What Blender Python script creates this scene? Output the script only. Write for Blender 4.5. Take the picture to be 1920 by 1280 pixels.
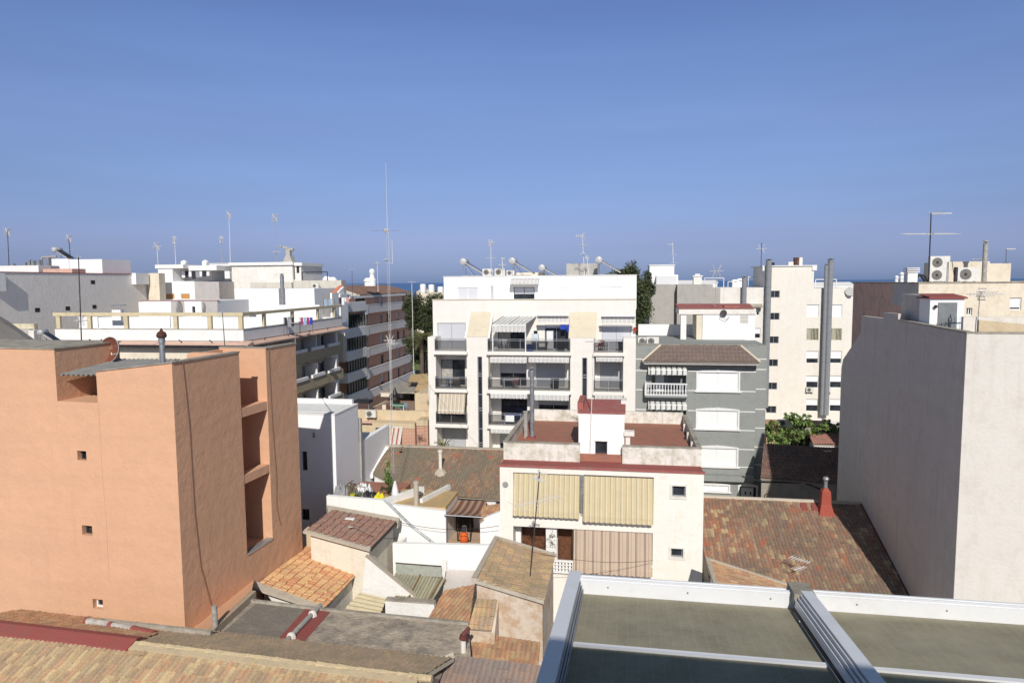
import bpy, bmesh, math, random
from mathutils import Vector, Matrix
random.seed(7)
R=math.radians
for o in list(bpy.data.objects): bpy.data.objects.remove(o)
SC=bpy.context.scene; COL=SC.collection
# ---------------- camera ----------------
FPX=1280.; HC=18.
_p=math.atan(111/FPX); _r=math.atan(.0074)
_F=Vector((0,math.cos(_p),-math.sin(_p))); _U=Vector((0,math.sin(_p),math.cos(_p))); _R=Vector((1,0,0))
_R2=_R*math.cos(_r)-_U*math.sin(_r); _U2=_U*math.cos(_r)+_R*math.sin(_r)
CP=Vector((0,0,HC))
cam=bpy.data.objects.new('camera',bpy.data.cameras.new('camera')); COL.objects.link(cam)
cam.matrix_world=Matrix(((_R2.x,_U2.x,-_F.x,CP.x),(_R2.y,_U2.y,-_F.y,CP.y),(_R2.z,_U2.z,-_F.z,CP.z),(0,0,0,1)))
cam.data.sensor_width=36; cam.data.lens=24; cam.data.clip_end=60000; cam.data.clip_start=.1
SC.camera=cam
# ---------------- light ----------------
SUN_EL=34.5; SUN_AZ=-.4       # light travels along +Y, turned AZ degrees to the right
w=bpy.data.worlds.new('World'); SC.world=w; w.use_nodes=True
nt=w.node_tree; bg=nt.nodes['Background']
sky=nt.nodes.new('ShaderNodeTexSky'); sky.sky_type='NISHITA'; sky.sun_disc=False
sky.sun_elevation=R(SUN_EL); sky.sun_rotation=R(180+SUN_AZ); sky.air_density=1.0; sky.dust_density=.3; sky.ozone_density=3.2; sky.altitude=0
_tc=nt.nodes.new('ShaderNodeTexCoord'); _sp=nt.nodes.new('ShaderNodeSeparateXYZ'); nt.links.new(_tc.outputs['Generated'],_sp.inputs[0])
_cr=nt.nodes.new('ShaderNodeValToRGB'); _e=_cr.color_ramp.elements      # dims and cools sky towards horizon; unseen zenith warmed, dimmed to temper ambient fill
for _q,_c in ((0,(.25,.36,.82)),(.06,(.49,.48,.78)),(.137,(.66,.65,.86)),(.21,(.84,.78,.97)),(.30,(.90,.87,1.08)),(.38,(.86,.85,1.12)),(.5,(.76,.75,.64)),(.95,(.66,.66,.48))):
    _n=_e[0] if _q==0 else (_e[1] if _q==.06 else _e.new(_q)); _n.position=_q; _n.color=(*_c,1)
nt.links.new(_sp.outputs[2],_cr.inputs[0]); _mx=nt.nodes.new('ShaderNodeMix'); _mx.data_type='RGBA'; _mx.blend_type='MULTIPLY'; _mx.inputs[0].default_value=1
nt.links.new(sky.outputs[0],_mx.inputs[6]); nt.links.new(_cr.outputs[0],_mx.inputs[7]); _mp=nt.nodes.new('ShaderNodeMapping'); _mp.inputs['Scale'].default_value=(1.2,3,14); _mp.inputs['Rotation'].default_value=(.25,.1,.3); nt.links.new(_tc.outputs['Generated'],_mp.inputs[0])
_nz=nt.nodes.new('ShaderNodeTexNoise'); _nz.inputs['Scale'].default_value=1.4; _nz.inputs['Detail'].default_value=6; nt.links.new(_mp.outputs[0],_nz.inputs[0])   # very thin veils of cirrus and haze
_mr=nt.nodes.new('ShaderNodeMapRange'); _mr.inputs[1].default_value=.35; _mr.inputs[2].default_value=.75; _mr.inputs[3].default_value=.965; _mr.inputs[4].default_value=1.05; nt.links.new(_nz.outputs[0],_mr.inputs[0])
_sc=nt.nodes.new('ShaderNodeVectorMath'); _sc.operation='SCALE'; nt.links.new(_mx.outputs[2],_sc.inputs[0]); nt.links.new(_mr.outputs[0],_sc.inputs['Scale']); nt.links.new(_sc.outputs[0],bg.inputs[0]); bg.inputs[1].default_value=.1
sl=bpy.data.lights.new('sun','SUN'); sl.energy=4.3; sl.angle=R(.53); sl.color=(1,.95,.885)
so=bpy.data.objects.new('sun',sl); COL.objects.link(so)
_d=Vector((math.sin(R(SUN_AZ))*math.cos(R(SUN_EL)),math.cos(R(SUN_AZ))*math.cos(R(SUN_EL)),-math.sin(R(SUN_EL))))
so.rotation_euler=_d.to_track_quat('-Z','Y').to_euler()
SC.view_settings.view_transform='Standard'; SC.view_settings.look='None'; SC.view_settings.exposure=0.0; SC.view_settings.gamma=1
SC.render.engine='CYCLES'
# ---------------- measuring ----------------
def ray(px,py): return _F+_R2*((px-960)/FPX)-_U2*((py-640)/FPX)
def at(px,py,Y): r=ray(px,py); return CP+r*(Y/r.y)          # the point seen at a pixel, Y metres ahead
def atz(px,py,z): r=ray(px,py); return CP+r*((z-HC)/r.z)
class Fr:
    def __init__(s,o,t): s.o=Vector((o[0],o[1],0)); s.t=t; a=R(t); s.e=Vector((math.cos(a),-math.sin(a),0)); s.d=Vector((math.sin(a),math.cos(a),0))
    def loc(s,p): q=p-s.o; return Vector((q.dot(s.e),q.dot(s.d),p.z))
    def W(s,u,v,z): return s.o+s.e*u+s.d*v+Vector((0,0,z))
    def front(s,px,py,v=0): r=ray(px,py); k=((s.o-CP).dot(s.d)+v)/r.dot(s.d); q=s.loc(CP+r*k); return q.x,q.z
    def side(s,px,py,u=0): r=ray(px,py); k=((s.o-CP).dot(s.e)+u)/r.dot(s.e); q=s.loc(CP+r*k); return q.y,q.z
    def top(s,px,py,z): q=s.loc(atz(px,py,z)); return q.x,q.y
    def rc(s,x0,y0,x1,y1,v=0):
        ym=(y0+y1)/2; xm=(x0+x1)/2
        return s.front(x0,ym,v)[0],s.front(x1,ym,v)[0],s.front(xm,y1,v)[1],s.front(xm,y0,v)[1]
# ---------------- mesh builder ----------------
SPLIT={'balcony_trough','balcony_band','balcony_end','corner_balcony','balcony_slab','balcony_parapet','spout','vent_hole','vent','verge','awning_bar','ridge_tiles','window','bracket','fascia','garment','ledge','brick_return','white_joint','grey_panel','terrace_frame','support','utensil'}-{'window','garment','support'}
class MB:
    def __init__(s): s.v=[];s.f=[];s.m=[];s.uv={}
    def add(s,pts,faces,m=0):
        n=len(s.v); s.v+= [tuple(p) for p in pts]
        for f in faces: s.f.append(tuple(n+i for i in f)); s.m.append(m)
        return s
    def poly(s,pts,m=0): return s.add(pts,[tuple(range(len(pts)))],m)
    def box(s,u0,u1,v0,v1,z0,z1,m=0):
        if u0>u1:u0,u1=u1,u0
        if v0>v1:v0,v1=v1,v0
        if z0>z1:z0,z1=z1,z0
        return s.add([(u0,v0,z0),(u1,v0,z0),(u1,v1,z0),(u0,v1,z0),(u0,v0,z1),(u1,v0,z1),(u1,v1,z1),(u0,v1,z1)],
            [(0,3,2,1),(4,5,6,7),(0,1,5,4),(1,2,6,5),(2,3,7,6),(3,0,4,7)],m)
    def prism(s,pts,off,m=0,m2=None):
        n=len(pts); off=Vector(off); a=[Vector(p) for p in pts]; b=[p+off for p in a]
        s.add(a+b,[tuple(range(n-1,-1,-1)),tuple(range(n,2*n))],m)
        s.add(a+b,[(i,(i+1)%n,n+(i+1)%n,n+i) for i in range(n)],m if m2 is None else m2); return s
    def cyl(s,p0,p1,r0,r1=None,n=8,m=0,caps=True):
        p0=Vector(p0);p1=Vector(p1); r1=r0 if r1 is None else r1; d=(p1-p0).normalized()
        a=Vector((1,0,0)) if abs(d.x)<.9 else Vector((0,1,0)); x=d.cross(a).normalized(); y=d.cross(x)
        A=[p0+(x*math.cos(2*math.pi*i/n)+y*math.sin(2*math.pi*i/n))*r0 for i in range(n)]
        B=[p1+(x*math.cos(2*math.pi*i/n)+y*math.sin(2*math.pi*i/n))*r1 for i in range(n)]
        fs=[(i,(i+1)%n,n+(i+1)%n,n+i) for i in range(n)]
        if caps: fs+=[tuple(range(n-1,-1,-1)),tuple(range(n,2*n))]
        return s.add(A+B,fs,m)
    def path(s,pts,r,n=6,m=0):
        for a,b in zip(pts[:-1],pts[1:]): s.cyl(a,b,r,n=n,m=m)
        return s
    def lathe(s,c,prof,n=16,m=0,axis='z'):
        c=Vector(c); P=[];F=[]
        for (r,h) in prof:
            for i in range(n):
                a=2*math.pi*i/n; q=(r*math.cos(a),r*math.sin(a),h)
                if axis=='y': q=(q[0],q[2],q[1])
                if axis=='x': q=(q[2],q[0],q[1])
                P.append(c+Vector(q))
        for j in range(len(prof)-1):
            for i in range(n): F.append((j*n+i,j*n+(i+1)%n,(j+1)*n+(i+1)%n,(j+1)*n+i))
        F.append(tuple(range(n-1,-1,-1))); F.append(tuple(range((len(prof)-1)*n,len(prof)*n)))
        return s.add(P,F,m)
    def build(s,name,parent,mats,smooth=False):
        if name in SPLIT and len(s.f)>6:
            key={};par=list(range(len(s.v)))
            def find(i):
                while par[i]!=i: par[i]=par[par[i]]; i=par[i]
                return i
            for i,p in enumerate(s.v):
                k=tuple(round(c,4) for c in p)
                if k in key: par[find(i)]=find(key[k])
                else: key[k]=i
            for f in s.f:
                for i in f[1:]: par[find(i)]=find(f[0])
            gr={}
            for fi,f in enumerate(s.f): gr.setdefault(find(f[0]),[]).append(fi)
            if len(gr)>1:
                for fs in gr.values():
                    b=MB(); mp={}
                    for fi in fs:
                        for i in s.f[fi]:
                            if i not in mp: mp[i]=len(b.v); b.v.append(s.v[i])
                        b.f.append(tuple(mp[i] for i in s.f[fi])); b.m.append(s.m[fi])
                    o=b._build(name,parent,mats,smooth)
                return o
        return s._build(name,parent,mats,smooth)
    def _build(s,name,parent,mats,smooth=False):
        me=bpy.data.meshes.new(name); me.from_pydata(s.v,[],s.f)
        mats=mats if isinstance(mats,(list,tuple)) else [mats]
        for x in mats: me.materials.append(x)
        for i,p in enumerate(me.polygons): p.material_index=s.m[i]; p.use_smooth=smooth
        bm=bmesh.new(); bm.from_mesh(me); bmesh.ops.recalc_face_normals(bm,faces=bm.faces); bm.to_mesh(me); bm.free()
        o=bpy.data.objects.new(name,me); COL.objects.link(o)
        if parent: o.parent=parent
        return o
def wallh(mb,u0,u1,z0,z1,v,holes,rev=.2,m=0,mr=None):
    """a front wall at depth v with rectangular openings (u0,u1,z0,z1) and their reveals"""
    mr=m if mr is None else mr
    holes=[(max(a,u0),min(b,u1),max(c,z0),min(d,z1)) for a,b,c,d in holes if a<u1 and b>u0 and c<z1 and d>z0]
    U=sorted({u0,u1}|{h[0] for h in holes}|{h[1] for h in holes}); Z=sorted({z0,z1}|{h[2] for h in holes}|{h[3] for h in holes})
    for i in range(len(U)-1):
        for j in range(len(Z)-1):
            cu=(U[i]+U[i+1])/2; cz=(Z[j]+Z[j+1])/2
            if any(a<cu<b and c<cz<d for a,b,c,d in holes): continue
            mb.poly([(U[i],v,Z[j]),(U[i+1],v,Z[j]),(U[i+1],v,Z[j+1]),(U[i],v,Z[j+1])],m)
    for a,b,c,d in holes:
        w=v+rev
        mb.poly([(a,v,c),(b,v,c),(b,w,c),(a,w,c)],mr); mb.poly([(a,v,d),(a,w,d),(b,w,d),(b,v,d)],mr)
        mb.poly([(a,v,c),(a,w,c),(a,w,d),(a,v,d)],mr); mb.poly([(b,v,c),(b,v,d),(b,w,d),(b,w,c)],mr)
def shell(mb,u0,u1,v0,v1,z0,z1,holes=(),rev=.2,m=0,mt=None):
    wallh(mb,u0,u1,z0,z1,v0,list(holes),rev,m)
    mb.add([(u0,v0,z0),(u1,v0,z0),(u1,v1,z0),(u0,v1,z0),(u0,v0,z1),(u1,v0,z1),(u1,v1,z1),(u0,v1,z1)],[(1,2,6,5),(2,3,7,6),(3,0,4,7)],m)
    mb.add([(u0,v0,z1),(u1,v0,z1),(u1,v1,z1),(u0,v1,z1)],[(0,1,2,3)],m if mt is None else mt)
# ---------------- scene objects ----------------
def tagp(o,label,cat,group=None,kind=None):
    if label:o['label']=label
    if cat:o['category']=cat
    if group:o['group']=group
    if kind:o['kind']=kind
    return o
def thing(name,label,cat,loc=(0,0,0),t=0,group=None):
    o=bpy.data.objects.new(name,None); COL.objects.link(o); o.location=loc; o.rotation_euler=(0,0,-R(t)); o.empty_display_size=.3
    return tagp(o,label,cat,group)
def bthing(name,label,cat,F,group=None): return thing(name,label,cat,(F.o.x,F.o.y,0),F.t,group)
def clone(root,loc,t=None,label=None,group=None):
    r=root.copy(); COL.objects.link(r); r.location=loc
    if t is not None: r.rotation_euler=(0,0,-R(t))
    if label:r['label']=label
    if group:r['group']=group
    for ch in list(root.children):
        c=ch.copy(); COL.objects.link(c); c.parent=r
        for g in list(ch.children): d=g.copy(); COL.objects.link(d); d.parent=c
    return r
# ---------------- materials ----------------
MT={}
def _new(name):
    m=bpy.data.materials.new(name); m.use_nodes=True; n=m.node_tree; b=n.nodes['Principled BSDF']; MT[name]=m; return m,n,b
def _noise(n,vec,scale,det=4,rough=.55,sc=None):
    if sc is not None:
        mp=n.nodes.new('ShaderNodeMapping'); mp.inputs['Scale'].default_value=sc; n.links.new(vec,mp.inputs[0]); vec=mp.outputs[0]
    t=n.nodes.new('ShaderNodeTexNoise'); t.inputs['Scale'].default_value=scale; t.inputs['Detail'].default_value=det; t.inputs['Roughness'].default_value=rough
    n.links.new(vec,t.inputs[0]); return t.outputs[0]
def _map(n,v,a,b,c=0,d=1):
    t=n.nodes.new('ShaderNodeMapRange'); t.inputs[1].default_value=a;t.inputs[2].default_value=b;t.inputs[3].default_value=c;t.inputs[4].default_value=d
    n.links.new(v,t.inputs[0]); return t.outputs[0]
def _mix(n,f,a,b,mode='MIX'):
    t=n.nodes.new('ShaderNodeMix'); t.data_type='RGBA'; t.blend_type=mode
    for i,x in ((0,f),(6,a),(7,b)):
        if isinstance(x,(int,float)): t.inputs[i].default_value=x
        elif isinstance(x,(tuple,list)): t.inputs[i].default_value=(*x[:3],1)
        else: n.links.new(x,t.inputs[i])
    return t.outputs[2]
def _math(n,op,a,b=0):
    t=n.nodes.new('ShaderNodeMath'); t.operation=op
    for i,x in ((0,a),(1,b)):
        if isinstance(x,(int,float)): t.inputs[i].default_value=x
        else: n.links.new(x,t.inputs[i])
    return t.outputs[0]
def _bump(n,b,h,strength,dist):
    t=n.nodes.new('ShaderNodeBump'); t.inputs['Strength'].default_value=strength; t.inputs['Distance'].default_value=dist
    n.links.new(h,t.inputs['Height']); n.links.new(t.outputs[0],b.inputs['Normal'])
def _pos(n): return n.nodes.new('ShaderNodeNewGeometry').outputs['Position']
def plaster(name,col,stain=None,amt=.5,streak=.3,bump=.35,bscale=6,bdist=.02,rough=.9,patch=.5,lo=.5,hi=.72,band=0):
    """painted or bare render: broad blotches, rain streaks, fine grain"""
    m,n,b=_new(name); p=_pos(n)
    big=_noise(n,p,patch,5,.6); c=_mix(n,_map(n,big,.3,.7,0,.35),col,tuple(x*.86 for x in col))
    fine=_noise(n,p,9,5,.7); c=_mix(n,_map(n,fine,.35,.7,0,.18),c,tuple(x*.8 for x in col))
    if stain:
        s1=_noise(n,p,1.6,7,.7); c=_mix(n,_map(n,s1,lo,hi,0,amt),c,stain)
    if band: c=_mix(n,_map(n,_noise(n,p,1,5,.6,sc=(.12,.12,1.7)),.45,.7,0,band),c,tuple(x*.8 for x in col))
    if streak:
        s2=_noise(n,p,1,5,.65,sc=(3.2,3.2,.22)); c=_mix(n,_map(n,s2,.52,.75,0,streak),c,stain or tuple(x*.6 for x in col))
    n.links.new(c,b.inputs['Base Color']); b.inputs['Roughness'].default_value=rough
    h=_noise(n,p,bscale,6,.65); _bump(n,b,h,bump,bdist*6); return m
def plain(name,col,rough=.6,metal=0,var=.12,scale=4,bump=0):
    m,n,b=_new(name); p=_pos(n); s=_noise(n,p,scale,4,.6)
    c=_mix(n,_map(n,s,.35,.7,0,1),col,tuple(x*(1-var*2) for x in col)); n.links.new(c,b.inputs['Base Color'])
    b.inputs['Roughness'].default_value=rough; b.inputs['Metallic'].default_value=metal
    if bump: _bump(n,b,_noise(n,p,scale*6,4,.6),bump,.03)
    return m
def glass(name,col=(.015,.018,.022),rough=.08):
    m,n,b=_new(name); s=_noise(n,_pos(n),1.3,3,.5); c=_mix(n,_map(n,s,.35,.65,0,1),col,tuple(x*2.6 for x in col)); n.links.new(c,b.inputs['Base Color'])
    b.inputs['Roughness'].default_value=rough; b.inputs['IOR'].default_value=1.5; return m
def tinted(name,col,alpha):
    m,n,b=_new(name); b.inputs['Base Color'].default_value=(*col,1); b.inputs['Roughness'].default_value=.06
    tr=n.nodes.new('ShaderNodeBsdfTransparent'); tr.inputs[0].default_value=(.75,.77,.8,1); mx=n.nodes.new('ShaderNodeMixShader'); mx.inputs[0].default_value=alpha
    n.links.new(tr.outputs[0],mx.inputs[1]); n.links.new(b.outputs[0],mx.inputs[2]); n.links.new(mx.outputs[0],n.nodes['Material Output'].inputs[0]); return m
def stripes(name,stops,period,axis=0,rough=.85,off=0,trans=0,dirt=.25):
    """woven cloth, slats or corrugation: constant colour bands along one object axis. stops=[(pos,col)...]"""
    m,n,b=_new(name); tc=n.nodes.new('ShaderNodeTexCoord'); sp=n.nodes.new('ShaderNodeSeparateXYZ'); n.links.new(tc.outputs['Object'],sp.inputs[0])
    f=_math(n,'FRACT',_math(n,'ADD',_math(n,'DIVIDE',sp.outputs[axis],period),off+50))
    r=n.nodes.new('ShaderNodeValToRGB'); r.color_ramp.interpolation='CONSTANT'
    while len(r.color_ramp.elements)<len(stops): r.color_ramp.elements.new(.5)
    for e,(q,c) in zip(r.color_ramp.elements,sorted(stops)): e.position=q; e.color=(*c,1)
    n.links.new(f,r.inputs[0]); s=_noise(n,_pos(n),2,5,.6); c=_mix(n,_map(n,s,.45,.75,0,dirt),r.outputs[0],(.25,.22,.18)); n.links.new(c,b.inputs['Base Color'])
    b.inputs['Roughness'].default_value=rough
    if trans:
        tl=n.nodes.new('ShaderNodeBsdfTranslucent'); n.links.new(c,tl.inputs[0]); mx=n.nodes.new('ShaderNodeMixShader'); mx.inputs[0].default_value=trans
        n.links.new(b.outputs[0],mx.inputs[1]); n.links.new(tl.outputs[0],mx.inputs[2]); n.links.new(mx.outputs[0],n.nodes['Material Output'].inputs[0])
    return m
def tiles(name,pal,moss=(.12,.11,.08),mamt=.5,mscale=.5,lo=.45,hi=.65,seed=0.,patch=None,pamt=.04,speck=.35,gain=1.4,soft=.7):
    """clay tiles: one colour per tile from the UV cell, lichen on top"""
    mean=[sum(c[i] for c in pal)/len(pal) for i in range(3)]; pal=[tuple((mean[i]+(c[i]-mean[i])*soft)*gain for i in range(3)) for c in pal]; moss=tuple(x*gain for x in moss)
    m,n,b=_new(name); uv=n.nodes.new('ShaderNodeUVMap'); sp=n.nodes.new('ShaderNodeSeparateXYZ'); n.links.new(uv.outputs[0],sp.inputs[0])
    fu=_math(n,'FLOOR',sp.outputs[0]); fv=_math(n,'FLOOR',sp.outputs[1]); cb=n.nodes.new('ShaderNodeCombineXYZ')
    n.links.new(_math(n,'ADD',fu,.5+seed),cb.inputs[0]); n.links.new(_math(n,'ADD',fv,.5),cb.inputs[1])
    wn=n.nodes.new('ShaderNodeTexWhiteNoise'); wn.noise_dimensions='2D'; n.links.new(cb.outputs[0],wn.inputs['Vector'])
    r=n.nodes.new('ShaderNodeValToRGB'); r.color_ramp.interpolation='CONSTANT'
    while len(r.color_ramp.elements)<len(pal): r.color_ramp.elements.new(.5)
    for i,(e,c) in enumerate(zip(r.color_ramp.elements,pal)): e.position=i/len(pal); e.color=(*c,1)
    n.links.new(wn.outputs[0],r.inputs[0]); c=r.outputs[0]; p=_pos(n)
    s=_noise(n,p,mscale,8,.72); c=_mix(n,_map(n,s,lo,hi,0,mamt),c,moss)
    s2=_noise(n,p,14,4,.75); c=_mix(n,_map(n,s2,.45,.62,0,speck),c,tuple(x*.55 for x in moss))
    s3=_noise(n,p,5,4,.75); c=_mix(n,_map(n,s3,.6,.75,0,speck*.6),c,(.45,.4,.3))
    if patch:   # replaced tiles in small groups
        mp=n.nodes.new('ShaderNodeTexNoise'); mp.inputs['Scale'].default_value=.9; mp.inputs['Detail'].default_value=2
        sc=n.nodes.new('ShaderNodeVectorMath'); sc.operation='MULTIPLY'; sc.inputs[1].default_value=(.33,.5,1); n.links.new(cb.outputs[0],sc.inputs[0]); n.links.new(sc.outputs[0],mp.inputs[0])
        c=_mix(n,_map(n,mp.outputs[0],.69-pamt,.695-pamt,0,1),c,patch)
    n.links.new(c,b.inputs['Base Color']); b.inputs['Roughness'].default_value=.92
    _bump(n,b,_noise(n,p,22,5,.7),.5,.03); return m
def tile_mesh(name,parent,poly,mat,down=None,tw=.2,th=.36,amp=.045,step=.03,thick=.1,under=None,seg=5,jit=.008):
    """barrel-tile roof over a planar convex polygon given in the parent's space; columns run down the slope"""
    P=[Vector(p) for p in poly]; c=sum(P,Vector())/len(P); N=Vector()
    for i in range(len(P)): N+=(P[i]-c).cross(P[(i+1)%len(P)]-c)
    N.normalize()
    if N.z<0: N=-N; P=P[::-1]
    D=Vector(down) if down else Vector((N.x,N.y,0))
    D=(D-N*D.dot(N)).normalized(); X=N.cross(D)          # D runs down the slope
    a=[(p-c).dot(X) for p in P]; b=[(p-c).dot(D) for p in P]
    x0=min(a)-tw; x1=max(a)+tw; y0=min(b)-th; y1=max(b)+th
    nx=int((x1-x0)/tw)+1; ny=int((y1-y0)/th)+1
    bm=bmesh.new(); uvl=bm.loops.layers.uv.new('UVMap')
    rnd=random.Random(len(name)+int(c.x*7)); prof=[0,.62,.93,1,.93,.62][:seg+1] if seg==5 else [0,.8,1,.8]
    xs=[]; 
    for i in range(nx):
        for k in range(seg): xs.append((i,k/seg,amp*prof[k]))
    xs.append((nx,0,0))
    for j in range(ny):
        jo=[rnd.uniform(-jit,jit)+(rnd.random()<.04)*.025 for _ in range(nx+1)]; jy=[rnd.uniform(-.03,.03)+(rnd.random()<.03)*.09 for _ in range(nx+1)]
        rows=[]
        for e,(yy,hh) in enumerate(((j*th-.02,0),((j+1)*th-.0,step))):
            rows.append([bm.verts.new(c+X*(x0+(i+f)*tw)+D*(y0+yy+(jy[i] if e else 0))+N*(h+hh+jo[i]+.03*math.sin((x0+i*tw)*1.1+c.x)*math.sin((y0+yy)*1.3+c.y))) for i,f,h in xs])
        fr=[bm.verts.new(v.co-N*(step+.01)) for v in rows[1]]
        for q in range(len(xs)-1):
            ci=xs[q][0]
            for A,B in ((rows[0],rows[1]),(rows[1],fr)):
                f=bm.faces.new((A[q],A[q+1],B[q+1],B[q])); f.smooth=False
                for lp in f.loops: lp[uvl].uv=(ci+.5,j+.5)
    for i in range(len(P)):
        p,q=P[i],P[(i+1)%len(P)]; no=(q-p).cross(N)     # outward for a counter-clockwise polygon
        bmesh.ops.bisect_plane(bm,geom=bm.verts[:]+bm.edges[:]+bm.faces[:],plane_co=p,plane_no=no,clear_outer=True)
    n0=len(bm.faces)
    lo=[bm.verts.new(p-N*thick) for p in P]; hi=[bm.verts.new(p-N*.005) for p in P]; k=len(P)
    fs=[bm.faces.new(lo[::-1])]+[bm.faces.new((lo[i],lo[(i+1)%k],hi[(i+1)%k],hi[i])) for i in range(k)]
    for f in fs: f.material_index=1
    me=bpy.data.meshes.new(name); bm.to_mesh(me); bm.free(); me.materials.append(mat); me.materials.append(under or MT['mortar'])
    o=bpy.data.objects.new(name,me); COL.objects.link(o)
    if parent:o.parent=parent
    return o
def foliage(mb,c,rad,n,leaf,rnd,m=0,squash=1.,clumps=14):
    """leaf faces gathered in clumps through an uneven crown"""
    c=Vector(c); cl=[]
    for _ in range(clumps):
        d=Vector((rnd.gauss(0,1),rnd.gauss(0,1),rnd.gauss(0,1))).normalized()*rnd.uniform(.35,1.)
        cl.append((Vector((d.x*rad[0],d.y*rad[1],d.z*rad[2])),rnd.uniform(.22,.46)))
    for _ in range(n):
        q,s=rnd.choice(cl); d=Vector((rnd.gauss(0,1),rnd.gauss(0,1),rnd.gauss(0,1))).normalized()*(rnd.random()**.4)*s
        p=c+q+Vector((d.x*rad[0],d.y*rad[1],d.z*rad[2]*squash))
        a=Vector((rnd.uniform(-1,1),rnd.uniform(-1,1),rnd.uniform(-.5,1))).normalized(); b=a.cross(Vector((rnd.uniform(-1,1),rnd.uniform(-1,1),rnd.uniform(-1,1)))).normalized()
        l=leaf*rnd.uniform(.6,1.4); mb.add([p-a*l,p-b*l*.5,p+a*l,p+b*l*.5],[(0,1,2,3)],m+(rnd.random()<.4))
# ---------------- material set ----------------
WHT=plaster('white_render',(.80,.79,.76),(.5,.44,.35),.25,.12)
WHT2=plaster('clean_white',(.86,.85,.83),None,.1,.05,bump=.2)
WHTG=plaster('aged_white',(.78,.75,.69),(.56,.46,.34),.5,.35,lo=.48,hi=.75)
CRM=plaster('cream_render',(.74,.66,.52),(.45,.36,.24),.45,.3)
IVORY=plaster('ivory_tile_wall',(.80,.765,.70),(.62,.56,.46),.2,.22,bump=.15,band=.16)
ORG=plaster('orange_render',(.68,.395,.24),(.54,.32,.2),.4,.3,band=.3,bump=.32,bscale=2.2,bdist=.02,lo=.45,hi=.75)
GREY=plaster('grey_cement',(.48,.45,.43),(.3,.27,.24),.5,.55)
CONC=plaster('raw_concrete',(.42,.40,.36),(.25,.24,.2),.5,.35)
SIDEW=plaster('side_wall',(.90,.85,.78),(.72,.64,.56),.4,.5,patch=.25,bump=.3,bscale=3)
BROWNW=plaster('brown_wall',(.82,.50,.36),(.2,.15,.13),.6,.5)
PINKW=plaster('pink_render',(.62,.42,.33),(.4,.28,.2),.4,.2)
BEIGE=plaster('beige_wall',(.62,.50,.33),(.4,.3,.18),.5,.35)
OLIVE=plaster('olive_band',(.46,.38,.25),(.32,.26,.17),.3,.2)
BALC=plaster('grey_band',(.74,.70,.68),(.4,.37,.33),.3,.3)
GGRN=plaster('grey_green_wall',(.295,.31,.295),(.2,.215,.2),.5,.3,bump=.5,bscale=14)
TERR=plaster('terracotta_floor',(.38,.155,.10),(.22,.13,.10),.6,.0,lo=.42,hi=.62,patch=.9)
REDP=plaster('red_paint',(.29,.07,.06),(.2,.09,.075),.6,.1,bump=.3,lo=.42,hi=.7)
REDB=plaster('faded_red',(.36,.10,.085),(.3,.2,.17),.6,.1,lo=.45,hi=.65)
ASPH=plaster('roof_felt',(.24,.205,.17),(.56,.47,.36),.9,.0,patch=.7,lo=.36,hi=.66,bump=.6)
ASPD=plaster('roof_felt_dark',(.21,.185,.155),(.36,.31,.24),.45,.0,patch=.5,lo=.5,hi=.7,bump=.5)
MORT=plaster('mortar',(.50,.44,.35),(.3,.25,.18),.6,.2)
CEMT=plaster('cement_cap',(.42,.38,.32),(.2,.18,.13),.7,.2,lo=.4,hi=.6)
GRND=plaster('street_dust',(.30,.28,.25),(.1,.09,.08),.5,0,bump=.3)
YSTONE=plaster('yellow_stone',(.66,.585,.44),(.5,.43,.3),.5,.15,band=.3,patch=1.2)
CURT=plain('curtain',(.42,.40,.36),.9,0,.2,5)
TARP=plaster('ochre_render',(.55,.38,.16),(.4,.3,.2),.7,0,lo=.4,hi=.6)
FRW=plain('white_frame',(.78,.78,.77),.4,var=.05); FRD=plain('dark_frame',(.04,.04,.045),.4); ALU=plain('aluminium',(.42,.43,.45),.45,.6,.1)
GALV=plain('galvanised',(.36,.38,.40),.5,.5,.25,6); RUST=plain('rust',(.10,.035,.02),.85,0,.3,9); BLK=plain('black_plastic',(.02,.02,.02),.5)
ACW=plain('ac_casing',(.72,.70,.64),.5,var=.08); ACG=plain('ac_grille',(.18,.17,.15),.6); PIPE=plain('grey_pipe',(.42,.40,.36),.7,0,.2,6)
ANT=plain('antenna_metal',(.45,.44,.42),.5,.3,.2); ANTD=plain('dark_mast',(.07,.06,.06),.6,.2,.3); ANTW=plain('antenna_light',(.72,.70,.66),.5,0,.1)
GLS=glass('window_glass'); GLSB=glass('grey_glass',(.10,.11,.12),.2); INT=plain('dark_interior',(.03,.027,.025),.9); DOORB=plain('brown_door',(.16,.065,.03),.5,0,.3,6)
DOORG=plain('grey_door',(.20,.215,.22),.55); RAILG=tinted('smoked_glass',(.03,.032,.035),.62); WOOD=plain('wood',(.3,.2,.11),.8,0,.25,8)
SLW=stripes('white_slats',[(0,(.80,.80,.79)),(.12,(.84,.84,.83)),(.9,(.66,.66,.66))],.055,2,.5,dirt=.05)
SLG=stripes('grey_slats',[(0,(.40,.41,.43)),(.9,(.30,.31,.33))],.06,2,.5,dirt=.05)
SLGL=stripes('light_grey_slats',[(0,(.55,.56,.59)),(.9,(.42,.43,.46))],.06,2,.5,dirt=.05)
SLO=stripes('orange_slats',[(0,(.55,.27,.08)),(.85,(.38,.17,.05))],.09,2,.6)
SLY=stripes('cream_slats',[(0,(.72,.68,.48)),(.8,(.45,.42,.3))],.12,0,.6)
AWY=stripes('yellow_awning',[(0,(.72,.60,.36)),(.4,(.50,.42,.27)),(.54,(.72,.60,.36)),(.62,(.78,.70,.50)),(.86,(.72,.60,.36))],.265,0,.9,trans=.25,dirt=.1)
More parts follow.
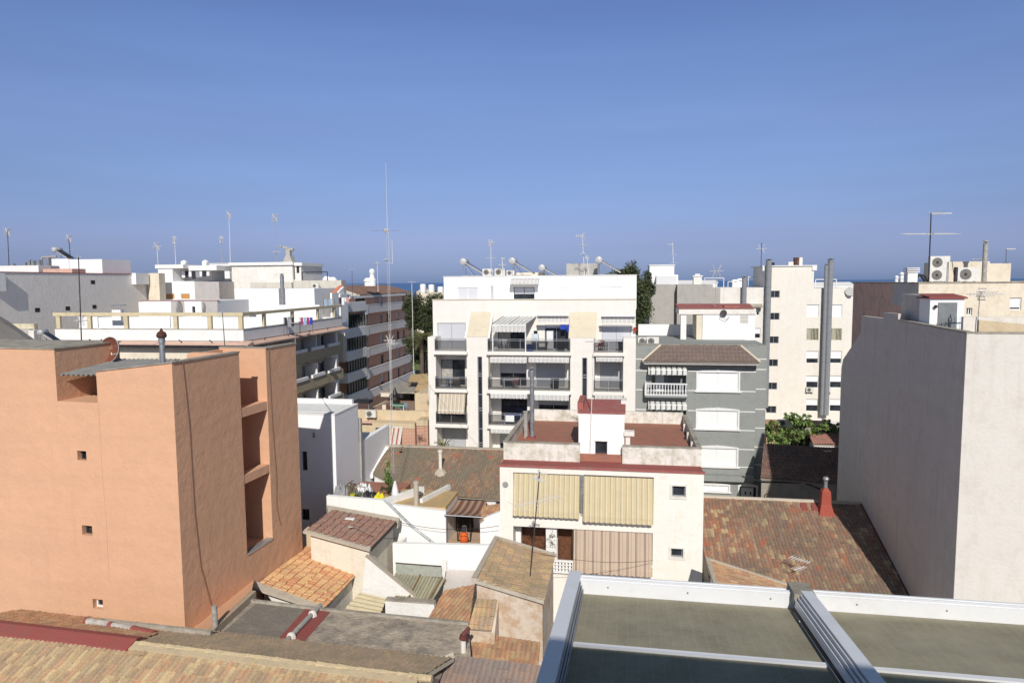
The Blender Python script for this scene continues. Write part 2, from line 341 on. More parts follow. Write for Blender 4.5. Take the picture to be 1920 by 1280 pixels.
AWP=stripes('plum_awning',[(0,(.66,.53,.40)),(.35,(.23,.13,.13)),(.42,(.62,.49,.38)),(.5,(.23,.13,.13)),(.56,(.66,.53,.40)),(.86,(.42,.30,.26)),(.91,(.66,.53,.40))],.44,0,.9,trans=.25,dirt=.1)
AWG=stripes('grey_white_awning',[(0,(.74,.73,.70)),(.5,(.5,.49,.48)),(.62,(.72,.71,.68)),(.8,(.6,.58,.54))],.34,0,.9,trans=.2,dirt=.1)
AWT=stripes('tan_awning',[(0,(.72,.64,.50)),(.45,(.42,.34,.25)),(.62,(.72,.64,.50)),(.8,(.52,.44,.34))],.33,0,.9,trans=.2,dirt=.1)
AWB=stripes('brown_awning',[(0,(.24,.115,.075)),(.45,(.40,.24,.17)),(.6,(.52,.36,.27)),(.9,(.40,.24,.17))],.42,0,.9,trans=.3,dirt=.1)
AWR=stripes('red_awning',[(0,(.70,.66,.60)),(.5,(.38,.09,.07)),(.8,(.62,.5,.45))],.42,0,.9,trans=.2)
AWV=stripes('black_white_awning',[(0,(.74,.74,.70)),(.58,(.13,.14,.13)),(.82,(.62,.62,.58))],.42,0,.9,trans=.1,dirt=.05)
BRK=None
def brick(name,c1,c2,mortar,scale,axis_side=False):
    m,n,b=_new(name); tc=n.nodes.new('ShaderNodeTexCoord'); sp=n.nodes.new('ShaderNodeSeparateXYZ'); n.links.new(tc.outputs['Object'],sp.inputs[0])
    cb=n.nodes.new('ShaderNodeCombineXYZ'); n.links.new(_math(n,'ADD',sp.outputs[0],sp.outputs[1]),cb.inputs[0]); n.links.new(sp.outputs[2],cb.inputs[1])
    t=n.nodes.new('ShaderNodeTexBrick'); t.inputs['Scale'].default_value=scale; t.inputs['Color1'].default_value=(*c1,1);t.inputs['Color2'].default_value=(*c2,1);t.inputs['Mortar'].default_value=(*mortar,1)
    t.inputs['Mortar Size'].default_value=.018; t.inputs['Brick Width'].default_value=.25*1; t.inputs['Row Height'].default_value=.07
    n.links.new(cb.outputs[0],t.inputs[0]); s=_noise(n,_pos(n),1.2,4,.6); c=_mix(n,_map(n,s,.4,.7,0,.15),t.outputs[0],tuple(x*.6 for x in c1)); n.links.new(c,b.inputs['Base Color']); b.inputs['Roughness'].default_value=.9
    return m
BRICK=brick('red_brick',(.80,.32,.17),(.68,.25,.135),(.7,.52,.4),1.)
BRICKL=brick('light_brick',(.46,.18,.10),(.40,.15,.08),(.6,.42,.32),.55)
PAVE=brick('terrace_tiles',(.34,.15,.10),(.28,.12,.08),(.3,.2,.15),.8)
# tile palettes
TP_OLD=[(.34,.25,.14),(.42,.31,.17),(.30,.21,.13),(.38,.22,.13),(.47,.36,.2),(.27,.19,.12),(.36,.28,.17)]
TP_RED=[(.33,.165,.10),(.38,.22,.13),(.29,.14,.09),(.42,.28,.16),(.33,.20,.13),(.25,.15,.11),(.37,.17,.10),(.31,.21,.14),(.27,.17,.12),(.48,.37,.2)]
TP_BRN=[(.24,.14,.09),(.28,.18,.11),(.21,.13,.09),(.31,.20,.13),(.25,.17,.12)]
TP_ORG=[(.50,.30,.14),(.55,.36,.17),(.46,.22,.12),(.52,.33,.17),(.44,.25,.13),(.42,.17,.09)]
TP_PUR=[(.22,.115,.09),(.26,.14,.10),(.19,.105,.085),(.30,.15,.10),(.24,.15,.12)]
T_FG=tiles('tiles_sandy',TP_OLD,(.19,.155,.10),.5,.7,.42,.66,gain=1.6)
T_FGB=tiles('tiles_mossy',[(.24,.17,.11),(.28,.2,.12),(.21,.155,.11),(.26,.19,.13)],(.16,.135,.09),.6,.8,.4,.62,gain=2.)
T_FGP=tiles('tiles_purple_grey',[(.24,.17,.14),(.29,.2,.15),(.2,.15,.13),(.31,.2,.14)],(.2,.175,.16),.6,.8,.4,.62)
T_RR=tiles('tiles_red_mixed',TP_RED,(.15,.12,.09),.85,.22,.40,.60,patch=(.38,.15,.09),pamt=.035,gain=1.25,speck=.55,soft=1)
T_MID=tiles('tiles_brown_moss',TP_BRN,(.17,.15,.11),.85,.3,.36,.56,patch=(.38,.16,.10),pamt=.04,gain=1.3,speck=.6,soft=1)
T_OR=tiles('tiles_orange',TP_ORG,(.25,.19,.1),.45,.9,.5,.7)
T_PU=tiles('tiles_purple',TP_PUR,(.2,.16,.13),.5,.9,.45,.65)
T_YE=tiles('tiles_yellow_moss',[(.46,.33,.16),(.34,.24,.15),(.40,.24,.14),(.28,.21,.15),(.45,.28,.15)],(.2,.16,.1),.7,.8,.42,.62)
T_RB=tiles('tiles_rust',[(.36,.18,.10),(.42,.24,.13),(.30,.16,.1),(.40,.28,.16)],(.18,.14,.09),.5,.9,.45,.65)
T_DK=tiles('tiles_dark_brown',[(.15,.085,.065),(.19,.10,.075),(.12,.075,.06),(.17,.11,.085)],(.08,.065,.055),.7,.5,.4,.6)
T_GB=tiles('tiles_grey_brown',[(.21,.155,.13),(.23,.17,.14),(.20,.15,.125)],(.14,.12,.11),.4,.9,.5,.7,speck=.15,gain=.85)
T_CLAY=tiles('tiles_new_clay',[(.45,.17,.09),(.5,.2,.11),(.4,.15,.08)],(.3,.12,.07),.2,.9,.5,.7,speck=.1)
LEAF=[plain('leaf_dark',(.06,.08,.03),.8,0,.3,3),plain('leaf_mid',(.13,.155,.06),.8,0,.3,3)]
LEAFF=[plain('fig_leaf',(.12,.20,.045),.7,0,.3,3),plain('fig_leaf_light',(.24,.34,.09),.7,0,.3,3)]
PALM=[plain('palm_leaf',(.12,.14,.05),.7,0,.3,3),plain('palm_leaf_dry',(.2,.19,.08),.8,0,.3,3)]
BARK=plain('bark',(.16,.12,.09),.9,0,.3,3,.4)
# ---------------- shared parts ----------------
def window(root,r,v,kind='glass',fr=None,mull=1,fd=.1,open_=.0,fw=.06,sl=None,sill=False):
    """frame with its pane or roller shutter, set into the opening r=(u0,u1,z0,z1) of the wall plane v"""
    a,b,c,d=r; f=fr or FRW; m=MB(); y0=v+fd; y1=v+fd+.07
    m.box(a,a+fw,y0,y1,c,d).box(b-fw,b,y0,y1,c,d).box(a+fw,b-fw,y0,y1,c,c+fw).box(a+fw,b-fw,y0,y1,d-fw,d)
    for k in range(mull): x=a+(b-a)*(k+1)/(mull+1); m.box(x-fw*.4,x+fw*.4,y0+.003,y1-.003,c+fw,d-fw)
    if sill: m.box(a-.08,b+.08,v-.09,v+fd-.002,c-.07,c-.003)
    w=m.build('window',root,f)
    zt=d-fw
    if kind in('shut','half'):
        h=(d-c-2*fw)*(1. if kind=='shut' else open_); MB().box(a+fw,b-fw,y0+.02,y0+.05,zt-h,zt).build('shutter',w,sl or SLW)
        zt-=h
    if kind=='glass' and b-a>.8 and d-c>1. and int(a*7+c*3)%3: h_=.3+.25*((int(a*13)%5)/5); MB().box(a+fw,a+fw+(b-a)*h_,y1-.05,y1-.03,c+fw,d-fw).build('curtain',w,CURT)
    if kind!='shut': MB().poly([(a,y1-.01,c),(b,y1-.01,c),(b,y1-.01,d),(a,y1-.01,d)]).build('pane',w,GLS)
    return w
def awning(root,u0,u1,v0,z0,v1,z1,mat,val=.22,name='awning',scallop=.3,sag=0,bar=True,barm=None):
    """cloth from the wall line (v0,z0) to the front bar (v1,z1), with a scalloped valance"""
    m=MB(); N=8; n=max(4,int((u1-u0)/scallop*4)); pr=[]
    for k in range(N+1):
        f=k/N; pr.append((v0+(v1-v0)*f,z0+(z1-z0)*f-sag*math.sin(math.pi*f)))
    nw=max(6,int((u1-u0)*5)); W=lambda x,k:.022*math.sin(x*3.7+u0)*math.sin(math.pi*k/N)+.012*math.sin(x*9.1+k)*math.sin(math.pi*k/N)
    for k in range(N):
        (a,b),(c,d)=pr[k],pr[k+1]
        for i in range(nw):
            x0=u0+(u1-u0)*i/nw; x1=u0+(u1-u0)*(i+1)/nw; m.poly([(x0,a+W(x0,k),b),(x1,a+W(x1,k),b),(x1,c+W(x1,k+1),d),(x0,c+W(x0,k+1),d)])
    for i in range(n):
        x0=u0+(u1-u0)*i/n; x1=u0+(u1-u0)*(i+1)/n
        g=lambda x:z1-val+.05*abs(math.sin(math.pi*(x-u0)/scallop))*(-1)
        m.poly([(x0,v1-.01,z1),(x1,v1-.01,z1),(x1,v1-.02,g(x1)),(x0,v1-.02,g(x0))])
    o=m.build(name,root,mat)
    if bar: MB().cyl((u0,v1+.02,z1+.005),(u1,v1+.02,z1+.005),.012 if barm else .03).cyl((u0,v0,z0+.03),(u1,v0,z0+.03),.05).build('awning_bar',o,barm or FRW)
    return o
def railing(root,u0,u1,v0,v1,z,h=1.,ends=(1,1),step=1.35,name='balcony_railing'):
    """smoked glass balustrade on metal posts round three sides of a balcony"""
    m=MB(); pts=[(u0,v1),(u0,v0),(u1,v0),(u1,v1)]
    for i in range(3):
        if i==0 and not ends[0] or i==2 and not ends[1]: continue
        a,b=pts[i],pts[i+1]; L=math.dist(a,b); k=max(1,round(L/step))
        for zz in (h,h-.12,.12): m.cyl((*a,z+zz),(*b,z+zz),.022,n=6)
        for j in range(k+1):
            x=a[0]+(b[0]-a[0])*j/k; y=a[1]+(b[1]-a[1])*j/k; m.box(x-.02,x+.02,y-.02,y+.02,z,z+h)
    o=m.build(name,root,ALU); g=MB()
    for i in range(3):
        if i==0 and not ends[0] or i==2 and not ends[1]: continue
        a,b=pts[i],pts[i+1]; g.poly([(*a,z+.13),(*b,z+.13),(*b,z+h-.13),(*a,z+h-.13)])
    g.build('glass_panel',o,RAILG); return o
def ac_unit(loc,t,label,s=1.,fans=1,brackets=True,group='air conditioners',d=.34,wd=.86):
    r=thing('air_conditioner',label,'air conditioner',loc,t,group); h=.62*fans*s; wd*=s
    m=MB().box(-wd/2,wd/2,0,d,.04,h); 
    for x in (-wd*.35,wd*.35): m.box(x-.03,x+.03,.02,d-.02,0,.04)
    m.build('casing',r,ACW)
    for k in range(fans):
        zc=.04+(h-.04)*(k+.5)/fans; g=MB(); cx=-wd*.14; rr=.235*s
        g.lathe((cx,-.012,zc),[(rr,0),(rr,.01),(rr*.98,.012)],20,0,'y')
        for q in range(6):
            a=q*math.pi/6; g.box(cx-.004,cx+.004,-.02,-.014,zc-rr,zc+rr) if q==0 else g.cyl((cx-rr*math.cos(a),-.018,zc-rr*math.sin(a)),(cx+rr*math.cos(a),-.018,zc+rr*math.sin(a)),.006,n=4)
        fg=g.build('fan_grille',r,ACG); MB().lathe((cx,-.02,zc),[(rr*.25,-.004),(rr*.25,.004)],10,0,'y').build('fan_hub',fg,BLK)
    if brackets:
        b=MB()
        for x in (-wd*.35,wd*.35): b.box(x-.02,x+.02,.0,d+.05,-.04,-.001).cyl((x,.05,-.03),(x,d+.04,-.28),.015,n=5)
        b.build('bracket',r,GALV)
    return r
def flue(root,p,h,r,mat=None,cap=True,name='flue'):
    m=MB().cyl(p,(p[0],p[1],p[2]+h),r,n=12)
    k=1
    while k*.95<h: m.cyl((p[0],p[1],p[2]+k*.95-.02),(p[0],p[1],p[2]+k*.95+.02),r*1.07,n=12); k+=1
    o=m.build(name,root,mat or GALV,False)
    if cap: MB().cyl((p[0],p[1],p[2]+h+.1),(p[0],p[1],p[2]+h+.2),r*1.5,r*.6,n=12).cyl((p[0],p[1],p[2]+h),(p[0],p[1],p[2]+h+.12),r*.5,n=6).build('cowl',o,mat or GALV)
    return o
def antenna(loc,h,label,heads,r=.03,mat=None,guys=0,lattice=False,group='rooftop aerials',tilt=0):
    """mast > heads; each head = (height fraction, kind, yaw, size)"""
    a=thing('antenna',label,'antenna',loc,0,group); m=MB(); tx=tilt*h
    P=lambda z:(tx*z/h,0,z)
    if lattice:
        hl=h*lattice; q=.075
        for i in range(3):
            x=q*math.cos(i*2.094);y=q*math.sin(i*2.094); m.cyl((x,y,0),(x,y,hl),.0065,n=5)
        k=0
        while (k+1)*.4<hl:
            for i in range(3):
                j=(i+1)%3; m.cyl((q*math.cos(i*2.094),q*math.sin(i*2.094),k*.4),(q*math.cos(j*2.094),q*math.sin(j*2.094),k*.4+.4),.0035,n=4)
            k+=1
        m.cyl((0,0,hl-.3),(0,0,h),.016,.008,n=6)
    else: m.cyl((0,0,0),P(h),r,r*.8,n=7)
    m.box(-.12,.12,-.12,.12,-.03,.0)
    m.build('mast',a,mat or ANT)
    if guys:
        for i in range(3): an=i*2.094+.6; MB().cyl(P(h*guys),(1.8*math.cos(an)*h/6,1.8*math.sin(an)*h/6,0),.008,n=4).build('guy_wire',a,ANTD)
    for (fz,k,yaw,s) in heads:
        c=Vector(P(h*fz)); g=MB(); ca,sa=math.cos(R(yaw)),math.sin(R(yaw)); X=Vector((ca,-sa,0)); Y=Vector((sa,ca,0)); Z=Vector((0,0,1)); er=.016 if s>1 else (.03 if loc[1]>70 else .018); s=s*1.3 if loc[1]>70 else s
        if k=='uhf':      # boom with corner reflector wings and short elements
            g.cyl(c-X*.15*s,c+X*.75*s,.018*s,n=5)
            for q in (-1,1):
                for w in (.12,.3): g.cyl(c-Y*.28*s+Z*q*w*s-X*w*.4*s,c+Y*.28*s+Z*q*w*s-X*w*.4*s,er,n=4)
                for w in (-.2,.2): g.cyl(c+Y*w*s,c+Y*w*s+Z*q*.34*s-X*.14*s,er,n=4)
            for e in range(6): x=.1+e*.12; g.cyl(c+X*x*s-Y*.17*s,c+X*x*s+Y*.17*s,er*.8,n=4)
            for e in range(3): x=.15+e*.22; g.cyl(c+X*x*s-Z*.16*s,c+X*x*s+Z*.16*s,er*.8,n=4)
            g.build('aerial_head',a,ANTW)
        elif k=='wing':    # two bent reflector grids seen from the side
            for q in (-1,1):
                g.cyl(c+X*q*.1*s,c+X*q*.3*s+Z*.42*s,er*1.3,n=4); g.cyl(c+X*q*.1*s,c+X*q*.3*s-Z*.42*s,er*1.3,n=4)
                for w in (-.35,-.18,0,.18,.35): g.cyl(c+X*q*(.1+abs(w)*.5)*s+Z*w*s-Y*.2*s,c+X*q*(.1+abs(w)*.5)*s+Z*w*s+Y*.2*s,er,n=4)
            g.cyl(c-X*.5*s,c+X*.5*s,er*1.2,n=4); g.build('aerial_head',a,ANTW)
        elif k=='yagi':
            g.cyl(c-X*.9*s,c+X*.9*s,.02,n=5)
            for e in range(7): x=-.8+e*.27; L=.55-.03*e; g.cyl(c+X*x*s-Y*L*s,c+X*x*s+Y*L*s,er*.8,n=4)
            g.build('aerial_head',a,ANTW)
        elif k=='boom':    # long thin boom with short upright elements
            g.cyl(c,c+X*1.0*s,.03,n=5)
            for e in range(6): x=-.02+e*.12; g.cyl(c+X*x*s-Y*.2*s-Z*.12*s,c+X*x*s+Y*.2*s+Z*.12*s,.008,n=4); g.cyl(c+X*x*s+Y*.2*s-Z*.12*s,c+X*x*s-Y*.2*s+Z*.12*s,.008,n=4)
            g.build('aerial_head',a,ANTW)
        elif k=='dipole':
            for q in (-.12,0,.12): g.cyl(c-X*1.0*s+Y*q*3+Z*q*.4,c+X*1.0*s+Y*q*3+Z*q*.4,.012,n=4)
            g.cyl(c-Y*.45,c+Y*.45,.02,n=4); g.build('aerial_head',a,ANTW)
        elif k=='ring':
            for q in range(12): a0=q*math.pi/6;a1=a0+math.pi/6; g.cyl(c+X*.3*s*math.cos(a0)+Y*.3*s*math.sin(a0),c+X*.3*s*math.cos(a1)+Y*.3*s*math.sin(a1),.012,n=4)
            g.build('aerial_head',a,ANTW)
        elif k=='dish':
            g.lathe((0,0,0),[(.38*s,0),(.34*s,.05),(.2*s,.1),(.02,.12)],16,0,'y'); dd=g.build('aerial_head',a,ANTW); dd.location=c+Y*(-.2); dd.rotation_euler=(0,0,-R(yaw))
        elif k=='whip':
            g.cyl(c,c+X*.35*s,.012,n=4).cyl(c+X*.35*s,c+X*.35*s+Z*1.3*s,.018,n=5); g.build('aerial_head',a,ANTW)
        elif k=='cross':
            g.cyl(c-X*1.*s,c+X*1.*s,.012,n=4).cyl(c-Y*1.*s,c+Y*1.*s,.012,n=4).box(c.x-.08,c.x+.08,c.y-.08,c.y+.08,c.z-.12,c.z+.12); g.build('aerial_head',a,ANT)
    return a
def solar(loc,t,label,s=1.,L=2.1):
    """solar water heater: tank, flat collector sloping to +u, support frame"""
    s*=1.02; r=thing('solar_water_heater',label,'solar heater',loc,t,'solar water heaters'); zt=1.3*s
    MB().lathe((0,-.6*s,zt),[(.02,-.03),(.27*s,0),(.31*s,.03),(.31*s,1.2*s),(.27*s,1.24*s),(.02,1.27*s)],18,0,'y').build('tank',r,plain('tank_metal',(.50,.50,.50),.5,.1) if 'tank_metal' not in MT else MT['tank_metal'],True)
    p=MB(); dx=L*s*.82; dz=-1.15*s
    p.prism([(.12*s,-.55*s,zt-.12),(.12*s,.65*s,zt-.12),(.12*s+dx,.65*s,zt+dz),(.12*s+dx,-.55*s,zt+dz)],(.04,0,.11)); pa=p.build('collector',r,PIPE)
    MB().prism([(.2*s,-.49*s,zt-.115),(.2*s,.59*s,zt-.115),(.09*s+dx,.59*s,zt+dz+.05),(.09*s+dx,-.49*s,zt+dz+.05)],(.06,0,.02)).build('collector_glass',pa,GLS).location=(0,0,.075)
    f=MB()
    for y in (-.5*s,.6*s): f.cyl((0,y,0),(0,y,zt-.2),.025).cyl((0,y,.05),(dx*.9,y,.05),.02).cyl((.1,y,zt-.3),(dx*.5,y,.05),.018)
    f.build('frame',r,GALV); return r
def clothes(loc,t,label,L,items,h=1.6,seed=1,line=True):
    r=thing('laundry',label,'laundry',loc,t,'washing hung out to dry'); rn=random.Random(seed)
    if line:
        m=MB().cyl((0,0,h),(L,0,h),.008,n=4)
        for x in (0,L): m.cyl((x,0,0),(x,0,h+.02),.02,n=5)
        m.build('clothes_line',r,ANTD)
    x=.05
    for (wd,hh,mt) in items:
        g=MB(); n=5; 
        for i in range(n):
            a=x+wd*i/n;b=x+wd*(i+1)/n; y=lambda q:.05*math.sin(q*9+seed); g.poly([(a,0,h),(b,0,h),(b,y(b),h-hh+rn.uniform(-.03,.03)),(a,y(a),h-hh)])
        g.build('garment',r,mt); x+=wd+.04
    return r
def chair(loc,t,label,mat,group='balcony chairs',s=1.):
    r=thing('plastic_chair',label,'chair',loc,t,group)
    MB().box(-.24*s,.24*s,-.24*s,.24*s,.42*s,.45*s).build('seat',r,mat); b=MB()
    for k in range(4): b.box(-.2*s+k*.11*s,-.13*s+k*.11*s,.22*s,.26*s,.46*s,.85*s)
    b.box(-.24*s,.24*s,.215*s,.265*s,.85*s,.9*s).build('backrest',r,mat)
    for x in (-.21,.21):
        for y in (-.21,.21): MB().cyl((x*s,y*s,0),(x*s*.9,y*s*.9,.42*s),.022*s,n=6).build('leg',r,mat)
        MB().box((x-.02)*s,(x+.02)*s,-.2*s,.24*s,.62*s,.65*s).box((x-.018)*s,(x+.018)*s,-.2*s,-.17*s,.45*s,.62*s).build('armrest',r,mat)
    return r
def table(loc,t,label,mat,w=.9,d=.8,h=.72,group='terrace tables'):
    r=thing('table',label,'table',loc,t,group); MB().box(-w/2,w/2,-d/2,d/2,h-.04,h).build('tabletop',r,mat)
    for x in (-w*.42,w*.42):
        for y in (-d*.42,d*.42): MB().box(x-.025,x+.025,y-.025,y+.025,0,h-.041).build('leg',r,mat)
    return r
CLR={k:plain('cloth_'+k,c,.9,0,.1,3) for k,c in dict(white=(.75,.75,.75),blue=(.02,.06,.42),dark=(.03,.03,.04),grey=(.3,.3,.32),magenta=(.35,.03,.15),teal=(.15,.3,.32),yellow=(.7,.62,.03),pink=(.6,.3,.28),sky=(.3,.45,.6),green=(.02,.14,.06),red=(.45,.05,.03),orange=(.65,.12,.02),tan=(.45,.3,.2)).items()}
# ---------------- setting ----------------
def struct(o): o['kind']='structure'; return o
struct(MB().poly([(-900,-60,0),(900,-60,0),(900,760,0),(-900,760,0)]).build('ground',None,GRND))
m_,n_,b_=_new('sea_water'); b_.inputs['Base Color'].default_value=(.07,.15,.32,1); b_.inputs['Roughness'].default_value=.45; b_.inputs['IOR'].default_value=1.2
_bump(n_,b_,_noise(n_,_pos(n_),.05,5,.6),.3,.5)
struct(MB().poly([(-40000,750,-.6),(40000,750,-.6),(40000,55000,-.6),(-40000,55000,-.6)]).build('sea',None,m_))
GRS=plaster('grass_green',(.13,.17,.04),(.22,.2,.08),.6,0,patch=.3,bump=.8)
struct(MB().poly([(-60,122,.05),(6,122,.05),(6,210,.08),(-60,210,.08)]).build('lawn',None,GRS))
# ======================= orange block, left foreground =======================
p=at(322,680,26); FO=Fr(p,13.6)
ob=bthing('apartment_block','tall salmon orange block with a blank front and three tiny windows, filling the left','building',FO)
m=MB(); ZT=15.02; ZN=13.35; ZL=15.45; uN0,uN1=-5.5,-3.53
wins=[FO.rc(145,845,162,863),FO.rc(154,985,173,1003),FO.rc(174,1123,193,1141)]
m.prism([(-14,0,0),(uN0,0,0),(uN0,0,ZL),(-14,0,ZL)],(0,3.3,0)); m.box(-14,uN0,3.303,8.8,0,13.5)
shell(m,uN0,uN1,0,3.2,0,ZN,wins,.3)
m.box(uN0,uN1,3.203,8.79,0,13.52,1); m.box(uN0-.2,uN1+1.5,3.35,3.5,13.53,14.4,1)  # notch back wall coloured dark to stand for shade under the canopy
m.prism([(uN1,0,0),(0,0,0),(0,0,ZT),(uN1,0,14.6)],(0,.25,0)); m.box(-.25,0,.25,4.13,0,14.99); m.box(uN1,-.251,.251,4.12,0,13.55); m.box(uN1,uN1+.2,.25,3.2,13.55,14.3)
m.box(uN1,-2.3,4.121,6.139,0,13.6); m.box(-2.5,-2.3,3.9,6.3,13.6,14.9); m.box(-2.3,0,4.13,6.14,0,5.75); m.box(-2.3,-.25,3.88,4.128,13.5,14.98)
m.box(-2.5,0,6.14,6.39,0,14.98); m.box(-.25,0,6.39,8.75,0,14.96); m.box(uN1,-.251,6.391,8.74,0,13.6)
m.build('wall',ob,[ORG,INT])
for i,r in enumerate(wins): window(ob,r,0,'glass',FRW if i==2 else FRD,0,.2)
c=MB().box(-14.1,uN0+.04,-.04,3.36,ZL+.002,ZL+.05)
c.prism([(uN1-.02,-.05,14.603),(.05,-.05,15.025),(.05,-.05,15.06),(uN1-.02,-.05,14.64)],(0,.33,0))
c.box(-.3,.04,.285,4.15,14.993,15.05).box(-.3,.04,6.41,8.78,14.965,15.03).box(-2.5,.04,6.12,6.405,14.985,15.03)
c.build('coping',ob,CEMT)
for zb in (12.08,9.05): MB().box(-.42,-.02,4.133,6.137,zb,zb+.4).build('lintel_beam',ob,ORG)
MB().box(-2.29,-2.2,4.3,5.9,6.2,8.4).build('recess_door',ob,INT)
MB().box(-.3,.03,4.15,6.12,5.752,5.84).build('window_sill',ob,ALU)
g=MB()
for (v0,z0,v1,z1) in ((.55,15,.75,12.5),(.75,12.5,.8,9),(.8,9,1.0,6.6),(1.0,6.6,1.55,4.6)): g.cyl((.02,v0,z0),(.02,v1,z1),.016,n=4)
for (v0,z0,v1,z1) in ((6.35,14.9,6.42,11.5),(6.42,11.5,6.6,8.6),(6.6,8.6,6.5,7.4),(6.5,7.4,6.8,6.2)): g.cyl((.02,v0,z0),(.02,v1,z1),.014,n=4)
g.build('cable',ob,plain('painted_cable',(.30,.17,.11),.8))
g=MB()
g.path([(a,-.001,b) for a,b in ((-3.5,13.3),(-3.52,11),(-3.47,8.5),(-3.5,6))],.004,4)
g.build('hairline_crack',ob,plain('crack',(.28,.16,.1),.95))
# corrugated canopy over the notch
g=MB(); n=64; U0,U1=uN0+.12,-2.2
for i in range(n):
    a=U0+(U1-U0)*i/n;b=U0+(U1-U0)*(i+1)/n; f=lambda x:.045*math.sin((x-U0)*2*math.pi/.24); zz=lambda x:14.42+.02*(x-U0)
    g.poly([(a,-.02 if a<uN1-.05 else .42,zz(a)+f(a)),(b,-.02 if a<uN1-.05 else .42,zz(b)+f(b)),(b,3.15,zz(b)+.28+f(b)),(a,3.15,zz(a)+.28+f(a))])
g.build('corrugated_canopy',ob,plaster('fibre_cement',(.30,.29,.27),(.15,.14,.12),.6,.2))
MB().box(uN0+.9,uN1-.02,2.3,2.7,ZN,ZN+.001+.3).cyl((uN0+1.35,1.2,ZN),(uN0+1.6,1.5,14.5),.03).build('store_junk',ob,WHT2)
# satellite dish and flue on the orange roof
q=FO.W(*(lambda a:(a[0],2.6,14.55))(FO.front(207,690,2.6)))
dsh=thing('satellite_dish','large rusty round satellite dish on white struts above the orange block','satellite dish',q,10)
g=MB(); g.lathe((0,0,0),[(.02,.22),(.3,.17),(.5,.07),(.57,-.03),(.575,-.045),(.5,.03),(.3,.125),(.02,.17)],28,0,'y'); d_=g.build('reflector',dsh,None or plaster('rusty_dish',(.17,.055,.03),(.55,.5,.45),.5,.0,patch=1.3,lo=.58,hi=.62)); d_.location=(0,0,.62); d_.rotation_euler=(R(-14),R(-12),R(-6))
g=MB()
for i in range(28): a0=i*math.pi/14;a1=a0+math.pi/14; g.cyl((.575*math.cos(a0),-.045,.575*math.sin(a0)),(.575*math.cos(a1),-.045,.575*math.sin(a1)),.014,n=5)
g.build('rim',d_,plain('dish_rim',(.5,.45,.42),.6))
MB().cyl((0,.1,-1),(0,.12,.5),.03).cyl((.1,.1,.3),(-.75,-.1,.05),.02).cyl((-.1,.1,.35),(-.3,.2,-.5),.02).cyl((.1,.1,.3),(-.5,-.1,-.45),.02).cyl((0,.1,.4),(.55,-.1,.5),.015).build('support_strut',dsh,ANTW)
q=FO.W(*(lambda a:(a[0],1.2,14.8))(FO.front(306,672,1.2)))
fl=thing('metal_flue','ribbed galvanised flue with a dark rotating cowl on the orange block','flue',q,0)
MB().cyl((0,0,-1.2),(-.02,0,.85),.1,n=14).cyl((-.02,0,.85),(-.02,0,1.08),.13,n=14).build('pipe',fl,GALV)
MB().lathe((-.02,0,1.08),[(.17,0),(.2,.08),(.16,.2),(.06,.27),(.04,.36),(.01,.38)],14).build('cowl',fl,RUST)
# ======================= tall blank-sided house, right foreground =======================
p=at(1800,875,27.3); FB=Fr((p.x,27.3),9.2)
rb=bthing('tall_house','tall house with a shaded blank grey side wall and a sunlit cream end, far right','building',FB)
ZB=15.82
sd=[FB.side(*q) for q in ((1814,622),(1684,601),(1684,588),(1657,586),(1657,597),(1615,592),(1614,624),(1581,673))]
vE=FB.side(1573,820)[0]
pts=[(0,0,0),(0,0,ZB)]+[(0,v,z) for v,z in sd[1:-1]]+[(0,sd[-1][0],sd[-1][1]),(0,vE,sd[-1][1]-.6),(0,vE,0)]
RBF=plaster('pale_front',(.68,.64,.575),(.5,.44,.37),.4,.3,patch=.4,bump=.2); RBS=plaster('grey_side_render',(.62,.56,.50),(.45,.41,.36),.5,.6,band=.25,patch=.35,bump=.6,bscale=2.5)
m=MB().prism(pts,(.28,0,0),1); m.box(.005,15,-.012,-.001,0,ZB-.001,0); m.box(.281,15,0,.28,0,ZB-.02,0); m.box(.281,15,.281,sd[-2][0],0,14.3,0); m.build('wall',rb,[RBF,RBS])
MB().prism([(-.03,-.03,ZB+.002),(-.03,sd[1][0],sd[1][1]+.004),(-.03,sd[1][0],sd[1][1]+.06),(-.03,-.03,ZB+.06)],(.34,0,0)).box(.312,15,-.03,.31,ZB-.018,ZB+.05).build('coping',rb,CEMT)
# stair block and shed on its roof terrace
va=FB.side(1729,580,.6)[0]; vb=FB.side(1690,580,.6)[0]; zt=FB.side(1729,553,.6)[1]
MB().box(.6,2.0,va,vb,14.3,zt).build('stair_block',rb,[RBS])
vs=va-1.2; a,b,c,d=FB.rc(1743,560,1807,625,vs)
MB().box(a,b,vs,vs+1.15,14.3,d).build('shed_wall',rb,WHT2)
MB().box(a-.1,b+.1,vs-.1,vs+1.3,d+.003,d+.06).prism([(a-.06,vs-.1,d+.062),(a-.06,vs+1.3,d+.2),(b+.06,vs+1.3,d+.2),(b+.06,vs-.1,d+.062)],(0,0,.02)).build('shed_roof',rb,REDP)
e,f,_,h=FB.rc(1758,567,1793,625,vs); dr=MB().box(e,f,vs-.05,vs-.003,14.4,h).build('door',rb,DOORG)
g=MB(); g.box(f-.2,f-.1,vs-.1,vs-.052,h-1.43,h-1.40).box(f-.13,f-.09,vs-.075,vs-.051,h-1.55,h-1.33); g.build('handle',dr,BLK)
MB().lathe((a+.2,vs-.12,d-.35),[(.03,-.08),(.09,.0),(.07,.04),(.02,.07)],10).cyl((a+.2,vs-.12,d-.33),(a+.2,vs,d-.3),.015).build('wall_lamp',rb,BLK)
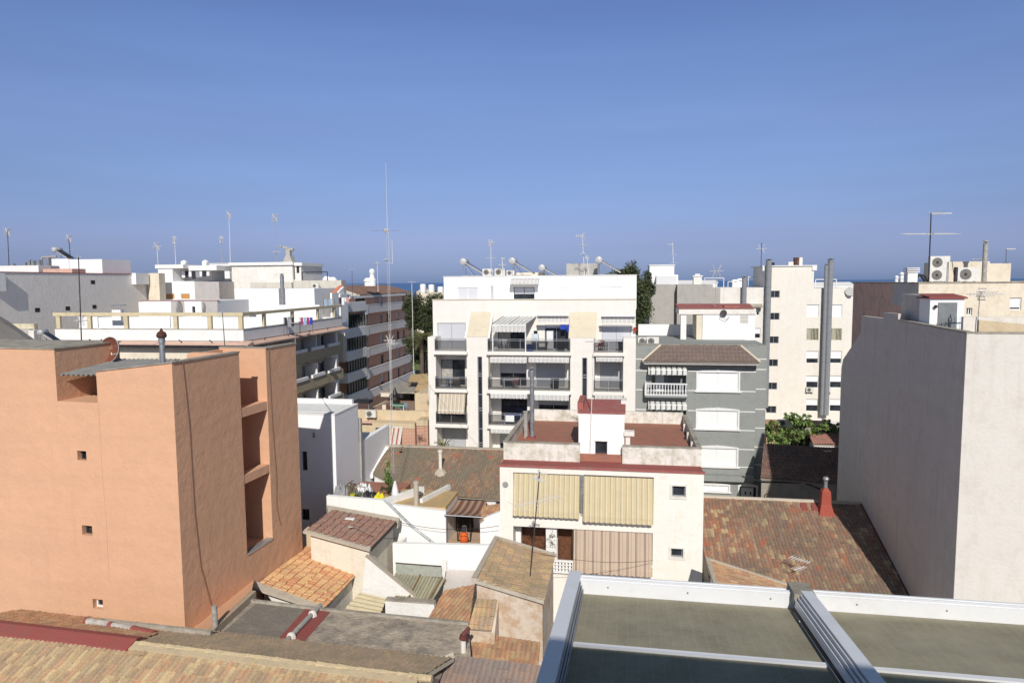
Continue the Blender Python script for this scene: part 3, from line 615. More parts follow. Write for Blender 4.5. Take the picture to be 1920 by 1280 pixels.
# low roof walls to its right
a,b,c,d=FB.rc(1806,594,1935,622,2.6); MB().box(a,b,2.6,2.8,14.3,d).build('roof_wall',rb,plaster('white_roof_wall',(.75,.70,.62),(.45,.38,.25),.6,.3))
a,b,c,d=FB.rc(1835,610,1935,622,.9); MB().prism([(a,.9,14.3),(b,.9,14.3),(b,.9,d+.02),(a,.9,d+.22)],(0,.15,0)).build('roof_wall',rb,BEIGE)
# antennas on that terrace
def antpx(label,pb,pt,Y,heads,r=.03,mat=None,**k):
    b=at(pb[0],pb[1],Y); t=at(pt[0],pt[1],Y); h=t.z-b.z
    return antenna(b,h,label,heads,r,mat,tilt=(t.x-b.x)/h,**k)
antpx('aerial with a wide crossed reflector standing on the cream roof terrace, right edge',(1832,622),(1838,546),29.5,[(.93,'boom',0,1.1),(.93,'uhf',170,.8)],.022)
# ======================= cream house behind it with the air conditioners =======================
p=at(1723,530,44); F2=Fr(p,9.2); ZC=17.78
cb=bthing('cream_house','cream house behind the blank-sided one, brown shaded flank and air conditioners on its roof','building',F2)
hs=[F2.rc(1893,558,1915,581),F2.rc(1812,577,1823,591)]
m=MB(); shell(m,0,16,0,12.6,0,ZC-.05,hs,.2); m.add([(-.003,0,0),(-.003,12.6,0),(-.003,12.6,ZC-.05),(-.003,0,ZC-.05)],[(0,1,2,3)],1)
m.add([(-.006,0,16.2),(-.006,4.2,16.2),(-.006,4.2,ZC-.05),(-.006,0,ZC-.05)],[(0,1,2,3)],2)
m.build('wall',cb,[CRM,BROWNW,RBS]); window(cb,hs[0],0,'half',FRW,0,.08,open_=.85); window(cb,hs[1],0,'glass',FRW,1,.12)
MB().box(-.05,16,-.05,12.7,ZC-.049,ZC+.03).build('coping',cb,CEMT)
a,b,c,d=F2.rc(1768,490,1895,530,3); MB().box(a,b-1.3,3,6,ZC+.03,d).box(b-1.3,b,3.002,5.9,ZC+.03,d-.15).build('roof_room',cb,CRM)
def on(F,px,py,v,z): return F.W(F.front(px,py,v)[0],v,z)
ac_unit(on(F2,1762,510,1.0,ZC+.03),9.2,'tall white air conditioner with two stacked fans beside the dark mast',1.35,2,False,wd=.88)
ac_unit(on(F2,1816,520,1.0,ZC+.03),9.2,'white air conditioner with a single large fan on the cream roof',1.5,1,False)
f=MB(); 
for px in (1777,1790): q=F2.front(px,520,.9); f.cyl((q[0],.85,ZC+.03),(q[0]-(.2 if px>1780 else 0),.9,ZC+1.35),.022,n=5)
q=F2.front(1795,520,.95); f.box(q[0]-.12,q[0],.95,1.2,ZC+.03,ZC+.98); f.build('cable_post',cb,ANTD)
q=F2.front(1845,520,1.2); flue(cb,(q[0],1.2,ZC-1.8),4.3,.14,PIPE)
q=F2.front(1707,520,.8); k=MB().box(q[0]-.28,q[0]+.32,.5,1.1,ZC+.03,ZC+.62)
for i in range(3): k.box(q[0]-.34,q[0]+.42,.44,1.16,ZC+.66+i*.12,ZC+.72+i*.12)
k.box(q[0]-.2,q[0]+.25,.6,1.,ZC+.62,ZC+.9); k.build('chimney',cb,WHT)
g=MB()
for x,z,rr in ((1722,512,.0),(1728,520,.0)): q=F2.front(x,z,.7); g.path([(q[0]-.35,.7,ZC+.2),(q[0]-.15,.7,ZC+.5),(q[0]+.15,.7,ZC+.45),(q[0]+.4,.7,ZC+.05)],.06,6)
g.build('black_tarpaulin',cb,BLK)
for px in (1681,1691): q=F2.front(px,520,5); MB().cyl((q[0],5,ZC),(q[0],5,ZC+.3+.25*(px>1685)),.12).cyl((q[0],5,ZC+.33+.25*(px>1685)),(q[0],5,ZC+.48+.25*(px>1685)),.18,.08).build('vent',cb,WHT2)
antpx('tall dark mast with a long boom aerial and wide dipole, beside the twin-fan unit',(1741,530),(1746,399),44.9,[(.99,'boom',0,1.35),(.70,'dipole',0,1.75)],.045,ANTD)
antpx('small pale aerial low above the roof of the cream roof room',(1836,528),(1838,483),47,[(.95,'yagi',0,.55)],.02)
antpx('thin bent aerial near the right edge of the sky',(1886,492),(1887,466),52,[(.97,'boom',0,.7)],.02,ANTD)
q=on(F2,1837,470,1.6,ZC+.03)
MB().path([(F2.front(1776,560,-.03)[0]-.9,-.03,17.6),(F2.front(1776,560,-.03)[0]-1.5,-.03,16.9),(F2.front(1776,560,-.03)[0]-1.6,-.03,15.)],.02).build('cable',cb,ANTW)
# ======================= white house with striped awnings, centre =======================
p=at(1320,888,33.6); FA=Fr(p,9.4)
uL=FA.front(937,873)[0]; zW=FA.front(1130,881)[1]
ab=bthing('awning_house','aged white house with striped awnings and a red-floored roof terrace, centre foreground','building',FA)
P3=lambda x,y:(900+x/3.555,720+y/3.555)
def ra(x0,y0,x1,y1,v=0): a=P3(x0,y0); b=P3(x1,y1); return FA.rc(*a,*b,v)
h1=ra(222,605,1158,868); h2=ra(222,968,1150,1250); h2=(h2[0],h2[1],h2[2]-.25,h2[3]); sw=[ra(1280,678,1370,752),ra(1272,1094,1353,1155)]
h1=(h1[0],h1[1],h1[2]-.1,h1[3])
m=MB(); shell(m,uL,0,0,11,0,zW,[h1,h2]+sw,.25,0,1)
# loggia boxes behind the openings
for h in (h1,h2):
    m.add([(h[0],.25,h[2]),(h[1],.25,h[2]),(h[1],1.6,h[2]),(h[0],1.6,h[2]),(h[0],.25,h[3]),(h[1],.25,h[3]),(h[1],1.6,h[3]),(h[0],1.6,h[3])],[(0,1,2,3),(4,7,6,5),(3,2,6,7),(0,3,7,4),(1,5,6,2)],0)
m.build('wall',ab,[plaster('sunny_white',(.84,.80,.72),(.70,.56,.38),.42,.25,patch=.35,lo=.5,hi=.8,bump=.2),REDP])
for r in sw: window(ab,r,0,'glass',ALU,0,.12,sill=False); MB().box(r[0]-.1,r[1]+.1,-.05,-.003,r[3]+.003,r[3]+.09).box(r[0]-.1,r[1]+.1,-.05,-.003,r[2]-.09,r[2]-.003).box(r[0]-.1,r[0]-.003,-.05,-.003,r[2]-.003,r[3]+.003).box(r[1]+.003,r[1]+.1,-.05,-.003,r[2]-.003,r[3]+.003).build('window_surround',ab,WHTG)
# red ledge with kerb, parapets, terrace
VP=1.4; VT0=VP+.55
MB().box(uL-.06,.06,-.06,.14,zW+.002,zW+.1).build('kerb',ab,REDB)
a,b,c,d=ra(157,395,665,528,VP); zp=d; uA,uB=a,b
e,f,_,_=ra(948,440,1476,550,VP)
pw=MB(); pw.box(uA,uB,VP,VP+.22,zW+.002,zp).box(e,f,VP,VP+.22,zW+.002,zp-.03)
# side parapets running back
vb_=10.6
pw.box(uA,uA+.2,VP+.22,vb_,zW+.002,zp-.02).box(f-.2,f,VP+.22,vb_,zW+.002,zp-.05)
pw.box(uA+.2,f-.2,vb_-.2,vb_,zW+.002,zp+.15)
for vv in (3.2,5.6,8): pw.box(f-.38,f-.2,vv,vv+.22,zW+.2,zp-.1)
pw.build('parapet',ab,plaster('lichen_parapet',(.75,.72,.65),(.37,.34,.24),.8,.6,lo=.46,hi=.68,patch=.8))
cp=MB().box(uA-.03,uA+.23,VP+.2,vb_,zp-.018,zp+.04).box(f-.23,f+.03,VP+.2,vb_,zp-.048,zp+.01).box(uA-.03,uB,VP-.03,VP+.25,zp+.002,zp+.05).box(e,f+.03,VP-.03,VP+.25,zp-.028,zp+.02); cp.build('coping',ab,CEMT)
ztf=zW+.35
MB().box(uA+.2,f-.2,VP+.22,vb_-.2,zW+.004,ztf).build('terrace_floor',ab,TERR)
MB().box(uA+.2,uB-.1,VP+.221,VP+1.6,ztf,ztf+.012).build('floor_patch',ab,REDP)
# stair tower
ta,tb,tc,td=ra(657,195,962,485,VT0); zt1=FA.front(P3(800,195)[0],P3(800,195)[1],VT0)[1]
twh=[ra(768,380,848,472,VT0)]
m=MB(); v0=VT0; shell(m,ta,tb,v0,v0+2.9,zW+.002,zt1,twh,.2); m.add([(ta,v0,zt1),(tb,v0,zt1),(tb,v0+2.9,zt1+.62),(ta,v0+2.9,zt1+.62)],[(1,2,3+0,0),],0) if 0 else None
zbk=FA.front(1120,748,v0+2.9)[1]-.1; m.prism([(ta,v0,zt1-.02),(ta,v0+2.9,zt1-.02),(ta,v0+2.9,max(zbk,zt1))],(tb-ta,0,0)); m.build('stair_tower',ab,WHT2)
window(ab,twh[0],v0,'glass',FRD,0,.12); MB().box(twh[0][0]-.06,twh[0][1]+.06,v0-.04,v0-.003,twh[0][3]+.003,twh[0][3]+.05).box(twh[0][0]-.06,twh[0][1]+.06,v0-.04,v0-.003,twh[0][2]-.05,twh[0][2]-.003).build('window_surround',ab,WHTG)
MB().prism([(ta-.06,v0-.06,zt1+.003),(ta-.06,v0+2.95,zbk+.03),(ta-.06,v0+2.95,zbk+.1),(ta-.06,v0-.06,zt1+.07)],(tb-ta+.12,0,0)).box(ta-.1,ta+.22,v0+.5,v0+2.98,zt1+.1,zbk+.3).build('tower_roof',ab,REDB)
MB().box(tb-.2,tb+.12,v0+1.9,v0+2.9,zt1+.05,zbk+.22).build('tower_end_block',ab,WHTG)
# chimneys and pipes on the terrace
q=FA.front(*P3(985,400),v=2.0); ch=MB().box(q[0]-.12,q[0]+.12,1.9,2.12,ztf,ztf+1.05).box(q[0]-.2,q[0]+.34,1.78,2.25,ztf+1.06,ztf+1.3); ch.build('chimney',ab,WHTG)
q=FA.top(*P3(348,358),ztf); flue(ab,(q[0],q[1],ztf),4.1,.13); MB().box(q[0]-.35,q[0]+.2,q[1]-.25,q[1]+.2,ztf,ztf+.1).build('pipe_base',ab,REDP)
q=FA.top(*P3(305,358),ztf); MB().cyl((q[0],q[1],ztf),(q[0],q[1],ztf+1.55),.12,n=10).cyl((q[0],q[1],ztf+1.55),(q[0],q[1],ztf+1.62),.17,n=10).build('vent_pipe',ab,PIPE)
q=FA.front(*P3(745,300),v=v0-.1); antenna(FA.W(q[0]-.1,v0-.1,zW+.05),6.6,'thin pole aerial strapped to the white stair tower',[(.97,'yagi',40,.5)],.025,ANTW,tilt=.03)
# awnings of the upper floor
z0=h1[3]-.03; z1=h1[2]+.12; um=ra(668,605,692,868); ul=um[0]; ur=um[1]
awning(ab,h1[0]+.02,ul-.02,.05,z0,-.35,z1+.12,AWY,.22,scallop=.27,barm=ANTD)
awning(ab,ur,h1[1]-.02,.04,z0,-.42,z1+.02,AWY,.24,scallop=.27,barm=ANTD)
MB().box(ul,ur,.02,.2,h1[2],h1[3]).build('loggia_post',ab,GALV)
bx=MB(); bx.box(h1[0],h1[1],.02,.22,h1[2]-.001,h1[2]+.12)
bx.build('loggia_sill',ab,WHT)
# lower floor: doors, pillars, striped curtain, pierced balustrade
zb,zt=h2[2],h2[3]
d1=ra(262,968,440,1250,1.5); MB().box(d1[0],d1[1],1.5,1.58,zb,zt-.05).build('door',ab,DOORB)
p2=ra(440,968,512,1250,.3); MB().box(p2[0],p2[1],.26,.55,zb,zt-.003).build('pillar',ab,WHT)
p1=ra(218,968,262,1250,.3); MB().box(h2[0]+.003,p1[1],.9,1.3,zb,zt-.003).build('pillar',ab,WHT)
d2=ra(512,985,605,1170,.6); MB().box(d2[0],d2[1],1.3,1.38,zb,zt-.05).build('door',ab,DOORB)
cu=ra(625,990,1145,1240,0); awning(ab,cu[0],cu[1],.06,zt-.02,-.3,cu[2]+.12,AWP,.2,scallop=.3,barm=ANTD)
bl=MB()
zbt=ra(500,1175,620,1215)[3]
zb2=zbt-.62
bl.box(h2[0],h2[1],-.02,.12,zbt-.08,zbt).box(h2[0],h2[1],-.021,.121,zb2-.06,zb2)
x=h2[0]+.08
while x<h2[1]-.1:
    for j in range(3): bl.box(x,x+.09,.0,.1,zb2+.02+j*.18,zb2+.13+j*.18)
    bl.box(x-.02,x+.01,.01,.09,zb2,zbt-.08); x+=.17
for j in (1,2): bl.box(h2[0],h2[1],.012,.088,zb2-.01+j*.18,zb2+.01+j*.18)
bl.build('balustrade',ab,WHT2)
sc_=MB(); q=ra(160,640,160,640); sc_.lathe((uL+.3,-.06,zW-.95),[(.16,0),(.14,.05),(.05,.08)],14,0,'y'); sc_.build('wall_dish',ab,ANT)
# hose-pipe wall plants
g=MB(); rn=random.Random(3)
for y_ in (zt-.5,zt-.95,zt-1.5):
    for _ in range(40): a_=p2[0]+.3+rn.gauss(0,.08);z_=y_+rn.gauss(0,.09); g.add([(a_,.2+rn.uniform(-.05,.05),z_),(a_+.04,.2,z_+.02),(a_+.05,.22,z_-.04)],[(0,1,2)])
g.build('wall_plant',ab,LEAF[1])
# ======================= grey-green house =======================
p=at(1192,700,55.5); FG=Fr(p,9.2)
gh=bthing('grey_green_house','grey-green house with a brown pent roof, white shutters and a white baluster balcony','building',FG)
P7=lambda x,y:(1180+x/4.266,640+y/4.266)
def rg(x0,y0,x1,y1,v=0): return FG.rc(*P7(x0,y0),*P7(x1,y1),v)
uR=FG.front(1437,700,.35)[0]; uM=FG.front(1418,700)[0]; zG=FG.front(1320,647)[1]
w1=rg(548,248,872,395); w2=rg(544,552,866,698); w3=rg(538,853,858,997); w4=rg(560,1148,792,1262); d5=rg(880,1160,1012,1300)
bal=[rg(178,205,455,418),rg(178,480,455,700)]
d5=(d5[0],d5[1],.0,d5[3]); w4=(w4[0],w4[1],.9,w4[3])
m=MB(); shell(m,.01,uM,0,11,0,zG,[w1,w2,w3,w4,d5]+bal,.18)
for b in bal: m.add([(b[0],.18,b[2]),(b[1],.18,b[2]),(b[1],1.3,b[2]),(b[0],1.3,b[2]),(b[0],.18,b[3]),(b[1],.18,b[3]),(b[1],1.3,b[3]),(b[0],1.3,b[3])],[(0,1,2,3),(4,7,6,5),(3,2,6,7),(0,3,7,4),(1,5,6,2)],0)
m.box(uM+.001,uR,.35,11,0,zG-.03); m.build('wall',gh,GGRN)
ln=MB()
for y in (237,392,552,700,850,990):
    z=FG.front(*P7(500,y))[1]
    hs_=[h for h in [w1,w2,w3]+bal if h[2]-.1<z<h[3]+.12]; xs=sorted([.02]+[t for h in hs_ for t in (h[0]-.12,h[1]+.12)]+[uM-.01])
    for i in range(0,len(xs)-1,2): ln.box(xs[i],xs[i+1],-.012,-.003,z-.03,z+.03)
    ln.box(uM+.01,uR,.338,.347,z+.13,z+.19)
z=FG.front(*P7(30,140))[1]; ln.box(.02,1.0,-.012,-.003,z-.03,z+.03).box(uM+.01,uR,.338,.347,z+.03,z+.09)
ln.build('white_joint',gh,WHT2)
for k,h in enumerate((w1,w2,w3,w4)):
    window(gh,h,0,'shut',FRW,1 if k<3 else 0,.03,fw=.09)
    s=MB(); t=.13; a,b,c,d=h; s.box(a-t,a-.003,-.07,-.003,c,d).box(b+.003,b+t,-.07,-.003,c,d).box(a-t-.1,b+t+.1,-.16,-.003,c-.11,c-.003)
    n=10; xs=[a-t+(b-a+2*t)*i/n for i in range(n+1)]
    for i in range(n):
        f0=.1+.13*math.sin(math.pi*i/n); f1=.1+.13*math.sin(math.pi*(i+1)/n)
        s.prism([(xs[i],-.07,d+.003),(xs[i+1],-.07,d+.003),(xs[i+1],-.07,d+f1),(xs[i],-.07,d+f0)],(0,.067,0))
    s.prism([((a+b)/2-.08,-.1,d+.01),((a+b)/2+.08,-.1,d+.01),((a+b)/2+.13,-.1,d+.27),((a+b)/2-.13,-.1,d+.27)],(0,.03,0)); s.build('window_surround',gh,FRW)
a,b,c,d=d5; s=MB().box(a-.13,a-.003,-.07,-.003,0,d).box(b+.003,b+.13,-.07,-.003,0,d)
for i in range(8): s.prism([(a-.13+(b-a+.26)*i/8,-.07,d+.003),(a-.13+(b-a+.26)*(i+1)/8,-.07,d+.003),(a-.13+(b-a+.26)*(i+1)/8,-.07,d+.1+.2*math.sin(math.pi*(i+1)/8)),(a-.13+(b-a+.26)*i/8,-.07,d+.1+.2*math.sin(math.pi*i/8))],(0,.067,0))
s.build('door_surround',gh,FRW)
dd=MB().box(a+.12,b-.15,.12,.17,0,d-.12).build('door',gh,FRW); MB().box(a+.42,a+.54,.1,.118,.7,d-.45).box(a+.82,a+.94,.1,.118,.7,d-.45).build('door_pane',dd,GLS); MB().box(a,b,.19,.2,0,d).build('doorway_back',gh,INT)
for k,b_ in enumerate(bal):
    a,b,c,d=b_
    dw=(a+.35,b-1.7,c,d-.35); o=MB().box(dw[0],dw[1],1.22,1.27,c,d-.3).build('shutter',gh,SLW)
    MB().box(b-1.35,b-.1,1.22,1.27,c,d-.3).build('side_door',gh,DOORG)
    awning(gh,a-.3,b-.05,.05,d+.1,-.95,d-.12,AWV,.36,scallop=.42)
    s=MB().prism([(a-.55,0,c-.02),(a-.55,-.85,c-.02),(b+.02,-.85,c-.02),(b+.02,0,c-.02)],(0,0,-.16)); s.prism([(a-.3,0,c-.18),(a-.3,-.55,c-.18),(b+.02,-.55,c-.18),(b+.02,0,c-.18)],(0,0,-.22)); s.build('balcony_slab',gh,GGRN)
    hr=.98; rl=MB()
    rl.box(a-.57,b+.02,-.88,-.7,c-.018,c+.06).box(a-.57,b+.02,-.88,-.7,c+hr-.1,c+hr)
    rl.box(a-.57,a-.39,-.7,-.02,c-.018,c+.06).box(a-.57,a-.39,-.7,-.02,c+hr-.1,c+hr)
    rl.box(a-.57,a-.42,-.88,-.71,c+.06,c+hr-.1); br=rl.build('balcony_railing',gh,FRW)
    def bl_(x,y): return MB().lathe((x,y,c+.06),[(.05,0),(.05,.06),(.03,.1),(.075,.28),(.03,.5),(.045,.62),(.04,.7),(.055,hr-.2),(.05,hr-.165)],8)
    n=14
    for i in range(n): bl_(a-.3+(b-a+.2)*i/(n-1),-.79).build('baluster',br,FRW)
    for i in range(3): bl_(a-.48,-.5+i*.2).build('baluster',br,FRW)
z1=rg(600,1060,950,1095); 
MB().box(.0,rg(0,1060,985,1090)[1],-.55,-.003,z1[2]-.1,z1[3]).prism([(.0,-.55,z1[2]-.1),(.0,-.003,z1[2]-.1),(.0,-.003,z1[2]-.35)],(rg(0,1060,985,1090)[1],0,0)).build('cornice',gh,GGRN)
# pent roof
t0=FG.front(*P7(248,38)); t1=FG.front(*P7(892,34)); e0=FG.front(*P7(103,162),-1.0); e1=FG.front(*P7(1050,170),-1.0)
ze=(e0[1]+e1[1])/2; ztp=zG-.02
tile_mesh('roof',gh,[(t0[0],-.0,ztp),(e0[0],-1.0,ze),(e1[0],-1.0,ze),(t1[0],-.0,ztp)],T_GB,tw=.3,th=.36,amp=.05,thick=.07)
tile_mesh('roof_hip',gh,[(t0[0],0,ztp),(e0[0],0,ze),(e0[0],-1.0,ze)],T_GB,tw=.3,th=.36,amp=.04,thick=.05)
tile_mesh('roof_hip',gh,[(t1[0],0,ztp),(e1[0],-1.0,ze),(e1[0],0,ze)],T_GB,tw=.3,th=.36,amp=.04,thick=.05)
MB().cyl((t0[0],-.02,ztp),(e0[0],-1.0,ze+.04),.09,n=7).cyl((t1[0],-.02,ztp),(e1[0],-1.0,ze+.04),.09,n=7).build('ridge_tiles',gh,YSTONE)
MB().box(e0[0]+.15,e1[0]-.15,-.85,-.003,ze-.22,ze-.08).box(e0[0]+.02,e1[0]-.02,-.99,-.003,ze-.079,ze-.06).build('eave_moulding',gh,WHTG)
MB().box(0,uM,-.04,.25,zG+.002,zG+.05).build('coping',gh,CEMT)
# roof-terrace room, posts and side walls
v=5.5
zt_,zb_=FG.front(1345,576,v)[1],zG-.9
a=FG.front(1272.6,595,v)[0];b=FG.front(1417,595,v)[0];zs=FG.front(1345,589,v)[1]
rr=FG.front(1317,620,v)[0]
MB().box(rr,b-.05,v,v+3.5,zb_,zs).build('terrace_room',gh,WHT2)
MB().box(a,b,v-.1,v+3.6,zs+.002,zt_-.12).build('terrace_slab',gh,WHTG)
MB().prism([(a-.05,v-.18,zt_-.118),(b-.2,v-.18,zt_-.118),(b+.1,v+3.7,zt_+.15),(a-.05,v+3.7,zt_+.15)],(0,0,.05)).box(b-2.6,b-1.3,v+.4,v+1.5,zt_-.1,zt_+.12).build('terrace_roof_cover',gh,REDB)
for x in (1281.5,1311): q=FG.front(x,620,v)[0]; MB().box(q-.24,q+.24,v+.02,v+(.5 if x<1300 else 3.4),zb_,zs).build('post',gh,WHT if x<1300 else CRM)
q=FG.rc(1388,591,1403,605,v); MB().box(q[0],q[1],v-.03,v-.003,q[2],q[3]).build('vent_grid',gh,stripes('vent_lines',[(0,(.7,.68,.62)),(.6,(.3,.28,.25))],.12,2))
MB().box(.1,2.2,1.2,2.6,zG-.9,zG-.25).build('ac_plinth',gh,WHT); MB().box(.3,uM-.2,.26,10,zG-.95,zG-.9).build('terrace_floor',gh,plaster('clay_floor',(.42,.3,.22),(.3,.25,.2),.5,0))
a=FG.front(1197,618,10)[0];b=FG.front(1278,618,10)[0]; q=FG.front(1240,608,10)[1]; MB().box(a,b+1.5,10,10.2,zG-.9,q).build('terrace_wall',gh,WHT2)
MB().prism([(uM-1.1,3,zG),(uM-.2,1.2,zG-.4),(uM-.2,1.2,zG-.9),(uM-1.1,3,zG-.9)],(.2,0,0)).build('terrace_wall',gh,WHTG)
ac_unit(on(FG,1207,640,2,zG-.25),9.2,'white air conditioner at the left end of the terrace over the grey-green house',1.1,1,False)
ac_unit(on(FG,1224,640,1.4,zG-.2),9.2,'cream air conditioner with dark fan, nearer the posts over the grey-green house',1.15,1,False)
a0=on(FG,1340,600,5.2,zG-.3); antpx('thin tripod aerial with a grid head strapped to the white terrace room',(1338,612),(1344,505),60.6,[(.97,'wing',0,1.25)],.03,ANT)
r=thing('satellite_dish','small dark satellite dish and arm on the white terrace room','satellite dish',FG.W(FG.front(1357,590,5.2)[0],5.3,zs-.3),0)
MB().lathe((0,0,.4),[(.3,0),(.27,.05),(.15,.1),(.01,.11)],14,0,'y').build('reflector',r,ANTD); MB().path([(0,.1,.4),(-.3,-.2,.2),(.2,-.1,-.2),(.5,-.1,.1)],.02,5).build('support_strut',r,GALV)
# ======================= ivory apartment block with balconies, centre =======================
p=at(803,700,56.9); FC=Fr(p,9.2)
ca=bthing('apartment_block','ivory apartment block with smoked-glass balconies, sloped stone panels and solar heaters on top, centre','building',FC)
P4=lambda x,y:(780+x/4.266,430+y/4.266)
P5=lambda x,y:(780+x/4.266,640+y/4.266)
def r4(x0,y0,x1,y1,v=0): return FC.rc(*P4(x0,y0),*P4(x1,y1),v)
def r5(x0,y0,x1,y1,v=0): return FC.rc(*P5(x0,y0),*P5(x1,y1),v)
U=lambda x,v=0: FC.front(780+x/4.266,700,v)[0]
uE=U(1757); 
F4=[FC.front(*P4(700,975),-.1)[1],FC.front(*P5(700,385),-.1)[1],FC.front(*P5(700,668),-.1)[1]]
F4.append(F4[2]-(F4[1]-F4[2])); F4.append(F4[3]-2.9)
zA,zB_,zC_,zD,zE=F4   # floor levels, top balcony first
zP=zA+1.15            # pillar heads
VB=1.7                # depth of the loggias
zR=FC.front(*P4(900,563),VB)[1]
bays=[(U(160),U(407),'L'),(U(580),U(1234),'M'),(U(1425),U(1657),'R')]
pil=[(0,bays[0][0]),(bays[0][1],bays[1][0]),(bays[1][1],bays[2][0]),(bays[2][1],uE)]
VAL=plaster('ivory_side',(.80,.76,.69),None,.1,.06,bump=.15)
# openings in the recessed wall
op=[]
def o4(x0,y0,x1,y1,k,**kw): op.append((r4(x0,y0,x1,y1,VB),k,kw))
def o5(x0,y0,x1,y1,k,**kw): op.append((r5(x0,y0,x1,y1,VB),k,kw))
def flo(r,z): return (r[0],r[1],z+.05,r[3])
def addo(r,k,z,**kw): op.append((flo(r,z),k,kw))
addo(r4(172,748,398,900,VB),'shut',zA,sl=SLGL); addo(r4(655,800,870,900,VB),'glass',zA); addo(r4(1030,762,1218,900,VB),'half',zA,open_=.12,sl=SLGL); addo(r4(1486,765,1722,900,VB),'shut',zA,sl=SLGL)
addo(r4(200,1040,392,1200,VB),'glass',zB_); addo(r4(672,1065,885,1200,VB),'half',zB_,open_=.45,sl=SLG); addo(r4(962,1060,1190,1200,VB),'shut',zB_,sl=SLG); addo(r4(1472,1060,1645,1200,VB),'shut',zB_,sl=SLG)
addo(r5(190,410,390,600,VB),'glass',zC_); addo(r5(682,440,890,600,VB),'glass',zC_); addo(r5(980,450,1220,600,VB),'half',zC_,open_=.3,sl=SLG); addo(r5(1472,450,1645,600,VB),'shut',zC_,sl=SLG)
addo(r5(203,690,400,840,VB),'shut',zD,sl=SLG); addo(r5(670,730,890,840,VB),'half',zD,open_=.5,sl=SLG)
m=MB(); shell(m,.0,uE,VB,13,0,zR,[o[0] for o in op],.15)
strips=[(U(492),U(530)),(U(1328),U(1369))]
for i,(a,b) in enumerate(pil):
    if i in (1,2):
        s=strips[i-1]; zt=r4(492,1018,530,1100)[3]; shell(m,a,b,0,VB-.001,0,zP,[(s[0],s[1],0.5,zt)],.25)
    else: m.box(a,b,0,VB-.001,0,zP)
m.build('wall',ca,IVORY)
for r,k,kw in op: window(ca,r,VB,k,FRD if k=='glass' else ALU,1,.05,fw=.05,**kw)
for s in strips:
    zt=r4(492,1018,530,1100)[3]; fr=MB(); z=zt
    fr.box(s[0],s[0]+.06,.1,.16,.5,zt).box(s[1]-.06,s[1],.1,.16,.5,zt)
    for z in (zt-.06,zt-1.45,zt-1.65,zt-3.2,zt-4.35,zt-4.55,zt-6.1,zt-7.3,zt-7.5): fr.box(s[0]+.06,s[1]-.06,.1,.16,z,z+.07)
    w_=fr.build('stair_window',ca,ALU); MB().poly([(s[0],.17,.5),(s[1],.17,.5),(s[1],.17,zt),(s[0],.17,zt)]).build('pane',w_,GLS)
sl_=MB()
for (a,b,n) in bays:
    for z in (zA,zB_,zC_,zD):
        sl_.box(a+.003,b-.003,-.32,VB-.002,z-.3,z).box(a-.1,b+.1,-.34,-.003,z-.28,z-.1)
sl_.build('balcony_slab',ca,IVORY)
for (a,b,n) in bays:
    for z in (zA,zB_,zC_): railing(ca,a+.02,b-.02,-.26,.5,z,1.02)
# parapet cap, attic storey
MB().box(-.05,uE+.05,VB-.06,VB+.3,zR+.002,zR+.07).build('coping',ca,YSTONE)
VT=4.2; zT=FC.front(*P4(1000,374),VT)[1]; a=FC.front(*P4(222,450),VT)[0]; b=FC.front(*P4(1764,450),VT)[0]
ao=[FC.rc(*P4(332,462),*P4(497,600),VT),FC.rc(*P4(782,462),*P4(948,600),VT),FC.rc(*P4(1098,462),*P4(1265,600),VT),FC.rc(*P4(1475,460),*P4(1650,600),VT)]
ao=[(q[0],q[1],zR-.6,q[3]) for q in ao]
m=MB(); shell(m,a,b,VT,12,zR-.9,zT,ao,.15); m.build('attic_wall',ca,WHT2)
MB().box(a-.05,b+.05,VT-.05,12.05,zT+.002,zT+.06).build('attic_coping',ca,WHT)
for i,q in enumerate(ao): window(ca,q,VT,'half' if i==1 else 'shut',FRD if i==1 else FRW,1,.06,open_=.35,sl=[SLGL,SLGL,SLW,SLW][i],fw=.05)
q=FC.rc(*P4(755,400),*P4(985,430),VT-.5); awning(ca,q[0],q[1],VT-.02,q[3]+.1,VT-1.,q[3]-.1,AWG,.28)
MB().box(FC.front(*P4(500,470),VT-1.4)[0],FC.front(*P4(600,470),VT-1.4)[0],VT-1.4,VT-.003,zR-.9,FC.front(*P4(550,468),VT-1.4)[1]+.2).build('attic_partition',ca,WHT2)
# sloped stone panels
for (x0,x1,x2,x3) in ((403,612,440,665),(1216,1445,1235,1470)):
    a,b=U(x0),U(x1); c,d=FC.front(*P4(x2,660),VB)[0],FC.front(*P4(x3,660),VB)[0]; z2=FC.front(*P4(550,660),VB)[1]
    a=bays[0][1] if x0<900 else bays[1][1]; b=bays[1][0] if x0<900 else bays[2][0]
    m=MB().add([(a,-.02,zP+.01),(b,-.02,zP+.01),(b,VB-.01,z2),(a,VB-.01,z2),(b,VB-.01,zP+.01),(a,VB-.01,zP+.01)],[(0,1,2,3),(1,4,2),(0,3,5)]); o=m.build('stone_panel',ca,YSTONE)
    MB().prism([(b,-.04,zP+.012),(b,VB-.012,z2+.02),(b,VB-.012,z2-.02),(b,-.04,zP-.08)],(.14,0,0)).prism([(a-.14,-.04,zP+.012),(a-.14,VB-.012,z2+.02),(a-.14,VB-.012,z2-.02),(a-.14,-.04,zP-.08)],(.14,0,0)).build('stone_verge',o,YSTONE if x0>900 else WHT2)
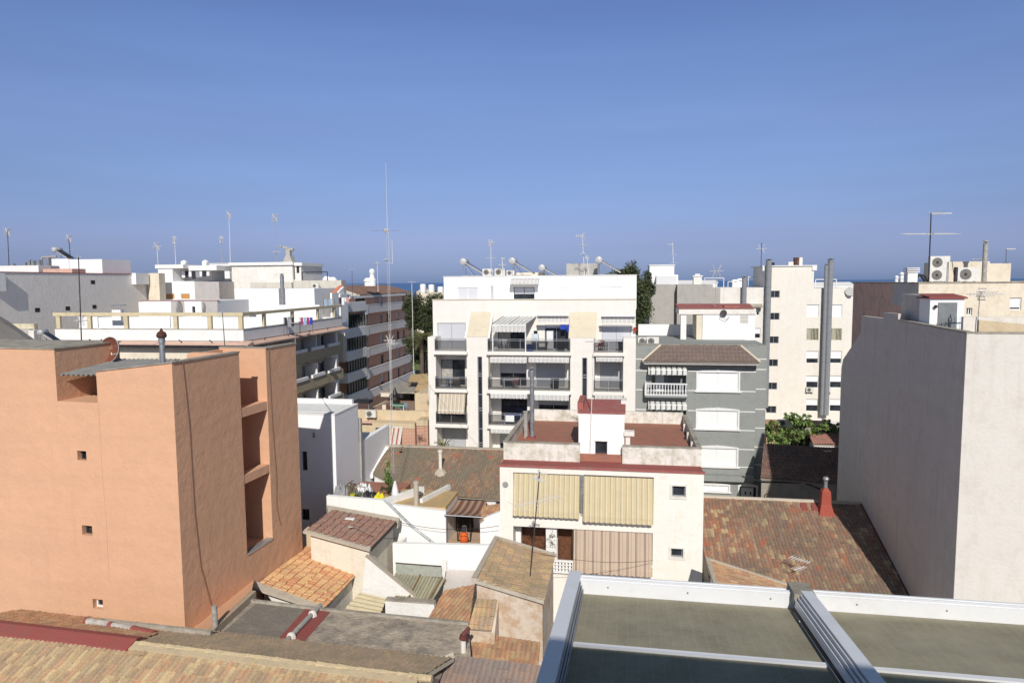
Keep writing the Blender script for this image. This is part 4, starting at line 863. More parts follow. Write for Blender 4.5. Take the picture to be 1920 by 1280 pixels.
# awnings
def aw(x0,y0,x1,y1,P,vo,mt,val=.35,ztop=None):
    q=FC.rc(*P(x0,y0),*P(x1,y1),vo); awning(ca,q[0],q[1],.3,(ztop or q[3]+.12)-.02,vo,q[3]-.02,mt,q[3]-q[2])
aw(970,700,1222,735,P4,.6,AWG); aw(1480,705,1752,745,P4,.6,AWG)
aw(590,1030,886,1062,P4,-.45,AWG,ztop=zA-.32); aw(900,1030,1225,1060,P4,-.45,AWG,ztop=zA-.32); aw(1440,1025,1652,1052,P4,-.3,AWG,ztop=zA-.32)
aw(595,418,890,450,P5,-.45,AWG,ztop=zB_-.32); aw(948,425,1222,466,P5,-.5,AWG,ztop=zB_-.32); aw(1430,430,1652,462,P5,-.3,AWG,ztop=zB_-.32); aw(597,700,890,730,P5,-.4,AWG,ztop=zC_-.32)
q=r5(178,402,388,575,-.5); awning(ca,q[0],q[1],-.1,zB_-.33,-.62,q[2]+.25,AWT,.22,scallop=.3)
# glazed canopy on the top balcony
a,b=r4(610,800,880,870,-.25)[:2]; z=r4(610,772,880,780,-.25)[3]; c_=FC.rc(*P4(675,700),*P4(925,800),1.6)
cn=MB(); cn.box(a,a+.08,-.28,-.2,zA,z).box(b-.08,b,-.28,-.2,zA,z).box(a,b,-.29,-.19,z,z+.1); cn_=cn.build('canopy_frame',ca,FRW)
zc=c_[3]; g=MB().prism([(a,-.25,z+.1),(b,-.25,z+.1),(b+.6,1.6,zc),(a+.6,1.6,zc)],(0,0,.03)); g.build('canopy_cloth',cn_,plain('canopy_cloth',(.66,.65,.62),.8))
g=MB()
for i in range(9): x=i/8; g.cyl((a+(b-a)*x,-.25,z+.16),(a+.6+(b-a)*x,1.6,zc+.06),.02 if i%4 else .05,n=4)
g.build('canopy_bar',cn_,ALU); awning(ca,a,b,-.28,z-.02,-.31,z-.04,AWG,.42,name='canopy_valance',bar=False)
# things on the roof
zr=zT+.06
solar(on(FC,871,520,VT+2.2,zr),9.2,'solar water heater at the left end of the ivory block roof',1.)
solar(on(FC,962,520,VT+2.0,zr),9.2,'solar water heater in the middle, beside the pointed aerial on the ivory block roof',1.)
solar(on(FC,1123,520,VT+2.0,zr),9.2,'solar water heater right of the concrete box on the ivory block roof',1.)
solar(on(FC,1017,520,VT+5.5,zr-.55),9.2,'solar water heater lying low in front of the concrete box',1.,2.3)
ac_unit(on(FC,914,515,VT+1.6,zr),9.2,'air conditioner beside the left solar heater, light casing',1.05,1,False)
ac_unit(on(FC,937,515,VT+2.4,zr),9.2,'air conditioner behind the short aerial in the roof clutter, dark fan',1.1,1,False)
ac_unit(on(FC,957,515,VT+1.6,zr),9.2,'small air conditioner just left of the middle solar heater',.8,1,False)
a=FC.front(1062,505,VT+4)[0];b=FC.front(1120,505,VT+4)[0]; z=FC.front(1090,494,VT+4)[1]; MB().box(a,b,VT+4,VT+6.5,zr,z).build('lift_room',ca,CONC)
a=FC.front(968,512,VT+6)[0];b=FC.front(1020,512,VT+6)[0]; z=FC.front(990,511,VT+6)[1]; MB().box(a,b,VT+6,VT+7.5,zr,z).build('roof_hatch',ca,CRM)
antpx('pale aerial with stacked heads, left half of the ivory block roof',(922,562),(920,453),60,[(.98,'uhf',60,.75),(.72,'yagi',20,.45),(.5,'yagi',90,.4)],.028,ANTW)
antpx('tallest aerial on the ivory block, heads clustered high near the concrete box',(1098,562),(1092,441),60,[(.99,'uhf',170,.9),(.85,'yagi',40,.5),(.72,'yagi',90,.45)],.03,ANTW)
antpx('short aerial just right of the tallest one on the ivory block',(1106,535),(1100,478),61.5,[(.9,'wing',20,.45)],.028,ANTW)
antpx('small crossed aerial in the clutter between two solar heaters',(944,516),(941,483),62,[(.95,'boom',60,.5),(.6,'yagi',10,.4)],.04,ANTW)
antpx('slim dark aerial rising in front of the right stone panel of the ivory block',(1086,745),(1087,626),55.4,[(.99,'yagi',190,.45)],.03,ANTD)
# balcony contents
def onb(px,py,v,z): return on(FC,px,py,v,z)
chair(onb(932,650,.3,zA),150,'white plastic chair at the left of the wide top balcony',FRW)
chair(onb(948,650,.6,zA),200,'pale plastic chair facing the canopy on the wide top balcony',ACW)
chair(onb(966,722,.4,zB_),170,'pink chair by the table on the middle balcony row',CLR['pink'])
chair(onb(857,722,.4,zB_),190,'tan chair at the laid table on the left balcony',CLR['tan'])
chair(onb(1122,650,.5,zA),140,'dark red folding chair on the top right balcony',CLR['red'])
chair(onb(1132,650,.8,zA),220,'brown chair behind the red one, top right balcony',DOORB)
chair(onb(850,788,.5,zC_),180,'grey chair under the tan awning on the left balcony',ALU)
chair(onb(1049,651,.6,zA),160,'dark chair near the blue cloth on the wide top balcony',BLK)
table(onb(849,722,.6,zB_),9,'small table with a pale cloth on the left balcony',CLR['sky'],1.1); table(onb(955,722,.9,zB_),9,'white table on the middle balcony row',FRW,1.1)
table(onb(1012,651,.6,zA),9,'dark table with clutter on the wide top balcony',DOORB,1.3); table(onb(962,790,.6,zC_),9,'table under a navy cloth behind the blank white sign',CLR['blue'],1.2)
t_=thing('wall_cabinet','small white cabinet with a dark pot on top, on the wide top balcony','cabinet',onb(1003,640,1.2,zA),9); MB().box(-.3,.3,0,.35,0,1.35).build('body',t_,plain('pale_blue_white',(.60,.67,.72),.6)); MB().lathe((.05,.1,1.35),[(.1,0),(.17,.08),(.17,.22),(.1,.26)],12).build('pot',t_,BLK)
t_=thing('storage_box','blue bucket-like tub at the foot of the canopy post','tub',onb(993,655,.2,zA),9); MB().lathe((0,0,0),[(.28,0),(.36,.45),(.38,.5),(.33,.5)],14).build('body',t_,CLR['blue']); MB().lathe((0,0,.5),[(.36,0),(.3,.06),(.05,.1)],14).build('lid',t_,CLR['blue'])
t_=thing('refrigerator','narrow white cupboard beside the open door on the wide top balcony','cupboard',onb(1031,640,1.1,zA),9); MB().box(-.28,.28,0,.4,0,1.6).build('body',t_,SLGL); MB().box(-.25,.25,-.03,-.002,.1,1.55).build('door',t_,FRW)
clothes(onb(1050,625,.9,zA)-Vector((0,0,0)),9.2,'bright blue clothes drying in front of the open door, top balcony',1.15,[(.45,.4,CLR['blue']),(.3,.6,CLR['blue']),(.25,.35,CLR['dark'])],2.15,4)
t_=thing('blank_sign','blank white board hung on the smoked-glass railing','sign',onb(956,782,-.3,zC_+.35),9.2); MB().box(-.36,.36,-.03,-.012,0,.52).build('board',t_,FRW); MB().cyl((-.3,-.012,.5),(-.3,.0,.56),.01,n=4).cyl((.3,-.012,.5),(.3,0,.56),.01,n=4).build('hook',t_,ALU)
for (x,y,z,v,l) in ((1041,730,zB_,.9,'dark box-shaped barbecue at the right end of the middle balcony'),(1052,660,zA,.4,'black bin under the blue clothes on the top balcony'),(1166,655,zA,.4,'black planter at the right end of the top right balcony')):
    t_=thing('storage_bin',l,'bin',onb(x,y,v,z),9); MB().prism([(-.26,-.2,0),(.26,-.2,0),(.3,-.24,.75),(-.3,-.24,.75)],(0,.44,0)).build('body',t_,BLK); MB().box(-.33,.33,-.27,.24,.751,.8).build('lid',t_,FRD)
t_=thing('potted_palm','small palm in a pot on the lowest left balcony','plant',onb(831,835,.0,zD),0); MB().lathe((0,0,0),[(.18,0),(.25,.4),(.27,.42)],12).build('pot',t_,CLR['tan'])
g=MB(); rn=random.Random(5)
for i in range(11):
    a_=i*.57; pts=[Vector((math.cos(a_)*d_*.9,math.sin(a_)*d_*.9,.5+1.1*math.sin(d_*1.9)-.1*d_)) for d_ in (0,.3,.6,.9)]
    for k in range(3): q=Vector((-math.sin(a_),math.cos(a_),0))*.06; g.poly([pts[k]-q,pts[k+1]-q,pts[k+1]+q,pts[k]+q])
g.build('fronds',t_,PALM[1])
t_=thing('wall_box','small red post-box-like meter on the white wall right of the ivory block','meter box',onb(1190,628,1.1,zP+.3),9.2); MB().box(-.1,.12,.3,.4,.1,.42).box(-.12,.14,.28,.42,.42,.45).build('body',t_,CLR['red'])

# ======================= tall cream block with flues =======================
p=at(1432.5,600,86); FW_=Fr(p,9.2)
wb=bthing('apartment_block','tall cream block with long grey flues and a column of small windows, right of centre','building',FW_)
P6=lambda x,y:(1160+x/4.128,430+y/4.128)
def r6(x0,y0,x1,y1,v=0): return FW_.rc(*P6(x0,y0),*P6(x1,y1),v)
uW=FW_.front(1599,600)[0]; uT=FW_.front(1526,520)[0]; z1_=FW_.front(1560,540)[1]; z2_=FW_.front(1470,499)[1]
ws=[r6(1168+(0-0)*1,y0,1247,y1) for y0,y1 in ((475,527),)]
ws=[]
for (x,y) in ((1452.5,551.5),(1452,593),(1450.5,637),(1449,680),(1447.5,723.5),(1446,767.5),(1445,810)):
    ws.append(FW_.rc(x-9.5,y-6.5,x+9.5,y+6.5))
kinds=['glass']*7; 
for c in (0,1):
    x0,x1=((1512.5,1535.5),(1557,1579))[c]
    for i,(y0,y1,k) in enumerate(((571,594,'shut'),(615.5,638,'bars'),(658,681,'half'),(704,727,'half'),(748,771,'half'),(790,813,'shut'))):
        ws.append(FW_.rc(x0-.35*i,y0,x1-.35*i,y1)); kinds.append(k)
m=MB(); shell(m,0,uW,0,12,0,z1_,ws,.2); m.box(.0,uT,.001,8,z1_+.002,z2_-.02); m.build('wall',wb,[plaster('pale_cream',(.80,.755,.67),(.66,.55,.40),.4,.25,patch=.3,lo=.5,hi=.75)])
MB().box(-.35,uT+.3,-.15,8.2,z2_-.018,z2_+.1).box(-.35,.3,-.14,2,z2_-.55,z2_-.02).box(uT-.25,uT+.3,-.14,2,z2_-.55,z2_-.02).build('coping',wb,WHT)
for r,k in zip(ws,kinds):
    if k=='bars':
        w_=window(wb,r,0,'glass',FRW,0,.1); g=MB()
        n=9
        for i in range(n): x=r[0]+.06+(r[1]-r[0]-.12)*i/(n-1); g.box(x-.03,x+.03,.02,.06,r[2],r[3])
        g.build('bars',w_,plain('cream_bar',(.68,.64,.45),.7) if 'cream_bar' not in MT else MT['cream_bar'])
    else: window(wb,r,0,k,FRW if k!='glass' else ALU,1 if k=='glass' else 0,.1,open_=.62 if r[3]>8 else .5,sl=SLW if k=='shut' else SLW)
for x,r_,pt,pbm in ((1545.5,.22,497,800),(1553.5,.34,487,803)):
    q=FW_.front(x-1,650,-.6); zb=1.2; zt=FW_.front(x,pt,-.6)[1]; flue(wb,(q[0],-.6,zb),zt-zb,r_,plaster('flue_grey',(.25,.26,.27),(.18,.18,.18),.5,.2) if 'flue_grey' not in MT else MT['flue_grey'],True)
q=FW_.front(1439,600,-.5); zt=FW_.front(1441,488,-.5)[1]; flue(wb,(q[0],-.5,2),zt-2,.36,MT['flue_grey'],True)
for x in (1483,1494,1500): q=FW_.front(x,495,3); MB().box(q[0]-.3,q[0]+.3,3,3.6,z2_,z2_+(.6 if x<1490 else 1.15)).build('chimney',wb,WHTG if x!=1494 else RUST)
MB().cyl((FW_.front(1447,494,1)[0],1,z2_),(FW_.front(1447,494,1)[0],1,z2_+.5),.35).build('tank',wb,BLK)
for x,y,l in ((1519,731,'left small air conditioner between the windows of the cream block'),(1552.5,732,'right small air conditioner, close to the flues of the cream block')): ac_unit(FW_.W(FW_.front(x,y,-.4)[0],-.4,FW_.front(x,y,-.4)[1]-.3),9.2,l,1.,1,True)
r=thing('satellite_dish','white satellite dish at the top right corner of the tall cream block','satellite dish',FW_.W(uW-.6,-.5,z1_-.9),40); MB().lathe((0,0,.5),[(.55,0),(.5,.1),(.3,.2),(.02,.24)],16,0,'y').build('reflector',r,ANTW); MB().cyl((0,.2,.4),(.3,.6,0),.03).build('support_strut',r,GALV)
for a_,b_ in ((1529,1568),): 
    g=MB(); q0=FW_.front(a_,530,8)[0];q1=FW_.front(b_,530,8)[0]; zt=FW_.front(1540,524,8)[1]; g.path([(q0,8,z1_),(q0,8,zt),(q1,8,zt),(q1,8,z1_)],.06); g.build('terrace_frame',wb,FRW)
antpx('aerial with a ringed head left of the tall cream block tower',(1426,535),(1428,455),92,[(.86,'wing',20,1.0),(.4,'yagi',60,.5)],.05,ANTD)
antpx('pale aerial with a cross bar above the white tower in the middle distance',(1263,500),(1261,455),95,[(.93,'boom',180,.5),(.5,'yagi',30,.5),(.15,'yagi',0,.5)],.05,ANTW)
# ======================= bare concrete row behind the grey-green house =======================
p=at(1218,560,84); F5=Fr(p,9.2)
cr=bthing('concrete_building','bare grey concrete party walls with a dark slit, behind the grey-green house','building',F5)
P=lambda x,y:F5.front(x,y); zt=P(1300,533)[1]
MB().box(0,P(1258.5,570)[0],0,9,0,zt).box(P(1258.5,570)[0]+.003,P(1269.5,570)[0]-.003,1.5,8.8,0,zt-.05).box(P(1269.5,570)[0],P(1336,570)[0],0,9,0,zt-.02).build('wall',cr,CONC)
p=at(1337,560,87); F6=Fr(p,9.2)
c2=bthing('cream_building','low cream stained building with a white roof rail, left of the tall cream block','building',F6)
zt=F6.front(1390,539)[1]; w_=F6.front(1432,560)[0]; ww=[F6.rc(1418,578,1424,591),F6.rc(1415,615,1426,634)]
m=MB(); shell(m,0,w_+.3,0,9,0,zt,ww,.3); m.build('wall',c2,[WHTG])
for q in ww: window(c2,q,0,'half',FRW,0,.1,open_=.55)
q=F6.rc(1404,572,1430,577,-.6); MB().prism([(q[0],-.8,q[3]-.3),(q[1],-.8,q[3]-.3),(q[1],0,q[3]+.1),(q[0],0,q[3]+.1)],(0,0,.06)).build('canopy',c2,CEMT)
MB().prism([(F6.front(1350,541)[0]-.9,-.01,zt-.02),(F6.front(1350,541)[0]+.05,-.01,zt-.02),(F6.front(1350,541)[0]+.05,-.01,5),(F6.front(1350,541)[0]-1.4,-.01,5)],(0,.008,0)).build('wall_stain',c2,CONC)
q=F6.front(1395,560,-.5); zt2=F6.front(1395,520,-.5)[1]; flue(c2,(q[0],-.5,4),zt2-4,.3,MT['flue_grey'])
for (a_,b_,y) in ((1321,1357,521),(1365,1378,528),(1403,1430,519.5)):
    g=MB(); q0=F6.front(a_,530,6)[0];q1=F6.front(b_,530,6)[0]; z_=F6.front(1380,y,6)[1]; g.path([(q0,6,zt-.3),(q0,6,z_),(q1,6,z_),(q1,6,zt-.3)],.05); g.build('roof_rail',c2,FRW)
for x,y in ((1379,524),(1389,522)): q=F6.front(x,y,4); MB().box(q[0]-.35,q[0]+.35,4,4.7,zt,q[1]-.3).cyl((q[0],4.35,q[1]-.25),(q[0],4.35,q[1]),.55,.3).build('chimney',c2,WHT2)
p=at(1218,510,92); F7=Fr(p,9.2)
c3=bthing('white_tower','small white stair tower standing behind the bare concrete walls','building',F7)
zt=F7.front(1240,498)[1]; MB().box(0,F7.front(1264,510)[0],0,6,0,zt).box(F7.front(1264,510)[0]+.003,F7.front(1272,520)[0],.5,5,0,F7.front(1268,515)[1]).build('wall',c3,WHT2); MB().box(-.1,F7.front(1264,510)[0]+.1,-.1,6.1,zt+.003,zt+.12).build('coping',c3,WHT); 
MB().box(.8,F7.front(1264,510)[0]+.2,-2,-.003,0,F7.front(1250,517)[1]).build('lower_wall',c3,plaster('pale_grey_wall',(.66,.66,.66),None,0,.1))
q=F6.front(1308,526,-1); 
c4=thing('chimney_stack','squat white chimney with a cap on the concrete roof, below the sea line','chimney',at(1308,532,87),9.2); MB().box(-.5,.5,0,1,-1,.9).build('stack',c4,WHTG); MB().box(-.62,.62,-.1,1.1,.91,1.05).box(-.3,.3,.2,.8,1.05,1.25).build('cap',c4,WHT)
# ======================= block with the pergola terrace, left =======================
p=at(456,618,59.5); FBr=Fr(p,9.2); FS=Fr(p,9.2-90)
br=bthing('apartment_block','older block with a yellow beam frame round its white roof terrace and olive balconies','building',FS)
zPp=FBr.front(456,618)[1]; vL=-FBr.front(103,622)[0]; uE2=FS.front(641,600)[0]
wb_=[]; 
m=MB()
# side wall recessed behind the balconies, with openings
zf=[FS.front(640,645)[1]]; zf=[zf[0],zf[0]-2.95,zf[0]-5.9]   # tops of the olive parapets
hs=[]
for z in zf:
    for k in range(5): u0=1.4+k*4.1; hs.append((u0,u0+1.7,z-1.0,z+1.15))
shell(m,0,uE2,1.5,vL,0,zPp-1.05,hs,.2); m.build('wall',br,[CRM])
for h in hs: window(br,h,1.5,'glass',ALU,1,.08)
ol=MB(); wt=MB(); pa_=MB()
for z in zf:
    ol.box(.0,uE2,.0,.16,z-1.1,z).box(0,uE2,.161,1.49,z-1.1,z-.95)
    for k in range(5): u0=.6+k*4.15; wt.box(u0,min(u0+3.1,uE2),-.1,.12,z+.003,z+.34)
    for k in range(4): u0=.3+k*5.1+3.9; MB().box(u0,u0+.18,.05,1.49,z-.95,z+1.5).build('balcony_partition',br,WHT)
ol.build('balcony_parapet',br,OLIVE); wt.build('balcony_trough',br,WHT2)
# sloping pink cornice and gutters, parapet
co=MB(); zc=zPp-1.0
co.prism([(-.02,.28,zc),(-.02,-.75,zc-.3),(-.02,-.75,zc-.42),(-.02,.28,zc-.5)],(uE2+.2,0,0))
co.prism([(.28,vL,zc-.001),(-.75,vL,zc-.301),(-.75,vL,zc-.421),(.28,vL,zc-.5)],(0,-vL-.75,0)); co.build('cornice',br,PINKW)
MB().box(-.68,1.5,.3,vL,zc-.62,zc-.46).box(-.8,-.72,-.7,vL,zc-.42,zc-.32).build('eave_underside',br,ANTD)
g=MB()
for x in (178,200,345,402): v_=-FBr.front(x,640)[0]; g.cyl((-.3,v_,zc-.12),(-.55,v_+.12,zc+.12),.05,n=5)
for k in range(4): g.cyl((3+k*4.5,-.3,zc-.1),(2.8+k*4.5,-.5,zc+.1),.05,n=5)
g.build('spout',br,ANTD)
w5=MB().box(0,uE2,.0,.2,zc+.002,zPp).box(0,.2,.2,vL,zc+.002,zPp).box(uE2-.2,uE2,.2,vL,zc+.002,zPp); w5.build('parapet',br,WHT)
MB().box(-.04,uE2+.04,-.04,.24,zPp+.002,zPp+.05).box(-.04,.24,.241,vL,zPp+.002,zPp+.05).build('coping',br,CEMT)
# beam frame
zb1=FBr.front(300,586)[1]; zb0=FBr.front(300,592.5)[1]
bm_=MB().box(-.02,.26,-.02,vL+.1,zb0,zb1).box(.261,uE2,-.02,.24,zb0+.02,zb1-.02).build('beam',br,plaster('yellow_beam',(.62,.53,.34),(.35,.3,.18),.6,.3))
for x in (108,166,235,328,392,450): v_=max(.0,-FBr.front(x,600)[0]-.2); MB().box(.02,.24,v_,v_+.4,zPp+.05,zb0-.002).build('post',br,MT['yellow_beam'])
for x in (497,550,598,629): u_=FS.front(x,590)[0]; MB().box(u_-.2,u_+.2,.02,.22,zPp+.05,zb0+.018).build('post',br,MT['yellow_beam'])
MB().box(.3,uE2-.3,.3,vL,zc+.003,zc+.05).build('terrace_floor',br,CEMT)
# front wall windows with drooping awnings, under the cornice
FV=Fr(FBr.W(0,1.2,0),9.2)
fw_=MB(); v0=1.2
fw_.box(.6,1.4,.25,vL,0,zc-.6); fw_.build('front_wall',br,[CRM])
fr_=MB()
for (x0,x1) in ((235,257),(281,302)):
    a=-FBr.front(x0,660)[0];b=-FBr.front(x1,660)[0]; zt=FBr.front(x0,662)[1]
    fr_.box(.52,.598,b,a,zt-2,zt-.35,1).box(.5,.51,b-.12,b,zt-2,zt,0).box(.5,.51,a,a+.12,zt-2,zt,0)
    for i in range(8): q=b+(a-b)*i/8; fr_.lathe((.42,q+.06,zt-.18),[(.05,-.1),(.12,0),(.05,.1)],6,2)
fr_.build('window',br,[FRW,SLW,LEAF[0]])
a=-FBr.front(180,665)[0];b=-FBr.front(218,665)[0]; MB().box(.45,.595,b,a,zc-2.2,zc-1.3).build('window',br,GLSB)
# back wall of the terrace, white
m=MB(); a=-FBr.front(148,600,9)[0]; m.box(9,9.2,uE2*.0+.3,a,zc,FBr.front(300,594,9)[1]); m.box(9,9.2,.3,4,zc,FBr.front(300,594,9)[1]-.01) if 0 else None
m.build('terrace_wall',br,WHT2)
ac_unit(FS.W(uE2-1.2,.7,zc-.1),9.2-90,'large air conditioner at the far end of the white roof terrace beside the street',1.35,1,False)
clothes(FBr.W(FBr.front(532,600,7)[0],7,zc),9.2,'dark washing on the white roof terrace, left of the striped garments',1.6,[(.3,.8,CLR['dark']),(.35,.9,CLR['grey']),(.3,.85,CLR['dark'])],1.7,6)
clothes(FBr.W(FBr.front(563,600,9)[0],9,zc),9.2,'magenta and blue washing on the white roof terrace',1.3,[(.25,.7,CLR['magenta']),(.3,.75,CLR['sky']),(.3,.7,CLR['magenta']),(.25,.7,CLR['blue'])],1.6,9)
MB().path([(2,vL*.85,zPp),(2,vL*.85,zPp+1.0),(2.3,vL*.6,zPp+1.15)],.03).path([(2,vL*.45,zPp),(2,vL*.45,zPp+1.1),(2.3,vL*.25,zPp+1.2),(2.3,vL*.24,zPp-.2)],.03).build('clothes_frame',br,GALV)
# ======================= brick block =======================
p=at(691,600,95); FK=Fr(p,9.2-90); FKf=Fr(p,9.2)
bb=bthing('apartment_block','red brick block with long white balcony bands and a brown hipped roof, left of centre','building',FK)
uF=FK.front(776,600)[0]; zt=[FK.front(775,y)[1] for y in (564,597,630.5,663.5,697)]
u0=-7.5; hs=[]; wk=[]
zr_=FK.front(775,548)[1]
rows=[(zr_-.15,zt[0])]+[(zt[i]-1.25,zt[i+1]) for i in range(4)]
for (top,flo_) in rows:
    for x0,x1 in ((712,718),(725,729),(744,748),(755,759)):
        a=FK.front(x0,600,.5)[0];b=FK.front(x1,600,.5)[0]; hs.append((a,b,flo_-.9,top-.35)); 
    a=FK.front(767,600,.5)[0]; hs.append((a,uF-.3,flo_-.9,top-.05))
m=MB(); shell(m,u0+2,uF,.5,13,0,zr_-.1,hs,.25); m.build('wall',bb,[BRICK])
for i,h in enumerate(hs): window(bb,h,.5,['half','glass','shut','glass','half'][(i*7+i//5)%5],FRW if i%3 else ALU,0,.12,open_=.5,sl=SLGL)
bd=MB(); ep=MB()
for z in zt: bd.box(-.2,uF+.1,0,.15,z-1.15,z).box(-.2,uF,.151,.49,z-1.15,z-1.0); ep.box(-1.1,-.2,-.08,.6,z-1.25,z+.05); ep.box(-.19,uF+.1,-.03,.18,z+.002,z+.06)
bd.build('balcony_band',bb,BALC); ep.build('balcony_end',bb,WHT)
nb=MB(); zN_=[15.55,12.2,9.25,6.45,3.6]
for z in zN_: nb.box(u0-.6,-1.15,-.12,2.6,z-1.25,z)
nb.build('corner_balcony',bb,WHT)
gl=MB(); 
for i,z in enumerate(zN_[1:]): gl.box(u0+.2,-.3,.2,.3,z+.002,z+1.7)
o_=gl.build('glazed_gallery',bb,GLS); g=MB()
for i,z in enumerate(zN_[1:]):
    for k in range(9): x=u0+.2+k*.9; g.box(x,x+.07,.12,.18,z+.002,z+1.7)
g.build('gallery_frame',o_,FRD)
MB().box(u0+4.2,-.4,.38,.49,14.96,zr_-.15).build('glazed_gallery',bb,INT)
# brick returns beside the corner balconies, seen from the front
k=MB(); vq=-FKf.front(634,600,u0+1)[0]
for i,z in enumerate(zN_[1:]): k.box(u0+1.2,u0+1.9,.55,vq+.4,z-.1,z+1.7)
k.build('brick_return',bb,BRICK)
g=MB()
for i,z in enumerate(zN_[1:]): g.box(u0+1.1,u0+1.19,2.7,3.4,z,z+1.5)
g.build('window',bb,FRW)
# end wall, gable, hipped roof
MB().box(u0+1.99,u0+2.3,3.2,13,0,zr_-.1).prism([(u0+1.98,.45,zr_-.1),(u0+1.98,3.6,zr_+1.15),(u0+1.98,13,zr_+1.15),(u0+1.98,13,zr_-.1)],(3.2,0,0)).build('gable',bb,WHTG)
tile_mesh('roof',bb,[(u0+5.3,.3,zr_),(uF+.3,.3,zr_),(uF-2.2,3.6,zr_+1.15),(u0+5.3,3.6,zr_+1.15)],tiles('tiles_flat_brown',[(.17,.10,.075),(.19,.11,.085),(.16,.095,.07)],(.12,.09,.07),.3,.8,.5,.7,speck=.1),tw=.3,th=.4,thick=.2)
tile_mesh('roof',bb,[(uF+.3,.3,zr_),(uF+.3,12,zr_),(uF-2.2,9,zr_+1.15),(uF-2.2,3.6,zr_+1.15)],MT['tiles_flat_brown'],tw=.3,th=.4,thick=.2)
MB().box(u0+1.8,uF+.35,.25,.6,zr_-.42,zr_-.12).build('eave',bb,WHT); MB().box(u0+2.4,uF-2.2,3.7,11,zr_+1.0,zr_+1.35).build('roof_slab',bb,plain('grey_slab',(.5,.48,.45)))
for x,y0,y1,r_ in ((612,523,528,0),): pass
for x,h_ in ((613,1.0),(624,.9),(690,.8),(698,2.4)):
    t_=thing('chimney',{613:'squat white round vent left of its twin, near the brick block',624:'squat white round vent right of its twin, near the brick block',690:'small white domed vent on the brick block roof line',698:'tall slim white ringed vent on the brick block roof line'}[x],'chimney',at(x,528,96),0); hh=h_; MB().lathe((0,0,-.6),[(.5,0),(.5,hh*.8),(.62,hh*.8+.02),(.6,hh*1.0),(.3,hh*1.15+.2)] if h_<2 else [(.5,0),(.5,.9),(.35,1.1),(.3,1.6),(.42,1.7),(.3,1.8),(.42,1.95),(.3,2.3),(.1,2.4)],12).build('stack',t_,WHT2)
# ======================= white and cream blocks of the skyline, left =======================
def blk(name,label,px,Y,t=9.2,cat='building'):
    F=Fr(at(px,560,Y),t); return bthing(name,label,cat,F),F
r,F=blk('party_wall_building','long windowless grey block with stained side wall, far left skyline',0,68,9.2-90)
# far left wall is a flank running away from us
zt=19.35; uE3=F.front(279,550)[0]
MB().box(-14,uE3,0,14,0,zt).build('wall',r,SIDEW); MB().box(-14,uE3,-.06,14,zt+.002,zt+.08).build('coping',r,REDB)
g=MB()
for (x,y) in ((70,581),(127,578),(177,575),(174,529)): q=F.front(x,y); g.box(q[0]-.3,q[0]+.3,-.02,.004,q[1]-.22,q[1]+.22)
g.build('vent_hole',r,INT)
q=F.rc(255,512,279,533,-.6); MB().box(q[0],q[1],-.6,-.003,q[2],q[3]).build('side_box',r,WHT2)
q=F.rc(-12,512,11,546,-.5); MB().box(q[0],q[1],-.5,-.003,q[2],q[3]).build('side_box',r,WHT2)
r,F=blk('white_block','cream block edge with a terrace corner, between the grey flank and the white skyline houses',279,89,9.2)
MB().box(0,F.front(300,560)[0],0,1.2,0,F.front(290,512)[1]).build('wall',r,CRM)
# rooftop rooms over the flank
r,F=blk('roof_room','white roof room carrying a solar heater, far left skyline',98,84); zq=F.front(130,485)[1]
MB().box(0,F.front(129,500)[0],0,.4,19.35,zq).box(F.front(129,500)[0]+.003,F.front(190,500)[0],.15,5,19.3,zq-.1).build('wall',r,[WHT2]); MB().path([(-1.1,0,19.4),(-1.1,0,zq+.2),(1,0,zq+.3)],.12).build('pipe',r,PIPE)
solar(F.W(F.front(108,485,1)[0],1,zq-.1),9.2,'solar water heater with a silver tank on the far left roof room',.95)
r,F=blk('roof_parapet','low cream roof parapet with small vents, at the left edge of the skyline',-30,80); zq=F.front(30,498)[1]
MB().box(0,F.front(72,500)[0],0,3,19.3,zq).build('wall',r,WHT); MB().box(F.front(80,500)[0],F.front(135,505)[0],0,2,19.3,F.front(100,504)[1]).build('wall',r,PINKW)
g=MB()
for x,h_ in ((8,.4),(32,.5),(40,.9),(47,.8),(58,.9),(76,1.2)): q=F.front(x,498)[0]; g.box(q-.17,q+.17,1,1.4,zq,zq+h_*.75)
g.build('vent',r,GALV)
r,F=blk('white_house','white skyline house with orange shutters and a laundry loggia under its roof',299,92)
P1=lambda x,y:(x/4.266,380+y/4.266)
R1=lambda x0,y0,x1,y1,v=0: F.rc(*P1(x0,y0),*P1(x1,y1),v)
uX=F.front(366,560)[0]; zx=F.front(330,503)[1]; lg=F.rc(324,511.5,398,527); so1=R1(1325,728,1395,770); so2=R1(1446,728,1518,770); zmid=F.front(366,527)[1]
m=MB(); shell(m,0,uX,0,6,0,lg[2],[so1,so2],.15); m.box(0,lg[0],0,6,lg[2]+.003,zx); m.box(lg[0]+.003,F.front(398,520,3)[0],3,6,lg[2]+.003,zx-.1); m.build('wall',r,[WHT2])
MB().box(-.3,F.front(345,505)[0],-.15,6,zx+.002,zx+.5).box(F.front(345,505)[0]+.003,F.front(398,505)[0],1,6,zx-.3,zx+.35).build('roof_slab',r,WHT)
for q in (so1,so2): window(r,q,0,'shut',FRW,0,.05,sl=SLO,fw=.03)
for x in (343,383): q=F.front(x,500,2)[0]; MB().box(q-.3,q+.3,2,2.6,zx+.3,zx+.8).lathe((q,2.3,zx+.8),[(.42,0),(.44,.15),(.08,.35)],10).build('chimney',r,WHT2)
